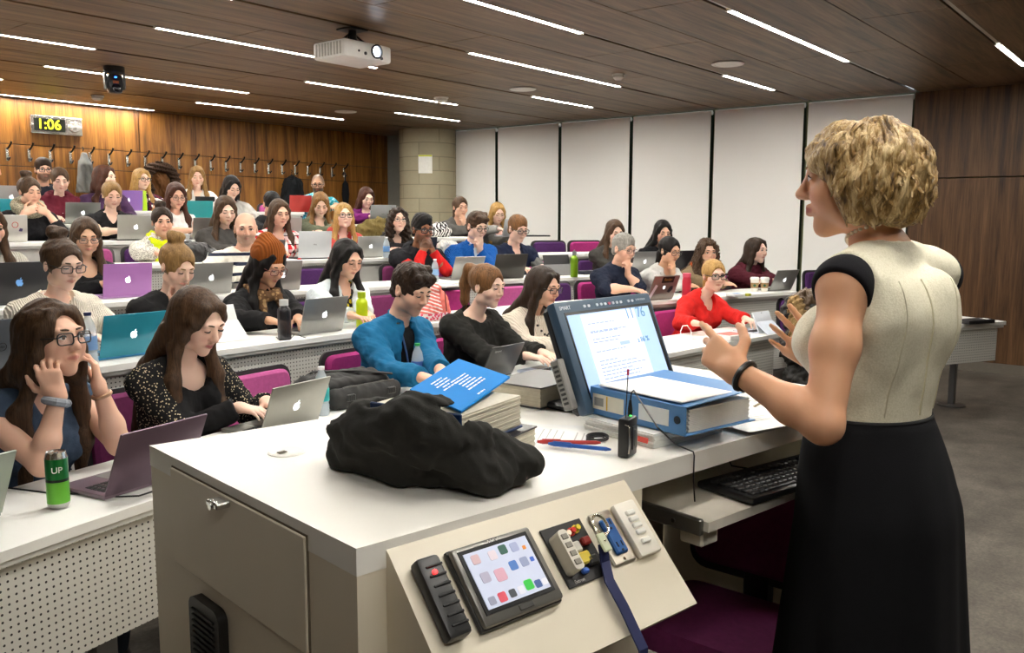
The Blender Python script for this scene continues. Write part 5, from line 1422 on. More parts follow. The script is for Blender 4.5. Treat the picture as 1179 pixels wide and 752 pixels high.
# ------------------------------------------------------------------ third row
c = person('person in a grey cable-knit sweater| cut off by the left edge', -12, 262, 3, hd=(0, -14, 0), o=.64, hair='long', hc='brown', top=dict(col='bdb8ac', kind='cable', col2='98938a', e=.024), arms=('desk',), chairpad='d')
c = person('woman in a white-beaded black top| with long brown hair and glasses', 99, 273, 3, hd=(-10, -16, 0), o=.58, sk='a', hair='long+xl', hc='brown', top=dict(col='191819', neck='scoop', e=.014), arms=('lap', 'L13'), gl='thin', eyes='down', chairpad='p')
mb = MB()
for k in range(7):
    a = (k - 3) * .035; p = c['N'] + c['X'] * a + c['f'] * (.128 - abs(a) * .35) - c['u'] * (.135 - abs(a) * .4); mb.box(p, (.009, .008, .022), .003)
obj('bead_trim', mb, P('eceae6', .3), c['t'])
c = person('bald man in a striped sweater| of cream and navy', 283, 264, 3, hd=(-22, -8, 0), o=.58, sex='m', sk='l', hair=None, hc='black', top=dict(col='e6e0d2', kind='stripe', col2='1d2436', e=.022), arms=('lap', 'L14'), beard=('4a3a33', .5), buzz=('6a5448', .28), chairpad='p')
c = person('man in a black vest with red sleeves| and glasses, hands at mouth', 486, 265, 3, hd=(-2, -6, 0), o=.56, sex='m', sk='d', hair='short+high', hc='black', top=dict(col='1d1d21', col2='2a2a30', sl='cap', hood=True, under_sl='c4201e', e=.026, name='vest'), arms=('mouth',), gl='thick', beard=('241812', .6), chairpad='d')
c = person('man in a royal blue sweater| with round glasses, cheek on hand', 549, 261, 3, hd=(0, -16, 0), o=.52, sex='m', sk='p', hair='short+sweep', hc='brown', top=dict(col='13529c', kind='knit', col2='1a6ab8', neck='v', collar=1, under=('c9d6e2', 'crew', 'plain', 'c9d6e2', 1), e=.022), arms=(('desk',), ('chin',)), gl='round', eyes='down', chairpad='m')
c = person('man in a navy vest over grey sleeves| with short hair and glasses', 596, 264, 3, hd=(0, -16, 0), o=.66, sex='m', sk='p', hair='short', hc='lbrown', top=dict(col='1b2238', sl='cap', neck='deepv', under=('4a4a48', 'v'), under_sl='6a6b68', e=.022, name='vest'), arms=('desk',), gl='black', eyes='down', chairpad='m')
c = person('woman in a charcoal top| with long hair, behind the grey-haired man', 708, 268, 3, hd=(-14, -14, 0), o=.56, sk='p', hair='long+xl', hc='brown', top=dict(col='34322f', kind='melange', col2='45433f', e=.02), arms=('lap', 'L19'), eyes='down', chairpad='p')
c = person('dark-haired woman in plain black| seated before the blinds', 763, 268, 3, hd=(-18, -14, 0), o=.56, sk='l', hair='long+back', hc='black', top=dict(col='17171a', e=.018), arms=('lap', 'L20'), eyes='down', chairpad='m')
# ------------------------------------------------------------------ fourth row
c = person('woman with a neon yellow scarf| and dark top bun, speckled sweater', 187, 256, 4, hd=(-10, -6, 0), o=.56, sk='l', hair='bun', hc='dbrown', top=dict(col='e0dcd2', kind='speck', col2='8d8980', e=.024), arms=('desk',), chairpad='p')
scarf(c, 'scarf', 'd6e616', 'plain', 'e6f02a', .026, .16)
c = person('woman in a dark grey leather-look jacket| with long brown hair', 260, 243, 4, hd=(-6, -18, 0), o=.58, sk='p', hair='long+xl', hc='brown', top=dict(col='3c3a38', kind='melange', col2='585552', e=.024, name='jacket'), arms=('fold',), eyes='down', chairpad='p')
c = person('woman in a red and white plaid shirt| with shoulder-length brown hair', 322, 246, 4, hd=(-2, -12, 0), o=.54, sk='l', hair='long+md', hc='brown', top=dict(col='c6242c', kind='plaid', col2='f0e6e2', open=True, under=('f2efe9', 'scoop'), e=.020, name='shirt'), arms=('desk',), eyes='down', chairpad='p')
c = person('blonde woman in a red hoodie| with glasses, looking up', 396, 249, 4, hd=(-12, 0, 0), o=.58, sk='w', hair='long+xl', hc='blond', top=dict(col='a83a36', kind='melange', col2='bf5048', open=True, hood=True, under=('3a2a28', 'scoop'), e=.024, name='hoodie'), arms=('lap', 'L22'), gl='black', chairpad='m')
mb = MB()
for q in (-1, 1): mb.tube([c['N'] + c['X'] * q * .06 + c['f'] * .13, c['N'] + c['X'] * q * .065 + c['f'] * .165 - c['u'] * .18], .004, 6)
obj('hood_cord', mb, P('efece6', .6), c['t'])
c = person('woman with big dark curly hair| and glasses in a black top', 458, 254, 4, hd=(-8, 0, 0), o=.58, sk='p', hair='curly', hc='dbrown', top=dict(col='1a191b', neck='deepv', e=.016), arms=('fold',), gl='thin', chairpad='p')
# ------------------------------------------------------------------ fifth row
c = person('woman with topknot and patterned grey scarf| raising both hands to it', 34, 221, 5, hd=(12, -12, 0), o=.56, sk='l', hair='bun', hc='brown', top=dict(col='18171a', sl='34', e=.018), arms=('up',), eyes='down', chairpad='p')
scarf(c, 'scarf', 'b3ab93', 'speck', '6a6554', .048, 0, 1.05, .01)
c = person('blonde woman in a black v-neck T-shirt| with tied-back hair', 129, 225, 5, hd=(-4, -18, 0), o=.56, sk='p', hair='low', hc='dblond', top=dict(col='19181a', neck='v', sl='short', e=.016), arms=('lap', 'L25'), eyes='down', chairpad='l')
c = person('woman in a sleeveless white top| with brown hair and glasses', 203, 226, 5, hd=(-2, -16, 0), o=.56, sk='l', hair='long+md', hc='auburn', top=dict(col='eceae6', sl='none', neck='crew', e=.014), arms=('lap', 'L26'), gl='thin', eyes='down', chairpad='p')
c = person('person in a black jacket| with dark hair, hidden behind plaid shirt', 313, 236, 5, hd=(-6, -28, 0), o=.60, sex='m', sk='l', hair='short', hc='black', top=dict(col='1a1a1c', hood=True, e=.022, name='jacket'), arms=('fold',), eyes='down', chairpad='p')
c = person('woman in an olive green jacket| with long ombre hair, looking down', 369, 236, 5, hd=(-14, -26, 0), o=.52, sk='p', hair='long+xl', hc='ombre', top=dict(col='5f6350', open=True, under=('ecebe8', 'scoop'), e=.02, name='jacket'), arms=('fold',), eyes='down', chairpad='p')
c = person('woman in charcoal beside the concrete column| holding her chin', 530, 239, 5, hd=(0, -8, 0), o=.56, sk='l', hair='low', hc='brown', top=dict(col='4a4845', kind='melange', col2='5c5a56', neck='v', e=.018), arms=(('fold',), ('chin',)), eyes='down', chairpad='d')
c = person('blonde woman in a grey top| seated by the left blinds', 573, 246, 5, hd=(-8, -18, 0), o=.56, sk='w', hair='long+md', hc='blond', top=dict(col='8f8d88', neck='scoop', e=.018), arms=('lap', 'L29'), eyes='down', chairpad='m')
# ------------------------------------------------------------------ sixth row
c = person('person in a maroon lettered hoodie| with dark tied-back hair', 69, 208, 6, hd=(-6, -16, 0), o=.58, sk='p', hair='low', hc='brown', top=dict(col='5a1726', col2='6e2032', hood=True, e=.028, name='hoodie'), arms=('desk',), eyes='down', chairpad='p')
text('chest_letters', 'McMASTER', .05, P('e9e2da', .7), c['t'], fr(Vector(c['TP'](0, .158, .66 * c['L'])), -c['X'], c['u']))
c = person('woman in a dark purple cardigan| with long dark hair turned right', 121, 205, 6, hd=(40, -4, 0), o=.54, sk='p', hair='long+xl', hc='auburn', top=dict(col='3b2340', kind='melange', col2='4a2f50', e=.02, name='cardigan'), arms=('desk',), chairpad='p')
c = person('woman in a light grey sweater| with dark hair near turquoise laptop', 267, 216, 6, hd=(6, -26, 0), o=.56, sk='p', hair='long+back', hc='black', top=dict(col='a9a7a1', kind='melange', col2='c0beb8', e=.024), arms=('desk',), eyes='down', chairpad='p')
c = person('woman in a bright purple zip jacket| with reddish brown hair', 422, 228, 6, hd=(2, -20, 0), o=.56, sk='p', hair='long+back', hc='auburn', top=dict(col='6e1f66', col2='86307c', open=True, under=('e6e2e6', 'v'), e=.02, name='jacket'), arms=('lap', 'L32'), eyes='down', chairpad='p')
# ------------------------------------------------------------------ last row
c = person('person at the left edge of the rear row| with short dark hair', -10, 198, 7, hd=(-10, -10, 0), o=.58, sex='m', sk='l', hair='short', hc='black', top=dict(col='1c1c20', e=.02), arms=(('chin',), ('desk',)), chairpad='p')
c = person('bearded man with glasses below the coat hooks| in dark top', 50, 196, 7, hd=(0, -6, 0), o=.60, sex='m', sk='l', hair='short', hc='dbrown', top=dict(col='20222c', e=.02), arms=('desk',), gl='black', beard=('2a1a12', .85), chairpad='p')
c = person('blonde woman with glasses behind the lime bottle| in plaid shirt', 163, 207, 7, hd=(16, -4, 0), o=.60, sk='p', hair='wavy', hc='blond', top=dict(col='6a2030', kind='plaid', col2='2a2a44', open=True, under=('222022', 'scoop'), e=.02, name='shirt'), arms=('desk',), gl='black', chairpad='p')
c = person('woman in a white blouse at the back| with wavy blonde hair', 227, 204, 7, hd=(-10, -14, 0), o=.60, sk='p', hair='wavy', hc='dblond', top=dict(col='e6e4e0', neck='v', e=.018, name='blouse'), arms=('desk',), eyes='down', chairpad='p')
c = person('balding man in a turquoise shirt| with beard, glasses and red laptop', 366, 212, 7, hd=(-20, -14, 0), o=.62, sex='m', sk='a', hair=None, hc='black', top=dict(col='2f9fae', kind='floral', col2='9fd6da', sl='short', collar=1, neck='v', e=.022, name='shirt'), arms=('desk',), gl='black', beard=('1e1612', .85), buzz=('2a1e18', .8), chairpad='p')
# ================================================================== LECTURER (standing, seen from behind her left shoulder)
def lecturer():
    pos = atd(1003, 478, 1.88); base = Vector((pos.x, pos.y, 0))
    yaw = math.radians(72) - PI / 2
    t = thing('person', 'lecturer with wavy blonde hair in a cream and black dress, gesturing at the lectern', 'person', base, yaw)
    Mi = (Matrix.Translation(base) @ Matrix.Rotation(yaw, 4, 'Z')).inverted(); W2L = lambda v: np.array(Mi @ Vector(v))
    head = atd(986, 209, 1.84)
    H = Head(W2L(head), 36, -3, 0, 1.03)
    N = W2L(atd(1012, 283, 1.87)); Z = V3(0, 0, 1); X = V3(1, 0, 0); Yv = V3(0, 1, 0)
    P0 = V3(0, 0, 1.00); CH = V3(0, -.005, 1.27)
    S = {-1: W2L(atd(972, 328, 1.735)), 1: W2L(atd(1075, 318, 2.03))}
    E_ = {-1: W2L(atd(948, 489, 1.665)), 1: W2L(atd(1010, 450, 2.20))}
    Wr = {-1: W2L(atd(849, 428, 1.80)), 1: W2L(atd(944, 418, 2.13))}
    h = .0042
    # ---- body
    F = Fld(V3(-.55, -.32, .80), V3(.40, .68, 1.82), h)
    F.ell(CH, V3(.140, .100, .20), None, .04); F.ell((0, 0, 1.02), V3(.12, .095, .16), None, .04)
    F.cone(S[-1], S[1], .045, .045, .05)
    for q in (-1, 1): F.cone(N + V3(0, -.01, -.01), S[q] + V3(0, 0, .004), .047, .040, .035)
    F.cone(N + V3(0, 0, -.03), H(0, -.024, -.080), .055, .045, .022)
    for q in (-1, 1):
        F.cone(S[q], S[q] + (E_[q] - S[q]) * .45, .046, .043, .03); F.cone(S[q] + (E_[q] - S[q]) * .45, E_[q], .043, .036, .03)
        m = E_[q] + (Wr[q] - E_[q]) * .35; F.cone(E_[q], m, .036, .037, .02); F.cone(m, Wr[q], .037, .0235, .02)
    # left hand: back of the hand to the camera, thumb up, fingers pointing away to the left
    W = Wr[-1]; tip = W2L(atd(788, 378, 1.93)); d = nrm(tip - W); n = nrm(W2L(atd(800, 420, 1.0)) - W); n = nrm(n - d * (n @ d))
    th = -1 * np.cross(n, d)
    if th[2] < 0: n = -n
    hand(F, W, d, n, -1, .5, 1.02, .85, 1.25, fing=(.12, .8, 1.1, 1.25))
    # right hand: palm towards the camera
    W = Wr[1]; tip = W2L(atd(897, 372, 2.16)); d = nrm(tip - W); n = nrm(W - W2L(atd(915, 395, 1.0))); n = nrm(n - d * (n @ d))
    hand(F, W, d, n, 1, .30, 1.0, 1.35, 1.0, fing=(.3, .35, .4, .45))
    head_prims(F, H, 'f')
    V, Fc = F.tri(); V, Fc = biggest(V, Fc)
    c = np.tile(np.array(lin('d9a480')), (len(V), 1)); Q = H.inv(V); x, y, z = Q.T
    sm = lambda v: 1 / (1 + np.exp(-v))
    def paint(mask, colr, a=1.): m = (mask * a)[:, None]; c[:, :3] = c[:, :3] * (1 - m) + np.array(lin(colr)[:3]) * m
    face = (y > 0) & (np.abs(z) < .13) & (np.abs(x) < .1)
    paint(np.exp(-((np.abs(x) - .04) ** 2 / .0005 + (z + .022) ** 2 / .0005)) * face, 'c97a68', .45)
    paint(sm((.0205 - np.abs(x)) * 700) * sm((.0078 - .18 * np.abs(x) - np.abs(z + .0545)) * 1100) * (y > .072), 'b8605c', .8)
    mkobj('body', fmesh('body', V, Fc, skinm(), c), t)
    from mathutils.bvhtree import BVHTree
    bvb = BVHTree.FromPolygons([Vector(v) for v in V], [tuple(int(i) for i in f_) for f_ in Fc])
    # ---- cream bodice
    def bodice(e):
        F = Fld(V3(-.32, -.30, .98), V3(.34, .32, 1.56), h)
        F.ell(CH + V3(0, 0, -.005), V3(.150 + e, .108 + e, .215), None, .03); F.ell((0, 0, 1.06), V3(.132 + e, .104 + e, .16), None, .05)
        for q in (-1, 1): F.ell(CH + V3(q * .07, .085, .02), V3(.062, .058, .062) + e, None, .04); F.ell(CH + V3(q * .075, -.075, .08), V3(.07, .04, .09) + e, None, .05)
        F.cone(S[-1], S[1], .050 + e, .050 + e, .05)
        for q in (-1, 1): F.cone(N + V3(0, -.01, -.025), S[q] + V3(0, 0, .006), .048 + e, .046 + e, .035)
        return F
    F = bodice(.006)
    F.ell(N + V3(0, .01, .050), V3(.115, .085, .068), None, .008, True)
    for q in (-1, 1):
        o = nrm(V3(S[q][0] - N[0], S[q][1] - N[1], 0)); F.halfspace(S[q] + o * .002, nrm(o + V3(0, 0, .12)), .006)
    F.halfspace(V3(0, 0, 1.132), V3(0, 0, -1), .003)
    F.disp(.0022, .16, 5)
    V, Fc = F.tri(); V, Fc = biggest(V, Fc)
    t_ = NT('cream_brocade'); vo = t_.n('ShaderNodeTexVoronoi'); t_.lk(t_.co(), vo.inputs['Vector']); vo.inputs['Scale'].default_value = 260
    cc = t_.mix(vo.outputs['Distance'], 'efe9d3', 'd9d2b6'); t_.bump(vo.outputs['Distance'], .25, .002); BR_ = t_.fin(cc, .62, 0, .3)
    bod = mkobj('bodice', fmesh('bodice', V, Fc, BR_), t)
    # back seams
    def onback(x, zz):
        return V3(x, -.25, zz)
    from mathutils.bvhtree import BVHTree
    bv = BVHTree.FromPolygons([Vector(v) for v in V], [tuple(int(i) for i in f_) for f_ in Fc])
    for x_, nm in ((0.0, 'zip_seam'), (-.085, 'seam'), (.085, 'seam')):
        pts = []
        for i in range(14):
            zz = 1.15 + .28 * i / 13; xx = x_ * (1 + .25 * (zz - 1.1)); r = bv.ray_cast(Vector((xx, -.6, zz)), Vector((0, 1, 0)))
            if r[0] is not None: pts.append(r[0] + Vector((0, -.0006, 0)))
        if len(pts) > 3:
            mb = MB(); mb.tube(pts, .0022 if nm == 'zip_seam' else .0016, 6); obj(nm, mb, P('c4bb9a' if nm == 'zip_seam' else 'cfc7aa', .6), bod)
    # black cap sleeves
    for q in (-1, 1):
        F = Fld(S[q] - .17, S[q] + .17, h); o = nrm(V3(S[q][0] - N[0], S[q][1] - N[1], 0)); dn = nrm(E_[q] - S[q])
        F.cone(S[q] - o * .03 + V3(0, 0, .006), S[q] + o * .012, .0565, .055, .02); F.cone(S[q], S[q] + dn * .055, .055, .053, .02)
        F.halfspace(S[q] - o * .004, -nrm(o + V3(0, 0, .12)), .004); F.halfspace(S[q] + o * .022 + dn * .012, nrm(o * .75 + dn * .65), .004); F.halfspace(S[q] + dn * .06, dn, .004)
        V, Fc = F.tri(); V, Fc = biggest(V, Fc); mkobj('cap_sleeve', fmesh('cap_sleeve', V, Fc, cloth('17161a', 'plain', '17161a')), t)
    # ---- black A-line skirt
    mb = MB(); nu, nv = 64, 30
    def sk(u_, v_):
        a = u_ * 2 * PI; zz = 1.138 - v_ * .75
        hip = min(1, v_ / .28); rx = .138 + .048 * math.sin(hip * PI / 2) + .085 * max(0, v_ - .2); ry = .112 + .034 * math.sin(hip * PI / 2) + .055 * max(0, v_ - .2)
        fold = .010 * v_ * math.sin(a * 7 + .8) + .006 * v_ * math.sin(a * 13)
        return ((rx + fold) * math.cos(a), (ry + fold) * math.sin(a) + .004 - .030 * hip, zz)
    mb.grid(sk, nu, nv); sko = obj('skirt', mb, cloth('101013', 'plain', '101013'), t, ang=80)
    md = sko.modifiers.new('thickness', 'SOLIDIFY'); md.thickness = .004
    mb = MB(); mb.tube([(.142 * math.cos(a), .116 * math.sin(a) + .004, 1.135) for a in [i * PI / 24 for i in range(49)]], .004, 8); obj('waist_seam', mb, P('0f0f12', .7), t)
    # legs and shoes
    F = Fld(V3(-.2, -.22, .03), V3(.2, .22, .95), .009)
    for q in (-1, 1): F.cone((q * .075, 0, .88), (q * .07, .01, .48), .075, .052, .01); F.cone((q * .07, .01, .48), (q * .07, -.03, .33), .052, .050, .02); F.cone((q * .07, -.03, .33), (q * .07, -.02, .09), .050, .03, .02)
    V, Fc = F.tri(); cc = np.tile(np.array(lin('2a2428')), (len(V), 1)); mkobj('stockings', fmesh('stockings', V, Fc, cloth('1c1a1d', 'plain', '1c1a1d')), t)
    for q in (-1, 1):
        F = Fld(V3(-.2, -.14, -.01), V3(.2, .28, .16), .006); F.cone((q * .07, -.03, .075), (q * .08, .16, .028), .036, .030, .03); F.cone((q * .08, .10, .026), (q * .08, .17, .022), .034, .022, .02); F.cone((q * .07, -.045, .06), (q * .07, -.05, .004), .016, .009, .02); F.halfspace((0, 0, .004), (0, 0, -1))
        V, Fc = F.tri(); mkobj('shoe', fmesh('shoe', V, Fc, P('121113', .35)), t)
    # ---- wavy bob
    F = Fld(H.c - V3(.22, .24, .22), H.c + V3(.22, .22, .24), .0040)
    s = H.s
    def E(c_, r, k=.02, cut=False): F.ell(H(*c_), V3(*r) * s, H.R, k * s, cut)
    E((0, -.026, .034), (.090, .104, .090)); E((0, -.046, .0), (.096, .090, .080), .03); E((0, .028, .050), (.080, .072, .068), .03)
    for q in (-1, 1): E((q * .074, -.018, -.028), (.026, .052, .070), .03); E((q * .062, .036, .030), (.022, .034, .045), .03)
    E((0, -.068, -.045), (.080, .056, .058), .03); E((0, -.09, -.06), (.06, .03, .035), .03)
    E((0, .134, -.040), (.058, .082, .120), .012, True)
    E((0, .02, -.152), (.11, .16, .078), .016, True)
    F.disp(.0055, .085, 12, (1, 1, .35)); F.disp(.0024, .026, 14, (1, 1, .22))
    V, Fc = F.tri(); V, Fc = biggest(V, Fc)
    th_ = NT('blonde_waves'); f1 = th_.noise(th_.co('Object', (1, 1, .22)), 120, 4, .65, .8); f2 = th_.noise(th_.co('Object', (1, 1, .5)), 26, 3, .6, .6)
    ch_ = th_.ramp(th_.math('ADD', th_.math('MULTIPLY', f1, .5), th_.math('MULTIPLY', f2, .5)), [(.36, '4a3620'), (.48, '94733f'), (.61, 'd4b987')]); th_.bump(f1, .7, .006)
    hm = th_.fin(ch_, .42, 0, .4)
    hr = mkobj('hair', fmesh('hair', V, Fc, hm), t)
    # loose curls lying on the hair: one piece of hair made of tapering wavy locks
    rg = np.random.RandomState(4); mb = MB()
    bv = BVHTree.FromPolygons([Vector(v) for v in V], [tuple(int(i) for i in f_) for f_ in Fc])
    top = Vector(H(0, -.02, .135)); n_l = 0
    for k in range(230):
        az = rg.uniform(0, 2 * PI); dirh = H.R @ V3(math.sin(az), math.cos(az), 0)
        if math.cos(az) > .62: continue
        pts = []; ph = rg.uniform(0, 6.28); am = rg.uniform(.006, .014); st = rg.uniform(.05, .55); ln = rg.uniform(.45, .75)
        for i in range(12):
            f_ = st + ln * i / 11; ang_ = f_ * PI * .62
            tgt = Vector(H.c + H.s * (H.R @ V3(0, -.03, .02))); az2 = az + .10 * math.sin(ph + i * .9) * (i / 11 + .2)
            dr = Vector(H.R @ V3(math.sin(az2) * math.sin(ang_), math.cos(az2) * math.sin(ang_), math.cos(ang_)))
            r = bv.ray_cast(tgt + dr * .4, -dr)
            if r[0] is None: break
            pts.append(r[0] + dr * (.0012 + am * .35 * (math.sin(ph + i * 1.1))))
        if len(pts) > 5:
            if f_ > .82:
                dn_ = (pts[-1] - pts[-2]).normalized(); od = (pts[-1] - Vector(H.c)).normalized()
                for e_ in (1, 2): pts.append(pts[-1] + dn_ * .006 + od * .0018 * e_)
            m_ = len(pts); mb.tube(pts, [.0066 * math.sin(PI * (i + .6) / (m_ + .2)) + .0008 for i in range(m_)], 6, flat=.6)
    o = obj('hair_locks', mb, hm, hr, ang=80)
    HM = H.M()
    for nm, me in (('eye', eye_mesh('5a6a70', 'open', 1., -1)), ('eye', eye_mesh('5a6a70', 'open', 1., 1)), ('eyebrow', brow_mesh('dblond', 1., -1)), ('eyebrow', brow_mesh('dblond', 1., 1))): q = mkobj(nm, me, t); q.matrix_local = HM
    # pearls
    pn = thing  # (worn: part of the person)
    mb = MB()
    for k in range(46):
        a = 2 * PI * k / 46; dr = Vector((math.sin(a), math.cos(a), 0)); o_ = Vector(N) + Vector((0, .004, .030 - .030 * math.cos(a))); r = bvb.ray_cast(o_ + dr * .098, -dr)
        p = np.array((r[0] if r[0] is not None else o_ + dr * .065) + dr * .0035)
        bm = bmesh.new(); bmesh.ops.create_icosphere(bm, subdivisions=2, radius=.0046); bm.verts.index_update(); mb.add([Vector(p) + v.co for v in bm.verts], [[v.index for v in q_.verts] for q_ in bm.faces]); bm.free()
    obj('pearl_necklace', mb, P('efe4cc', .25, 0, .03, 8, 0, .6), t)
    # black wrist strap and ring
    cc = dict(W=Wr, E=E_, t=t); st = cuff(cc, -1, 'wrist_strap', '161517', .030, .013, .75)
    d = nrm(Wr[-1] - E_[-1]); p = E_[-1] + (Wr[-1] - E_[-1]) * .91
    mb = MB(); mb.box((0, 0, 0), (.020, .018, .007), .003); kk = obj('strap_buckle', mb, P('3a393c', .3, .6), st); kk.matrix_local = fr(Vector(p + nrm(np.cross(d, V3(0, 1, .4))) * .031), d, V3(0, 1, .3))
    return t
lecturer()
# ================================================================== THINGS ON THE LECTERN
def boxthing(mb, N, u_, v_, w, d, z0, z1, bev=.002, mi=0):
    """box with its near corner at N (xy), sides w along u_, d along v_"""
    c = N + u_ * w / 2 + v_ * d / 2; M = fr(Vector((c.x, c.y, 0)), u_, v_, (0, 0, 1)); mb.box((0, 0, (z0 + z1) / 2), (w, d, z1 - z0), bev, mi, M)
def flat(v): v = Vector((v.x, v.y, 0)); return v.normalized()
# ---- interactive pen display
zb = ZT + .035
m0 = atz(673, 479, zb); m1 = atz(780, 450, zb); mu = flat(m1 - m0); mw = (Vector((m1.x, m1.y, 0)) - Vector((m0.x, m0.y, 0))).length
mT = atplane(743.7, 337.6, m1, mu); up_ = (mT - m1); mh = up_.length; up_.normalize(); mn = mu.cross(up_)
if mn.dot(Vector((0, 0, CAMH)) - m0) < 0: mn = -mn
print('monitor', mw, mh, 'tilt', math.degrees(math.asin(up_.z)))
MM = fr(m0, mu, up_)
if MM.to_3x3().col[2].dot(mn) < 0: print('monitor frame flipped')
mon = thing('pen_display', 'blue-grey framed pen display tilted back on the lectern showing slides', 'monitor'); mon.matrix_world = MM
FRM = P('3e5468', .4, .1, .04, 20)
mb = MB(); mb.box((mw / 2, mh / 2, -.004), (mw, mh, .03), .008, seg=2); obj('frame', mb, FRM, mon)
mb = MB(); mb.box((mw / 2, mh / 2, -.030), (mw * .97, mh * .97, .03), .010); obj('back_shell', mb, P('1d1e20', .5), mon)
sx0, sx1, sy0, sy1 = mw * .075, mw * .925, mh * .145, mh * .865
mb = MB(); mb.box(((sx0 + sx1) / 2 + .006, (sy0 + sy1) / 2, .0112), (sx1 - sx0 + .022, sy1 - sy0 + .016, .002)); obj('screen_border', mb, P('101114', .3), mon)
mb = MB(); mb.box(((sx0 + sx1) / 2, (sy0 + sy1) / 2, .0126), (sx1 - sx0, sy1 - sy0, .0012)); scr = obj('screen', mb, P('9db9e4', .4, emit=.30, nz=.01), mon, label='lit pale blue screen with slide text')
W_, H_ = sx1 - sx0, sy1 - sy0
def onscr(nm, x0, x1, y0, y1, col, em=.5, zz=.0135):
    mb = MB(); mb.box((sx0 + W_ * (x0 + x1) / 2, sy0 + H_ * (y0 + y1) / 2, zz), (W_ * (x1 - x0), H_ * (y1 - y0), .0006)); return obj(nm, mb, P(col, .5, emit=em, nz=.01), scr)
onscr('page', .14, .80, .0, .985, 'c9d8f2', .36)
mb = MB(); rg = random.Random(3)
for (yy_, n_, sz) in ((.86, 1, .30), (.76, 1, .42), (.745, 1, .3), (.66, 1, .34), (.62, 1, .28), (.50, 1, .34), (.38, 1, .2), (.335, 1, .42), (.29, 1, .5), (.245, 1, .36), (.20, 1, .46), (.155, 1, .42), (.11, 1, .38)):
    x = .20
    while x < .20 + sz:
        w_ = rg.uniform(.02, .06); mb.box((sx0 + W_ * (x + w_ / 2), sy0 + H_ * yy_, .0140), (W_ * w_, H_ * .014, .0004)); x += w_ + .012
o = obj('text_lines', mb, P('93a6cc', .5, emit=.2), scr); o['kind'] = 'stuff'
for i, (x, y) in enumerate(((.56, .55),)): onscr('highlight', .50, .62, .535, .58, '8ea4e0', .4, .0142)
text('pen_notes', '11 76', .040, P('5b86a8', .5, emit=.25), scr, Matrix.Translation((sx0 + W_ * .80, sy0 + H_ * .92, .0142)))
text('pen_notes', 'a 86 %', .020, P('4f7fa4', .5, emit=.25), scr, Matrix.Translation((sx0 + W_ * .80, sy0 + H_ * .56, .0142)))
text('logo', 'SMART', .014, P('dfe6ee', .4), mon, Matrix.Translation((mw * .085, mh * .935, .0113)))
text('maker_mark', 'SYMPODIUM', .008, P('b9c4d0', .4), mon, Matrix.Translation((mw * .87, mh * .935, .0113)))
text('room_number', '128', .026, P('eef2f6', .4), mon, Matrix.Translation((mw * .88, mh * .062, .0113)))
for i in range(13):
    if i in (2, 10): continue
    mb = MB(); mb.prism(rrect(.010, .007, .003), 0, .002); bt = obj('button', mb, P('c9d3dd' if i != 6 else 'c05a70', .35), mon, (mw * (.27 + i * .042), mh * .932, .011))
mb = MB(); mb.box((-.018, mh * .30, -.018), (.022, mh * .44, .03), .003); pt = obj('pen_tray', mb, P('8c8a86', .35, .6), mon)
mb = MB()
for i in range(9): mb.box((-.0295, mh * (.14 + i * .04), -.018), (.002, .006, .014))
obj('tray_slots', mb, P('2a2a2a', .5), pt)
ft = MM.inverted() @ Vector((m0.x, m0.y, ZT)); 
Mz = MM.inverted()
bc_ = MM @ Vector((mw / 2, mh * .25, -.05)); bb = Vector((bc_.x, bc_.y, ZT)) - mn * 0
ctr = Vector(((m0.x + m1.x) / 2, (m0.y + m1.y) / 2, 0)); back = flat(-mn)
mb = MB()
p_a = MM @ Vector((mw / 2, mh * .45, -.04)); p_b = Vector((ctr.x, ctr.y, ZT + .02)) + back * .16
mb.tube([Mz @ p_a, Mz @ (p_a + back * .05 - Vector((0, 0, .06))), Mz @ p_b], [.03, .03, .035], 10); 
obj('arm', mb, P('17171a', .45), mon)
mb = MB(); c_ = Vector((ctr.x, ctr.y, 0)) + back * .12; M_ = Mz @ fr(Vector((c_.x, c_.y, ZT + .010)), mu, back, (0, 0, 1)); mb.box((0, 0, 0), (.18, .20, .018), .006, 0, M_); obj('foot', mb, P('17171a', .45), mon)
# ---- blue binder with loose sheets
zb0 = ZT + .036
N = atz(789, 503.5, zb0); Lb = atz(675, 474.5, zb0); Rb = atz(849, 489.5, zb0)
bu, bl = flat(Lb - N), (Lb - N).length; bv_, bw = flat(Rb - N), .25
bv_ = (bv_ - bu * bv_.dot(bu)).normalized()
bl = min(bl, .34) - .012
print('binder', bl, (Rb - N).length)
BLUE = P('4f86bd', .45, 0, .04, 20)
bi = thing('ring_binder', 'thick blue ring binder lying in front of the monitor, loose sheets on top', 'binder', (N.x, N.y, zb0)); bi.matrix_world = fr(Vector((N.x, N.y, zb0)), bv_, bu, (0, 0, 1)) if bv_.cross(bu).z > 0 else fr(Vector((N.x, N.y, zb0)), bv_, bu)
th_ = .066
mb = MB(); sgn = 1
mb.box((bw / 2, bl / 2, .0015), (bw, bl, .003), .001); mb.box((.0015, bl / 2, th_ / 2), (.003, bl, th_), .001)
M_ = Matrix.Translation((0, 0, th_)) @ Matrix.Rotation(math.radians(-2.5), 4, 'Y'); mb.box((bw / 2 + .008, bl / 2, -.0015), (bw + .016, bl, .003), .001, 0, M_); obj('cover', mb, BLUE, bi)
mb = MB()
for i in range(16): mb.box((bw * .52, bl / 2, .005 + i * .0032), (bw * .86 + .006 * math.sin(i * 2.1), bl * .93, .0028), .0005)
mb2 = mb; o = obj('pages', mb, P('eceae2', .7), bi); o['kind'] = 'stuff'
mb = MB(); mb.box((bw * .42, bl * .49, th_ + .006), (bw * .80, bl * .86, .004), .001); obj('loose_sheets', mb, P('f6f5f0', .6), bi)
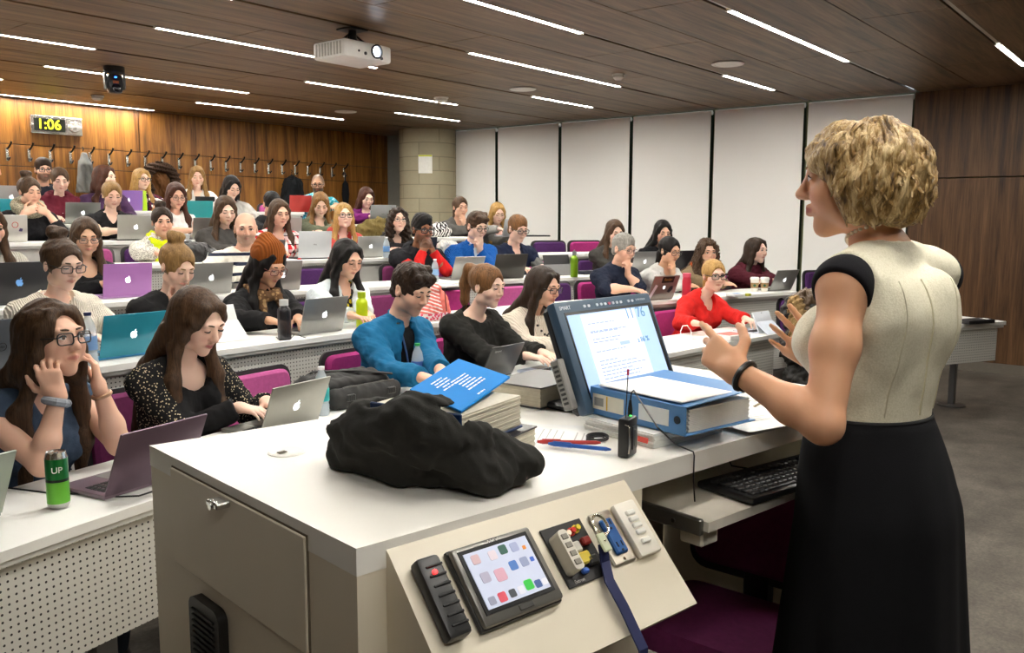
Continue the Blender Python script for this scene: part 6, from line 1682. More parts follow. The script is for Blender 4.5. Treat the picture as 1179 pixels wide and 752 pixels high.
for (y0, y1, c_) in ((.62, .96, 'e9e4d0'), (.16, .46, 'eef0ee')):
    mb = MB(); mb.box((-.0008, bl * (y0 + y1) / 2, th_ * .5), (.0012, bl * (y1 - y0), th_ * .55)); obj('spine_label', mb, P(c_, .6), bi)
mb = MB(); mb.box((-.0018, bl * .89, th_ * .5), (.001, bl * .10, th_ * .3)); obj('label_print', mb, P('8f8d86', .6), bi)
mb = MB(); mb.box((-.0018, bl * .80, th_ * .5), (.001, bl * .012, th_ * .5)); obj('label_stripe', mb, P('e0b82a', .6), bi)
mb = MB(); mb.lathe([(0, .001), (.009, .001), (.009, 0)][::-1], 14, 0, fr((-.001, bl * .08, th_ * .5), (0, 1, 0), (0, 0, 1))); obj('finger_hole', mb, P('16222e', .6), bi)
# ---- stack of papers under the binder
N2 = atz(751, 519, ZT); mb = MB(); st = thing('paper_stack', 'low stack of white papers in a clear sleeve under the blue binder', 'papers', (N2.x, N2.y, ZT + .001)); st.matrix_world = fr(Vector((N2.x, N2.y, ZT + .001)), bv_, bu, (0, 0, 1))
rg = random.Random(5)
for i in range(10): mb.box((.13 + rg.uniform(-.003, .003), .115 + rg.uniform(-.003, .003), .0017 + i * .0033), (.24, .22, .003), .0008)
obj('sheets', mb, P('f0efe9', .6), st); mb = MB(); mb.box((-.0005 + .008, .035, .015), (.004, .03, .012), .001); obj('tab', mb, P('e2554a', .5), st)
def sheet(px, py, rot, label, n=2, w=.21, l=.297, z=ZT, col='f7f6f2'):
    p = atz(px, py, z); t = thing('paper_sheet', label, 'paper', (p.x, p.y, z + .0006), rot)
    for i in range(n):
        mb = MB(); q_ = .006 * i
        mb.grid(lambda a, b: ((a - .5) * w, (b - .5) * l, .0004 + i * .0011 + .004 * (a * a * b * b)), 8, 8); mb.grid(lambda a, b: ((.5 - a) * w, (b - .5) * l, .0000 + i * .0011 + .004 * ((1 - a) ** 2 * b * b)), 8, 8)
        o = obj('sheet', mb, P(col, .6), t, (q_, q_ * .6, 0), (0, 0, .05 * i))
    mb = MB(); rg = random.Random(int(px))
    for k in range(14):
        if rg.random() < .75: mb.box((-.02 + rg.uniform(-.01, .01), l * (.38 - k * .055), .0024 + n * .0011), (w * rg.uniform(.45, .72), .003, .0003))
    o = obj('print', mb, P('c6c5c2', .7), t); o['kind'] = 'stuff'
    return t
sheet(622, 503, .5, 'white printed sheets lying between the books and the monitor', 2)
sheet(858, 452, .25, 'white sheet on the lectern beside the lecturer forearm', 1, z=ZT + .0068)
sheet(846, 478, -.35, 'white sheet sticking out right of the blue binder', 1, z=ZT + .0105)
p = atz(835, 457, ZT); t = thing('folder', 'thin grey-edged folder lying right of the monitor on the lectern', 'folder', (p.x, p.y, ZT + .0008), .12)
mb = MB(); mb.box((0, 0, .002), (.30, .22, .004), .001); obj('cover', mb, P('f1efe8', .5), t); mb = MB(); mb.box((0, -.112, .003), (.30, .004, .006), .001); obj('edge', mb, P('8f7f62', .5), t)
# ---- body-pack transmitter
p = atz(722, 525, ZT); t = thing('radio_transmitter', 'black body-pack microphone transmitter standing upright with a thin red-tipped antenna', 'transmitter', (p.x, p.y, ZT + .001), math.atan2(uL.y, uL.x) + .35)
mb = MB(); mb.box((0, 0, .042), (.052, .026, .084), .005, seg=2); bd = obj('body', mb, P('1b1b1c', .4), t)
mb = MB(); mb.box((.006, -.0135, .040), (.026, .003, .050), .001); obj('door', mb, P('2d2d30', .3), bd); mb = MB(); mb.box((.006, -.0155, .040), (.008, .002, .036), .0008); obj('slot', mb, P('70706c', .3, .6), bd)
mb = MB(); mb.tube([(-.030, -.006, .074), (-.031, -.016, .07), (-.031, -.017, .03), (-.028, -.014, .012)], .0015, 6); obj('belt_clip', mb, P('a9a69c', .25, .9), t)
mb = MB(); mb.tube([(-.014, 0, .082), (-.010, 0, .12), (.006, .004, .175)], .0012, 6); an = obj('antenna', mb, P('1a1a1a', .4), t); mb = MB(); mb.tube([(.006, .004, .172), (.009, .005, .184)], .0024, 6); obj('antenna_tip', mb, P('b0203a', .4), an)
mb = MB(); mb.tube([(.012, 0, .082), (.012, 0, .098), (.013, 0, .118)], [.005, .0055, .0028], 8); pl = obj('plug', mb, P('141414', .4), t); mb = MB(); mb.lathe([(0, .003), (.003, .002), (.003, 0)][::-1], 8, 0, Matrix.Translation((.0, -.006, .086))); obj('status_light', mb, P('30c040', .4, emit=1), t)
ML_ = t.matrix_basis.copy(); wp = [(.013, 0, .118), (.018, .0, .132), (.030, .0, .136)]
inv = (Matrix.Translation(Vector((p.x, p.y, ZT + .001))) @ Matrix.Rotation(t.rotation_euler.z, 4, 'Z')).inverted()
for px, py, z in ((757, 492, ZT + .10), (778, 512, ZT + .03)): wp.append(tuple(inv @ atz(px, py, z)))
eg = atz(793, 521, ZT); eg = A + uL * (eg - A).dot(uL)
for dn_, z in ((.004, ZT + .004), (.007, ZT - .004), (.007, ZT - .06), (.012, ZK + .03)): q_ = eg + nF * dn_; wp.append(tuple(inv @ Vector((q_.x, q_.y, z))))
mb = MB(); mb.tube(wp, .0016, 6); obj('cable', mb, P('121212', .5), t)
# ---- coiled cable and pens
p = atz(688, 508, ZT); mb = MB(); mb.tube([(.028 * math.cos(a) * (1 + .08 * math.sin(3 * a)), .022 * math.sin(a), .003 + .0007 * a) for a in [i * PI / 10 for i in range(52)]], .0022, 6)
props(mkobj('cable_coil', mesh('cable_coil', mb, P('18171a', .5)), None, (p.x, p.y, ZT)), 'small coil of black cable beside the transmitter', 'cable')
def pen(px, py, rot, col, label, z=ZT, L=.14):
    p = atz(px, py, z); t = thing('pen', label, 'pen', (p.x, p.y, z + .0055), rot); mb = MB(); mb.tube([(-L / 2, 0, 0), (-L * .42, 0, 0), (L * .40, 0, 0), (L * .5, 0, 0)], [.002, .0045, .0045, .003], 10); obj('barrel', mb, P(col, .35), t)
    mb = MB(); mb.tube([(L * .12, 0, 0), (L * .40, 0, 0), (L * .46, 0, 0)], [.0052, .0052, .004], 10); mb.box((L * .28, 0, .0058), (.04, .003, .0016), .0006); obj('cap', mb, P(col, .3), t)
pen(667, 517, 1.9, "2458a8", "blue pen beside the loose sheets", ZT + .006); pen(655, 512, 2.2, 'b0302a', 'red pen beside the loose sheets', ZT + .006)
# ---- books
def book(label, N, u_, v_, w, d, z0, t_, cov, pages='cfc8b6', spine=None):
    t = thing('book', label, 'book'); t.matrix_world = fr(Vector((N.x, N.y, z0)), u_, v_, (0, 0, 1)); h_ = .004
    mb = MB(); mb.box((w / 2, d / 2, h_ / 2), (w + .008, d + .006, h_), .001); obj('back_cover', mb, P(cov, .4), t)
    mb = MB()
    n = max(6, int(t_ / .004))
    for i in range(n): mb.box((w / 2 + .001 * math.sin(i * 1.7), d / 2 + .001 * math.cos(i * 2.3), h_ + (t_ - 2 * h_) * (i + .5) / n), (w, d, (t_ - 2 * h_) / n * .96), .0003)
    o = obj('pages', mb, P(pages, .7, 0, .08, 60), t); o['kind'] = 'stuff'
    mb = MB(); mb.box((-.003, d / 2, t_ / 2), (.006, d + .006, t_), .002); obj('spine', mb, P(spine or cov, .4), t)
    mb = MB(); mb.box((w / 2, d / 2, t_ - h_ / 2), (w + .008, d + .006, h_), .001); fc = obj('front_cover', mb, P(cov, .35), t)
    return t, fc
zA, zB = ZT + .080, ZT + .155
n1 = atz(531, 474, zB); r1 = atz(600, 450.5, zB); l1 = atz(472, 448, zB)
u1 = flat(r1 - n1); w1 = (r1 - n1).length; v1 = Vector((-u1.y, u1.x, 0)); d1_ = abs((l1 - n1).dot(v1))
print('book', w1, d1_)
w1 = .25; d1_ = max(.18, min(d1_, .26)); rt = n1 + u1 * 0
b1, fc1 = book('thick book with a bright blue cover on top of the stack behind the black jacket', n1, u1, v1, w1 * .86, d1_, zA + .001, .070, '12305c')
# lifted bright blue cover
for o in list(b1.children):
    if o.name.startswith('front_cover'): bpy.data.objects.remove(o)
cq = [atz(531, 473, zB), atz(587, 433.5, zB + .012), atz(528, 413, zB + .012), atz(472, 448, zB)]
iv = b1.matrix_world.inverted(); cq = [fr(Vector((n1.x, n1.y, zA + .001)), u1, v1, (0, 0, 1)).inverted() @ q for q in cq]
mb = MB(); mb.add([tuple(q) for q in cq] + [(q.x, q.y, q.z - .004) for q in cq], [(0, 1, 2, 3), (7, 6, 5, 4)] + [(i, 4 + i, 4 + (i + 1) % 4, (i + 1) % 4) for i in range(4)])
CBL = P('1384d6', .75, 0, .02, 10, 0, .15); fc1 = obj('front_cover', mb, CBL, b1, label='bright blue cover with white text')
cx_ = fr(cq[0] + Vector((0, 0, .0006)), cq[1] - cq[0], cq[3] - cq[0])
cwu, cwv = (cq[1] - cq[0]).length, (cq[3] - cq[0]).length
WT = P('e8f1fa', .5)
def ctext(s, x, y, size, rot=-90): text('cover_text', s, size, WT, fc1, cx_ @ Matrix.Translation((x * cwu, y * cwv, .0004)) @ Matrix.Rotation(math.radians(0), 4, 'Z'))
mb = MB(); rg = random.Random(11)
B4 = lambda a, b: (cq[0] * (1 - a) * (1 - b) + cq[1] * a * (1 - b) + cq[2] * a * b + cq[3] * (1 - a) * b + Vector((0, 0, .0008)))
for a0, a1, b0, b1_, n_ in ((.20, .50, .80, .52, 5), (.38, .76, .58, .24, 6), (.33, .62, .06, .06, 1)):
    for i in range(n_):
        b = b0 + (b1_ - b0) * i / max(1, n_ - 1); q0 = a0 + rg.uniform(0, .06); q1 = a1 - rg.uniform(0, .12)
        while q0 < q1:
            q2 = min(q0 + rg.uniform(.04, .10), q1); mb.add([B4(q0, b), B4(q2, b), B4(q2, b + .028), B4(q0, b + .028)], [(0, 1, 2, 3)]); q0 = q2 + .012
for (x0, y0, n_, l_) in ():
    for i in range(n_):
        L_ = l_ * rg.uniform(.55, 1); mb.box((cwu * (x0 + L_ / 2 + rg.uniform(-.02, .02)), cwv * (y0 - i * .035), .0004), (cwu * L_, cwv * .018, .0004), 0, 0, cx_)
o = obj('cover_text', mb, WT, fc1); o['kind'] = 'stuff'
n2 = n1 + u1 * .045 - v1 * .012
book('thick dark book underneath the bright blue book, pages facing right', n2, u1, v1, .21, .24, ZT + .001, .076, '1f1d22')
n3 = atz(622, 472, ZT); u3 = flat(atz(622, 472, ZT) - atz(574, 464, ZT)); 
v3 = Vector((-u3.y, u3.x, 0)); book('cream paged book with dark cover standing back between blue book and monitor', n3 - u3 * .17, u3, v3, .17, .23, ZT + .001, .058, '2b2724', 'd8d0bc')
# ---- crumpled black jacket
F = Fld(np.array(atz(480, 520, ZT)) - [.42, .42, .03], np.array(atz(480, 520, ZT)) + [.42, .42, .30], .005)
jc = lambda px, py, z: np.array(atz(px, py, ZT + z))
for a, b, r0, r1_ in (((396, 519, .030), (430, 500, .075), .040, .055), ((430, 500, .075), (470, 491, .100), .055, .058), ((470, 491, .100), (506, 500, .090), .058, .052), ((506, 500, .090), (530, 517, .070), .052, .048), ((530, 517, .070), (568, 529, .050), .048, .044), ((568, 529, .050), (596, 534, .040), .044, .036),
        ((398, 523, .025), (470, 541, .025), .034, .038), ((470, 541, .025), (560, 552, .025), .038, .034), ((560, 552, .025), (596, 541, .025), .034, .028), ((455, 512, .06), (530, 528, .05), .06, .05), ((432, 490, .10), (476, 486, .125), .048, .050), ((476, 486, .125), (508, 496, .115), .050, .048), ((508, 496, .115), (534, 516, .085), .048, .042), ((420, 512, .05), (470, 515, .06), .05, .06)):
    F.cone(jc(*a), jc(*b), r0, r1_, .035)
F.disp(.009, .16, 21); F.disp(.0048, .08, 22, (1, .3, 1)); F.disp(.0014, .03, 25, (1, .3, 1))
F.halfspace((0, 0, ZT + .0015), (0, 0, -1), .006)
F.boxcut(fr(Vector((n1.x, n1.y, zA + .036)) + u1 * w1 * .43 + v1 * d1_ / 2, u1, v1, (0, 0, 1)), (w1 * .43 + .010, d1_ / 2 + .010, .044))
F.boxcut(fr(Vector((n2.x, n2.y, ZT + .038)) + u1 * .105 + v1 * .12, u1, v1, (0, 0, 1)), (.115, .130, .045))
V, Fc = F.tri(); V, Fc = biggest(V, Fc); o0 = V.mean(0); o0[2] = ZT
jk = mkobj('jacket', fmesh('jacket', V - o0, Fc, cloth('2b2a27', 'plain', '2b2a27')), None, tuple(o0)); props(jk, 'crumpled black jacket lying on the lectern top in front of the books', 'jacket')
# ---- keyboard on the tray
kb0 = atz(800, 553, ZK + .02); kb1 = atz(868, 574.5, ZK + .02); kv = flat(kb0 - kb1); kd = .165; ku = Vector((kv.y, -kv.x, 0))
if ku.dot(uL) < 0: ku = -ku
kbt = thing('keyboard', 'black computer keyboard on the pulled-out lectern tray', 'keyboard'); kbt.matrix_world = fr(Vector((kb1.x, kb1.y, ZK + .002)), ku, kv, (0, 0, 1))
mb = MB(); mb.box((.225, kd / 2, .010), (.45, kd, .018), .006, seg=2); obj('case', mb, P('1a1a1b', .45), kbt)
KM = {}
def key(x, y, w_):
    w_ = round(w_, 5)
    if w_ not in KM: k_ = MB(); k_.box((0, 0, .0215), (w_, .0165, .007), .0022); KM[w_] = mesh('key', k_, P('2b2b2d', .4))
    mkobj('key', KM[w_], kbt, (x, y, 0))
for r in range(6):
    y = .022 + r * .0195 + (.008 if r == 5 else 0); x = .014; c = 0
    while x < .33:
        w_ = .0165 * (1.5 if c == 0 and r not in (5,) else 1) * (6 if r == 0 and c == 3 else 1)
        if x + w_ > .335: break
        key(x + w_ / 2, y, w_); x += w_ + .0022; c += 1
    if r != 2:
        for c in range(3): key(.342 + c * .0187 + .009, y, .0165)
    if r < 5:
        for c in range(2): key(.400 + c * .0187 + .009, y, .0165)
mb = MB(); mb.lathe([(0, .002), (.002, .002), (.002, 0)][::-1], 8, 0, Matrix.Translation((.41, kd - .012, .019))); obj('lock_light', mb, P('3a6af0', .4, emit=2), kbt)
mb = MB(); cv = kbt.matrix_world; mb.tube([(.2, kd, .012), (.19, kd + .05, .01), (.24, kd + .10, .006), (.30, kd + .13, .004)], .002, 6); obj('cord', mb, P('141414', .5), kbt)
# ================================================================== BOTTLES, CUPS, CANS
CLEAR = NT('clear_plastic'); CLEAR.b.inputs['Alpha'].default_value = .38; CLEAR = CLEAR.fin('e6eef2', .08, 0, .7)
WATER = NT('water'); WATER.b.inputs['Alpha'].default_value = .45; WATER = WATER.fin('c4d4de', .05, 0, .6)
def place(row, px, py):
    z = ROWZ[row]; p = atz(px, py, z) if row == 'w' or row < 5 else ray_row(px, 250, row, .15); return Vector((p.x, p.y, z + .001))
def pet(label, row, px, py, h, r, cap, band, group='clear plastic water bottles'):
    p = place(row, px, py); t = thing('water_bottle', label, 'bottle', p, .3, group)
    pr = [(0, .0), (r * .9, .0), (r, .006), (r, h * .22), (r * .93, h * .25), (r, h * .28), (r, h * .60), (r * .95, h * .64), (r * .78, h * .78), (r * .42, h * .90), (r * .40, h * .95), (0, h * .95)]
    mb = MB(); mb.lathe(pr, 18); obj('bottle_body', mb, CLEAR, t)
    mb = MB(); mb.lathe([(0, .004), (r * .92, .004), (r * .92, h * .5), (0, h * .5)], 16); obj('water', mb, WATER, t)
    mb = MB(); mb.lathe([(r * 1.01, h * .30), (r * 1.02, h * .31), (r * 1.02, h * .55), (r * 1.01, h * .56)], 18); obj('label_band', mb, P(band, .4), t)
    mb = MB(); mb.lathe([(0, h * .94), (r * .46, h * .94), (r * .46, h), (0, h)], 16); obj('cap', mb, P(cap, .4), t)
def flask(label, row, px, py, h, r, col, cap, alpha=None, metal=0., loop=False, name='drink_bottle', neck=.55):
    p = place(row, px, py); t = thing(name, label, 'bottle', p, .2)
    m = P(col, .3, metal, .04, 20, alpha=alpha)
    mb = MB(); mb.lathe([(0, 0), (r * .94, 0), (r, .006), (r, h * .70), (r * .92, h * .76), (r * neck, h * .83), (r * neck, h * .86), (0, h * .86)], 20); obj('bottle_body', mb, m, t)
    mb = MB(); mb.lathe([(0, h * .85), (r * neck * 1.12, h * .85), (r * neck * 1.12, h), (0, h)], 18); c = obj('cap', mb, P(cap, .35, .5 if loop else 0), t)
    if loop: mb = MB(); mb.tube([(r * .35 * math.cos(a), 0, h + r * .35 * math.sin(a)) for a in [i * PI / 10 for i in range(11)]], .003, 6); obj('loop', mb, P(cap, .35, .6), c)
    return t
# tall green drink can
p = place(1, 68, 584); t = thing('drink_can', 'tall green soft drink can with silver top on the front desk', 'can', p, -.5)
h, r = .162, .030
mb = MB(); mb.lathe([(0, .002), (r * .80, 0), (r * .95, .008), (r, .016)], 28); obj('can_bottom', mb, P('b9b9b4', .25, .9), t)
mb = MB(); mb.lathe([(r, .016), (r, h * .48)], 28); mb.f = mb.f[:-2]; mb.mi = mb.mi[:-2]; obj('can_body', mb, P('68b83a', .28, .35), t, label='bright green lower half')
mb = MB(); mb.lathe([(r, h * .53), (r, h - .018)], 28); mb.f = mb.f[:-2]; mb.mi = mb.mi[:-2]; obj('can_body', mb, P('0e6a2c', .28, .35), t, label='dark green upper half')
mb = MB(); mb.lathe([(r * 1.002, h * .48), (r * 1.002, h * .53)], 28); mb.f = mb.f[:-2]; mb.mi = mb.mi[:-2]; obj('can_band', mb, P('15201a', .3, .3), t)
mb = MB(); mb.lathe([(r, h - .018), (r * .86, h - .004), (r * .86, h), (r * .78, h - .003), (0, h - .003)], 28); tp = obj('can_top', mb, P('c9c9c4', .22, .95), t); mb = MB(); mb.prism(rrect(.012, .022, .005), h - .002, h); obj('pull_tab', mb, P('d6d6d2', .2, .95), tp)
ca = math.atan2(-p.y, -p.x); 
text('can_word', 'UP', .024, P('eef6ea', .4), t, fr((math.cos(ca + .5) * (r + .0005), math.sin(ca + .5) * (r + .0005), h * .70), (-math.sin(ca + .5), math.cos(ca + .5), 0), (0, 0, 1)))
bt_ = 'standing on the front desk'
pet('clear water bottle with teal label right of the silver laptop on the front desk', 1, 371, 478, .205, .031, 'f0f0ee', '1f9a9a')
pet('clear water bottle with green cap in front of the man in teal', 1, 481, 441, .20, .031, '2a9a4a', '3a5a9a')
pet('tall clear water bottle with dark blue cap beside the glossy teal laptop', 2, 104, 421, .235, .034, '1c2450', '7aa0d0')
pet('clear water bottle beside the silver laptop, in front of the curly-haired woman', 4, 445, 297, .19, .031, 'f2f2f2', '6a9ad0')
pet('clear water bottle in front of the man with red sleeves', 3, 501, 325, .19, .031, 'f2f2f2', '8fb4dc')
flask('dark transparent tumbler bottle in front of the orange beanie', 2, 328, 391, .215, .036, '2b2a2e', 'd6d6d2', alpha=.82, neck=.6)
flask('lime yellow drink bottle in front of the woman in pale denim', 2, 417, 378, .215, .035, 'c6d80e', 'a9c010', neck=.62)
flask('green metal drink bottle with steel loop cap on the third desk', 3, 661, 319, .23, .034, '6f9416', '8e9290', metal=.35, loop=True, neck=.5)
flask('pink and red patterned drink bottle beside the sticker-covered laptop', 2, 790, 345, .215, .036, 'd0344a', 'e0607a', neck=.85)
flask('lime green drink bottle standing on the rear desk', 7, 166, 244, .22, .036, 'a4c81c', 'b8d83a', neck=.85)
for i, (px, lab) in enumerate(((868.5, 'white paper coffee cup with brown sleeve, left one of the pair'), (880, 'white paper coffee cup with brown sleeve and green mark, right one of the pair'))):
    p = place(2, px, 336); t = thing('coffee_cup', lab, 'cup', p, 0, 'paper coffee cups')
    mb = MB(); mb.lathe([(0, 0), (.028, 0), (.039, .115), (0, .115)], 20); obj('cup', mb, P('efece4', .5), t)
    mb = MB(); mb.lathe([(.0318, .034), (.0372, .082)], 20); mb.f = mb.f[:-2]; mb.mi = mb.mi[:-2]; obj('sleeve', mb, P('a3865c', .7), t)
    mb = MB(); mb.lathe([(0, .112), (.042, .112), (.042, .12), (.036, .132), (0, .132)], 20); obj('lid', mb, P('f6f4ee', .4), t)
    a = math.atan2(-p.y, -p.x); mb = MB(); mb.lathe([(0, .001), (.012, .001), (.012, 0)][::-1], 14, 0, fr((.0352 * math.cos(a), .0352 * math.sin(a), .058), (-math.sin(a), math.cos(a), 0), (0, 0, 1))); obj('badge', mb, P('2a5a3a', .5), t)
# ================================================================== BAGS, COATS, SMALL THINGS
def blob(name, label, cat, prims, mat_, h=.007, fold=(.006, .08), seed=1, origin=None, cutz=None, group=None, parent=None):
    pts = np.array([p for q in prims for p in (q[0], q[1])]); R_ = max(max(q[2], q[3]) for q in prims) + .05
    F = Fld(pts.min(0) - R_, pts.max(0) + R_, h)
    for a, b, r0, r1_ in prims: F.cone(a, b, r0, r1_, .03)
    F.disp(fold[0], fold[1], seed); F.disp(fold[0] * .5, fold[1] * .4, seed + 1)
    if cutz is not None: F.halfspace((0, 0, cutz), (0, 0, -1), .004)
    V, Fc = F.tri(); V, Fc = biggest(V, Fc); o = V.mean(0) if origin is None else np.array(origin)
    if parent is not None: return mkobj(name, fmesh(name, V, Fc, mat_), parent)
    return props(mkobj(name, fmesh(name, V - o, Fc, mat_), None, tuple(o)), label, cat, group)
# black laptop bag on the front desk
z = ROWZ[1]; b0 = atz(385, 476, z); b1_ = atz(468, 459, z); bu_ = flat(b1_ - b0); bn = Vector((-bu_.y, bu_.x, 0)); bl_ = (b1_ - b0).length
BAGM = P('242322', .75, 0, .1, 60, .2)
bg = thing('laptop_bag', 'bulky black laptop bag lying on the front desk beside the man in teal', 'bag'); bg.matrix_world = fr(Vector((b0.x, b0.y, z + .001)), bu_, bn, (0, 0, 1))
L_ = max(bl_, .36); print('bag', bl_)
F = Fld((-.08, -.06, -.02), (L_ + .08, .38, .20), .006); 
for x in (.03, L_ - .03):
    for y in (.03, .27): pass
F.cone((.05, .05, .045), (L_ - .05, .05, .045), .048, .048, .02); F.cone((.03, .25, .06), (L_ - .06, .25, .06), .058, .058, .02); F.cone((.04, .15, .06), (L_ - .05, .15, .06), .062, .058, .04)
F.disp(.005, .13, 8); F.halfspace((0, 0, .001), (0, 0, -1), .004); V, Fc = F.tri(); mkobj('bag_body', fmesh('bag_body', V, Fc, BAGM), bg)
F = Fld((-.08, -.02, .03), (L_ + .08, .36, .20), .006); F.cone((.04, .10, .088), (L_ - .06, .10, .088), .030, .030, .02); F.cone((.02, .24, .098), (L_ - .07, .24, .098), .032, .032, .05); F.cone((.03, .17, .100), (L_ - .07, .17, .098), .034, .034, .05); F.disp(.003, .1, 9)
V, Fc = F.tri(); mkobj('flap', fmesh('flap', V, Fc, P('2b2a29', .8, 0, .1, 60, .2)), bg)
for x in (L_ * .22, L_ * .78): 
    mb = MB(); mb.box((x, .000, .052), (.045, .012, .030), .003); bk_ = obj('buckle', mb, P('3a3a3a', .35, .3), bg)
    mb = MB()
    for i in range(5): mb.box((x - .016 + i * .008, -.0065, .052), (.003, .003, .022))
    obj('buckle_ribs', mb, P('141414', .4), bk_)
mb = MB(); mb.tube([(L_ * .9, .05, .115), (L_ * .55, .14, .138), (L_ * .2, .26, .135), (.0, .30, .08)], [.014] * 4, 8, flat=.35); obj('strap', mb, P('1d1c1c', .7), bg)
mb = MB(); mb.tube([(.06, .02, .096), (L_ - .06, .02, .096)], .003, 6); obj('zip', mb, P('555350', .4, .5), bg)
def W(p, dx, dy, dz, r): return None
def local_prims(o, u_, v_, L): return [(np.array(o + u_ * a[0] + v_ * a[1] + Vector((0, 0, a[2]))), np.array(o + u_ * b[0] + v_ * b[1] + Vector((0, 0, b[2]))), r0, r1_) for a, b, r0, r1_ in L]
UX, UY = Vector((1, 0, 0)), Vector((0, 1, 0))
def rowframe(row, px, py): p = place(row, px, py); d = rdir(row, p.x); return p, Vector((-d.y, d.x, 0)), -d
# red folder behind the bag
p, u_, v_ = rowframe(1, 447, 436); mb = MB(); mb.box((0, 0, .008), (.30, .22, .014), .004); props(mkobj('folder', mesh('folder', mb, P('c8302e', .5)), None, p, (0, 0, math.atan2(u_.y, u_.x) + .2)), 'red folder on the front desk behind the black laptop bag', 'folder')
# white and red box with the red-sweater woman, tablet, white cord
p, u_, v_ = rowframe(1, 842, 390); t = thing('book', 'white and red printed box-like book in front of the woman in red', 'book', p, math.atan2(u_.y, u_.x) - .1)
mb = MB(); mb.box((0, .0, .018), (.22, .16, .034), .003); obj('block', mb, P('ece9e6', .5), t); mb = MB(); mb.box((-.02, .0, .0357), (.17, .13, .001)); obj('cover_print', mb, P('d8655c', .5), t); mb = MB(); mb.box((.07, -.0805, .018), (.06, .001, .02)); obj('spine_label', mb, P('c9d4de', .5), t)
tabletpc('LT', 1, 893, 388, 'white tablet in a folding stand case in front of the woman in red', 'e4e8ee', 'd4dce6', w=.22, h=.16, tilt=24)
p, u_, v_ = rowframe(1, 796, 390); mb = MB(); q0 = [(-.05, .05, .003), (-.045, .06, .05), (-.02, .06, .085), (.02, .05, .085), (.035, .03, .05), (.0, .0, .01), (-.03, -.03, .003), (.06, -.05, .003), (.16, -.01, .003)]
mb.tube(q0, .0035, 8); props(mkobj('charging_cable', mesh('charging_cable', mb, P('f4f4f2', .4)), None, p, (0, 0, math.atan2(u_.y, u_.x))), 'looped white charging cord in front of the woman in red', 'cord')
# cord along the front desk
pts = [atz(px, py, ROWZ[1] + .003) for px, py in ((-6, 560), (20, 563), (60, 568), (100, 569), (135, 572), (160, 571), (185, 563))]; o0 = pts[3].copy(); mb = MB(); mb.tube([q - o0 for q in pts], .0025, 6)
props(mkobj('power_cable', mesh('power_cable', mb, P('1c1b1b', .5)), None, o0), 'thin black cord running along the front desk behind the green can', 'cord')
pts = [atz(px, py, ROWZ[2] + .003) for px, py in ((318, 388), (322, 392), (334, 391), (340, 384), (345, 380), (342, 374), (338, 379), (346, 387), (352, 389))]; o0 = pts[3].copy(); mb = MB(); mb.tube([q - o0 for q in pts], .0022, 6)
props(mkobj('earphone_cable', mesh('earphone_cable', mb, P('1c1b1b', .5)), None, o0), 'tangled black earphone cord beside the dark tumbler', 'cord')
def slab_on(row, px, py, w, d, h, col, name, label, cat, rot=0, extra=None):
    p, u_, v_ = rowframe(row, px, py); t = thing(name, label, cat, p, math.atan2(u_.y, u_.x) + rot); mb = MB(); mb.box((0, 0, h / 2), (w, d, h), min(.004, h * .3), seg=2); obj('body', mb, P(col, .5), t)
    if extra: mb = MB(); mb.box((w * extra[0], -d * .1, h + .001), (w * extra[1], d * .5, .003), .0008); obj('top_detail', mb, P(extra[2], .5), t)
    return t
slab_on(2, 830, 333, .20, .09, .035, '1d1c1d', 'pencil_case', 'black pencil case in front of the woman with the orange scarf', 'pencil case', .1, (.1, .4, '8a8a86'))
slab_on(2, 847, 341, .14, .10, .022, 'e9eaea', 'tissue_pack', 'white pack with blue print left of the coffee cups', 'pack', 0, (.0, .5, '5a8ac0'))
slab_on(2, 861, 341, .05, .04, .022, 'b8b83a', 'sticky_note_pad', 'small yellow-green note pad beside the coffee cups', 'note pad', .2)
slab_on(1, 610, 441, .21, .28, .010, 'f4f3ef', 'notebook', 'white notebook beside the silver laptop near the monitor', 'notebook', .2, (0, .6, 'c9c9c6'))
slab_on(3, 516, 330, .2, .14, .014, 'e4e2de', 'notebook', 'white notebook in front of the man with red sleeves', 'notebook', .2, (0, .5, 'b8b0c8'))
slab_on(5, 617, 276, .30, .16, .016, '1b1b1d', 'folder', 'black folder at the right end of the fifth desk by the blinds', 'folder', 0, (-.2, .4, '2e2e30'))
slab_on('w', 1122, 372, .30, .14, .03, '1a191b', 'pencil_case', 'black flat case on the short desk behind the lecturer', 'case', 0, (.35, .15, 'd8d8d4'))
slab_on(5, 205, 278, .16, .10, .05, 'a9a9a6', 'lunch_box', 'small silver box in front of the woman in the sleeveless white top', 'box', 0, (0, .7, '8f8f8c'))
slab_on(3, 676, 316, .16, .09, .035, '1c2030', 'glasses_case', 'dark blue case right of the green metal bottle', 'case', .2, (.2, .3, '6a6a70'))
slab_on(2, 232, 402, .10, .05, .03, 'c83a24', 'phone', 'red cased phone beside the glossy teal laptop', 'phone', .3, (0, .6, '2a2020'))
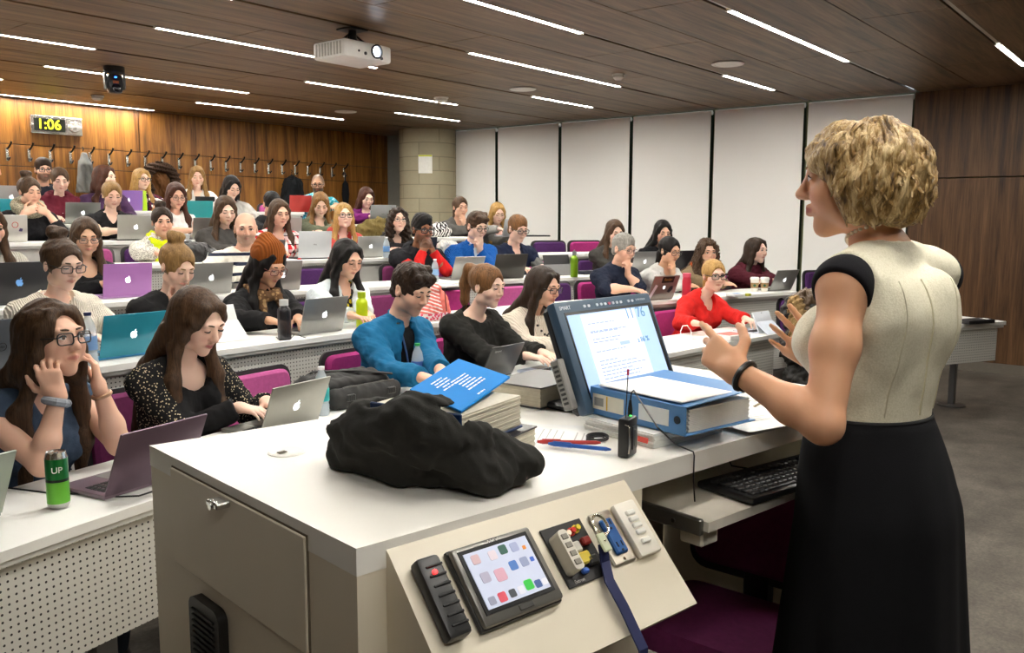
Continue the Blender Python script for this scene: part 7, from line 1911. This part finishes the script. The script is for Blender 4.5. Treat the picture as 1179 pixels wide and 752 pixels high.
# pink striped bag on the second desk
p, u_, v_ = rowframe(2, 503, 369); t = thing('tote_bag', 'pink and white striped bag standing on the second desk', 'bag', p, math.atan2(u_.y, u_.x))
F = Fld((-.16, -.10, -.02), (.16, .14, .30), .006); F.cone((-.06, .02, .05), (.06, .02, .05), .065, .065, .03); F.cone((-.05, .03, .14), (.05, .03, .14), .05, .05, .05); F.cone((-.02, .03, .2), (.02, .03, .2), .03, .03, .05); F.disp(.006, .09, 4); F.halfspace((0, 0, .001), (0, 0, -1))
V, Fc = F.tri(); V, Fc = biggest(V, Fc); mt = NT('striped_cloth'); x, y, zz = mt.sep(mt.co())[:3]; w_ = mt.math('LESS_THAN', mt.math('FRACT', mt.math('MULTIPLY', mt.math('ADD', zz, mt.math('MULTIPLY', x, .35)), 42)), .36)
w_ = mt.math('MULTIPLY', w_, mt.math('LESS_THAN', x, .012)); vo = mt.n('ShaderNodeTexVoronoi'); mt.lk(mt.co(), vo.inputs['Vector']); vo.inputs['Scale'].default_value = 50
cc = mt.mix(w_, 'e8776a', 'f6e6e0'); cc = mt.mix(mt.math('MULTIPLY', mt.math('LESS_THAN', zz, .05), 1.), cc, mt.mix(mt.math('LESS_THAN', vo.outputs['Distance'], .5), 'f4e2e2', 'e0506a')); mkobj('bag_body', fmesh('bag_body', V, Fc, mt.fin(cc, .8)), t)
mb = MB(); mb.tube([(.04, -.03, .20), (.045, -.036, .12), (.045, -.045, .06)], .003, 6); obj('seam', mb, P('5a3030', .7), t)
# black backpack on the fourth desk
p, u_, v_ = rowframe(4, 229, 302); t = thing('backpack', 'black leather backpack lying on the fourth desk beside the grey jacket', 'backpack', p, math.atan2(u_.y, u_.x))
F = Fld((-.24, -.14, -.02), (.26, .2, .26), .007); F.cone((-.10, .03, .07), (.10, .03, .055), .08, .07, .03); F.cone((-.05, .04, .10), (.04, .05, .10), .07, .06, .04); F.cone((.08, .0, .04), (.18, .02, .03), .05, .035, .04); F.disp(.007, .1, 6); F.halfspace((0, 0, .001), (0, 0, -1)); V, Fc = F.tri(); V, Fc = biggest(V, Fc)
mkobj('bag_body', fmesh('bag_body', V, Fc, P('171616', .38, 0, .1, 40)), t); mb = MB(); mb.tube([(.02, -.07, .05), (.03, -.075, .10), (.06, -.04, .14), (.12, .0, .10)], .008, 8, flat=.5); obj('strap', mb, P('222121', .5), t); mb = MB(); mb.tube([(.03, -.085, .03), (.045, -.085, .08)], .004, 6); obj('zip', mb, P('c9c9c9', .3, .8), t)
# khaki coat on the fifth desk
p, u_, v_ = rowframe(5, 430, 276); blob('coat', 'khaki green coat piled on the fifth desk below the purple jacket', 'coat', local_prims(p, u_, v_, [((-.14, .02, .06), (.10, .02, .08), .07, .08), ((-.05, .04, .13), (.12, .04, .15), .06, .06), ((.1, .02, .06), (.2, .0, .05), .06, .05)]), cloth('6f6036', 'plain', '6f6036'), .008, (.012, .11), 7, p, p.z + .001)
# zebra print scarf and white bag on the fifth row
p, u_, v_ = rowframe(5, 506, 277); mz = NT('zebra_cloth'); wv = mz.n('ShaderNodeTexWave'); mz.lk(mz.co(), wv.inputs['Vector']); wv.inputs['Scale'].default_value = 9; wv.inputs['Distortion'].default_value = 9
mzf = mz.fin(mz.ramp(wv.outputs['Fac'], [(.45, '161616'), (.55, 'ecebe8')]), .85)
blob('scarf', 'black and white patterned scarf heaped on the fifth desk left of the column woman', 'scarf', local_prims(p, u_, v_, [((-.10, .02, .05), (.08, .03, .06), .06, .07), ((-.02, .04, .11), (.06, .04, .11), .05, .04)]), mzf, .008, (.01, .09), 9, p, p.z + .001)
p, u_, v_ = rowframe(4, 516, 297); blob('tote_bag', 'off-white cloth bag on the fourth desk behind the man with red sleeves', 'bag', local_prims(p, u_, v_, [((-.06, .02, .05), (.06, .02, .05), .06, .06), ((-.04, .02, .11), (.05, .02, .10), .05, .05)]), cloth('d6d3ca', 'plain', 'd6d3ca'), .008, (.008, .08), 10, p, p.z + .001)
p, u_, v_ = rowframe(4, 503, 298); t = thing('tablet_computer', 'black tablet propped up on the fourth desk beside the off-white bag', 'tablet', p - u_ * .1, math.atan2(u_.y, u_.x)); mb = MB(); M_ = Matrix.Rotation(.25, 4, 'X'); mb.box((0, 0, .10), (.16, .009, .20), .004, 0, M_); obj('slate', mb, P('141416', .3), t); mb = MB(); mb.box((0, .07, .05), (.08, .004, .11), .001, 0, Matrix.Rotation(-.5, 4, 'X')); obj('stand', mb, P('1c1c1e', .4), t)
# ================================================================== EMPTY CHAIRS
def echair(row, px, pad, label, o=.86, shell=None):
    p = ray_row(px, 250, row, .72); x0 = p.x
    occ = [c_.location for c_ in bpy.data.objects if c_.name.startswith('lecture_chair') and c_.parent is None and abs(c_.location.z - fz(row)) < .02 and abs((c_.location.y - rq(row, c_.location.x)) - .75) < .45]
    best = None
    for k_ in range(0, 60):
        for sg in (1, -1):
            x = x0 + sg * k_ * .03; q = roff(row, x, .72)
            if all(math.hypot(q[0] - c_.x, q[1] - c_.y) > .475 for c_ in occ): best = x; break
        if best is not None: break
    if best is None: return None
    q = roff(row, best, .72); d = rdir(row, best); return chair(label, (q[0], q[1], fz(row)), math.atan2(d.y, d.x) - PI / 2, pad, 'lecture hall chairs', shell)
echair(1, 336, 'l', 'empty magenta chair behind the black laptop bag', .74)
echair(1, 752, 'm', 'empty magenta chair right of the monitor, next to the woman in red', .74)
echair(2, 446, 'd', 'empty chair behind the man in teal on the second row', .74, SHELLG)
echair(2, 523, 'm', 'empty magenta chair behind the pink striped bag', .74)
echair(2, 589, 'l', 'empty pink chair behind the woman with the ponytail', .74)
echair(2, 655, 'p', 'empty dark purple chair behind the woman in cream', .74, SHELLG)
echair(2, 938, 'p', 'empty purple chair beyond the fur-trimmed coat, right end of the second row', .70)
echair(3, 24, 'p', 'empty dark purple chair behind the big black laptop', .74)
echair(3, 360, 'p', 'empty dark purple chair between the orange beanie and the long black hair', .74)
echair(3, 431, 'l', 'empty pink chair right of the long black hair, third row', .74, SHELLG)
echair(3, 652, 'm', 'empty magenta chair behind the green metal bottle', .74, SHELLG)
echair(4, 133, 'l', 'empty pink chair right of the woman with beads, fourth row', .72, SHELLG)
echair(4, 655, 'm', 'empty magenta chair in front of the blinds, fourth row', .72)
echair(4, 617, 'p', 'empty purple chair just right of the man in the navy vest', .72)
echair(4, 500, 'p', 'empty purple chair behind the man with red sleeves', .72)
echair(5, 345, 'p', 'empty purple chair left of the olive jacket, fifth row', .72)
echair(7, 336, 'l', 'empty magenta chair left of the man in turquoise, last row', .70)
# fur-trimmed coat over a front-row chair, backpack on another
p = ray_row(918, 250, 1, .60) if False else atd(918, 370, 5.9); zz = .73
ch = echair(1, 925, 'p', 'chair draped with the fur-trimmed brown coat, right end of the front row')
c0 = atd(920, 372, 5.85); d_ = rdir(1, 5.88); u_ = Vector((-d_.y, d_.x, 0)); o_ = Vector((c0.x, c0.y, 0))
ct = thing('coat', 'brown and black padded coat with fur-trimmed hood hung over the right chair', 'coat', o_)
B_ = Vector((0, 0, 0))
blob('coat_body', None, None, local_prims(B_, u_, -d_, [((.0, .0, .92), (.14, .02, .86), .12, .13), ((.02, .0, .70), (.16, .02, .62), .13, .14), ((.05, .0, .45), (.15, .0, .42), .12, .12)]), P('1d1a17', .6, 0, .1, 30), .009, (.014, .1), 31, parent=ct)
blob('coat_panel', None, None, local_prims(B_, u_, -d_, [((-.05, -.03, 1.0), (.10, -.05, 1.02), .07, .07), ((-.05, -.06, .92), (.04, -.08, .86), .07, .08)]), P('54402c', .5, 0, .12, 30), .009, (.012, .1), 32, parent=ct)
blob('fur_trim', None, None, local_prims(B_, u_, -d_, [((-.13, -.04, 1.0), (-.11, -.06, .88), .05, .055), ((-.11, -.06, .88), (-.09, -.04, .72), .055, .045)]), P('a5875a', .95, 0, .25, 120, .8), .008, (.012, .035), 33, parent=ct)
p = ray_row(366, 250, 1, .74); blob('backpack', 'black backpack hanging behind the black laptop bag, left of the man in teal', 'backpack', [(np.array((p.x - .03, p.y, .62)), np.array((p.x + .03, p.y - .02, .62)), .075, .075), (np.array((p.x - .02, p.y, .72)), np.array((p.x + .03, p.y, .72)), .06, .06), (np.array((p.x - .03, p.y, .30)), np.array((p.x + .03, p.y, .3)), .08, .08), (np.array((p.x, p.y, .10)), np.array((p.x, p.y, .5)), .085, .085)], P('1b1b1c', .6, 0, .1, 40), .009, (.008, .1), 34, (p.x, p.y, .02), .005)
# ---- coats on the hooks
def hung(px, py0, py1, px0, px1, label, name, cat, mat_, depth=.10, fold=(.012, .12), seed=1, parts=None):
    c = atY(px, py0, YB - .13); b = atY(px, py1, YB - .13); w = abs(atY(px1, py1, YB - .13).x - atY(px0, py1, YB - .13).x); h_ = c.z - b.z
    y = YB - .12; X0 = c.x
    pr = [(np.array((X0, y, c.z - .03)), np.array((X0, y - .01, c.z - h_ * .3)), .035, w * .26), (np.array((X0 - w * .14, y - .01, c.z - h_ * .3)), np.array((X0 - w * .22, y, b.z)), w * .20, w * .24), (np.array((X0 + w * .14, y - .01, c.z - h_ * .3)), np.array((X0 + w * .2, y, b.z)), w * .20, w * .24)]
    o = np.array((X0, y, c.z)); F = Fld(np.array((X0 - w, YB - .40, b.z - .2)), np.array((X0 + w, YB - .005, c.z + .1)), .010)
    for a, b_, r0, r1_ in pr: F.cone(a, b_, r0, r1_, .05)
    F.disp(fold[0], fold[1], seed, (1, 1, .3)); F.halfspace((0, YB - .02, 0), (0, 1, 0)); F.halfspace((0, 0, b.z), (0, 0, -1))
    V, Fc = F.tri(); V, Fc = biggest(V, Fc); t = thing(name, label, cat, tuple(o)); mkobj('coat_body' if cat == 'coat' else 'cloth', fmesh('coat_body', V - o, Fc, mat_), t)
    mb = MB(); mb.tube([(0, .02, .02), (0, -.0, .05), (0, .03, .07)], .006, 6); obj('hanging_loop', mb, P('2a2a2a', .7), t); return t
hung(97, 176, 222, 86, 108, 'light grey coat hanging from a hook on the back wall left of the purple cardigan', 'hanging_coat', 'coat', cloth('6c6c68', 'melange', '8b8b86'), seed=41)
t = hung(181, 192, 245, 163, 198, 'brown coat with furry hood hanging behind the blonde woman with glasses', 'hanging_coat', 'coat', cloth('6a4524', 'melange', '4a2f18'), seed=42)
F = Fld((-.30, -.22, -.38), (.30, .1, .12), .010)
for i in range(12):
    a0, a1 = [PI * (1.25 - 1.5 * j / 12) for j in (i, i + 1)]; F.cone((.20 * math.cos(a0), -.07, -.17 + .17 * math.sin(a0)), (.20 * math.cos(a1), -.07, -.17 + .17 * math.sin(a1)), .06, .06, .02)
F.disp(.012, .05, 5); V, Fc = F.tri(); mkobj('fur_hood', fmesh('fur_hood', V, Fc, P('33200f', .95, 0, .3, 90, .8)), t)
mb = MB(); mb.lathe([(0, .03), (.13, .0), (.13, -.02)][::-1], 20, 0, fr((0, -.03, -.16), (1, 0, 0), (0, 0, 1))); obj('hood_lining', mb, cloth('b5722a', 'plain', 'b5722a'), t)
hung(337, 201, 240, 323, 353, 'black coat hanging from a hook left of the man in turquoise', 'hanging_coat', 'coat', cloth('1c1e20', 'plain', '1c1e20'), seed=43)
c = atY(396, 201, YB - .10); t = thing('hanging_umbrella', 'folded black umbrella hanging on a hook left of the concrete column', 'umbrella', (c.x, YB - .10, c.z))
mb = MB(); mb.tube([(0, .03, .0), (0, .0, .03), (0, -.03, .02), (0, -.03, -.05), (0, -.03, -.12)], .012, 8); obj('handle', mb, P('1a1a1c', .4), t); mb = MB(); mb.tube([(0, -.03, -.10), (0, -.03, -.14), (0, -.03, -.30), (0, -.03, -.48), (0, -.03, -.56)], [.015, .045, .06, .035, .008], 12); obj('canopy', mb, cloth('17181c', 'plain', '17181c'), t)
# ================================================================== WORLD / VIEW
w = bpy.data.worlds.new('world'); SC.world = w; w.use_nodes = True
w.node_tree.nodes['Background'].inputs[0].default_value = (.9, .95, 1, 1); w.node_tree.nodes['Background'].inputs[1].default_value = .6
SC.view_settings.view_transform = 'Standard'; SC.view_settings.look = 'None'; SC.view_settings.gamma = 1; SC.view_settings.use_curve_mapping = False
SC.view_settings.exposure = 1.38
SC.cycles.use_denoising = True
SC.cycles.max_bounces = 8; SC.cycles.diffuse_bounces = 5; SC.cycles.glossy_bounces = 3; SC.cycles.transparent_max_bounces = 8; SC.cycles.transmission_bounces = 4
SC.cycles.caustics_reflective = False; SC.cycles.caustics_refractive = False; SC.cycles.sample_clamp_indirect = 6
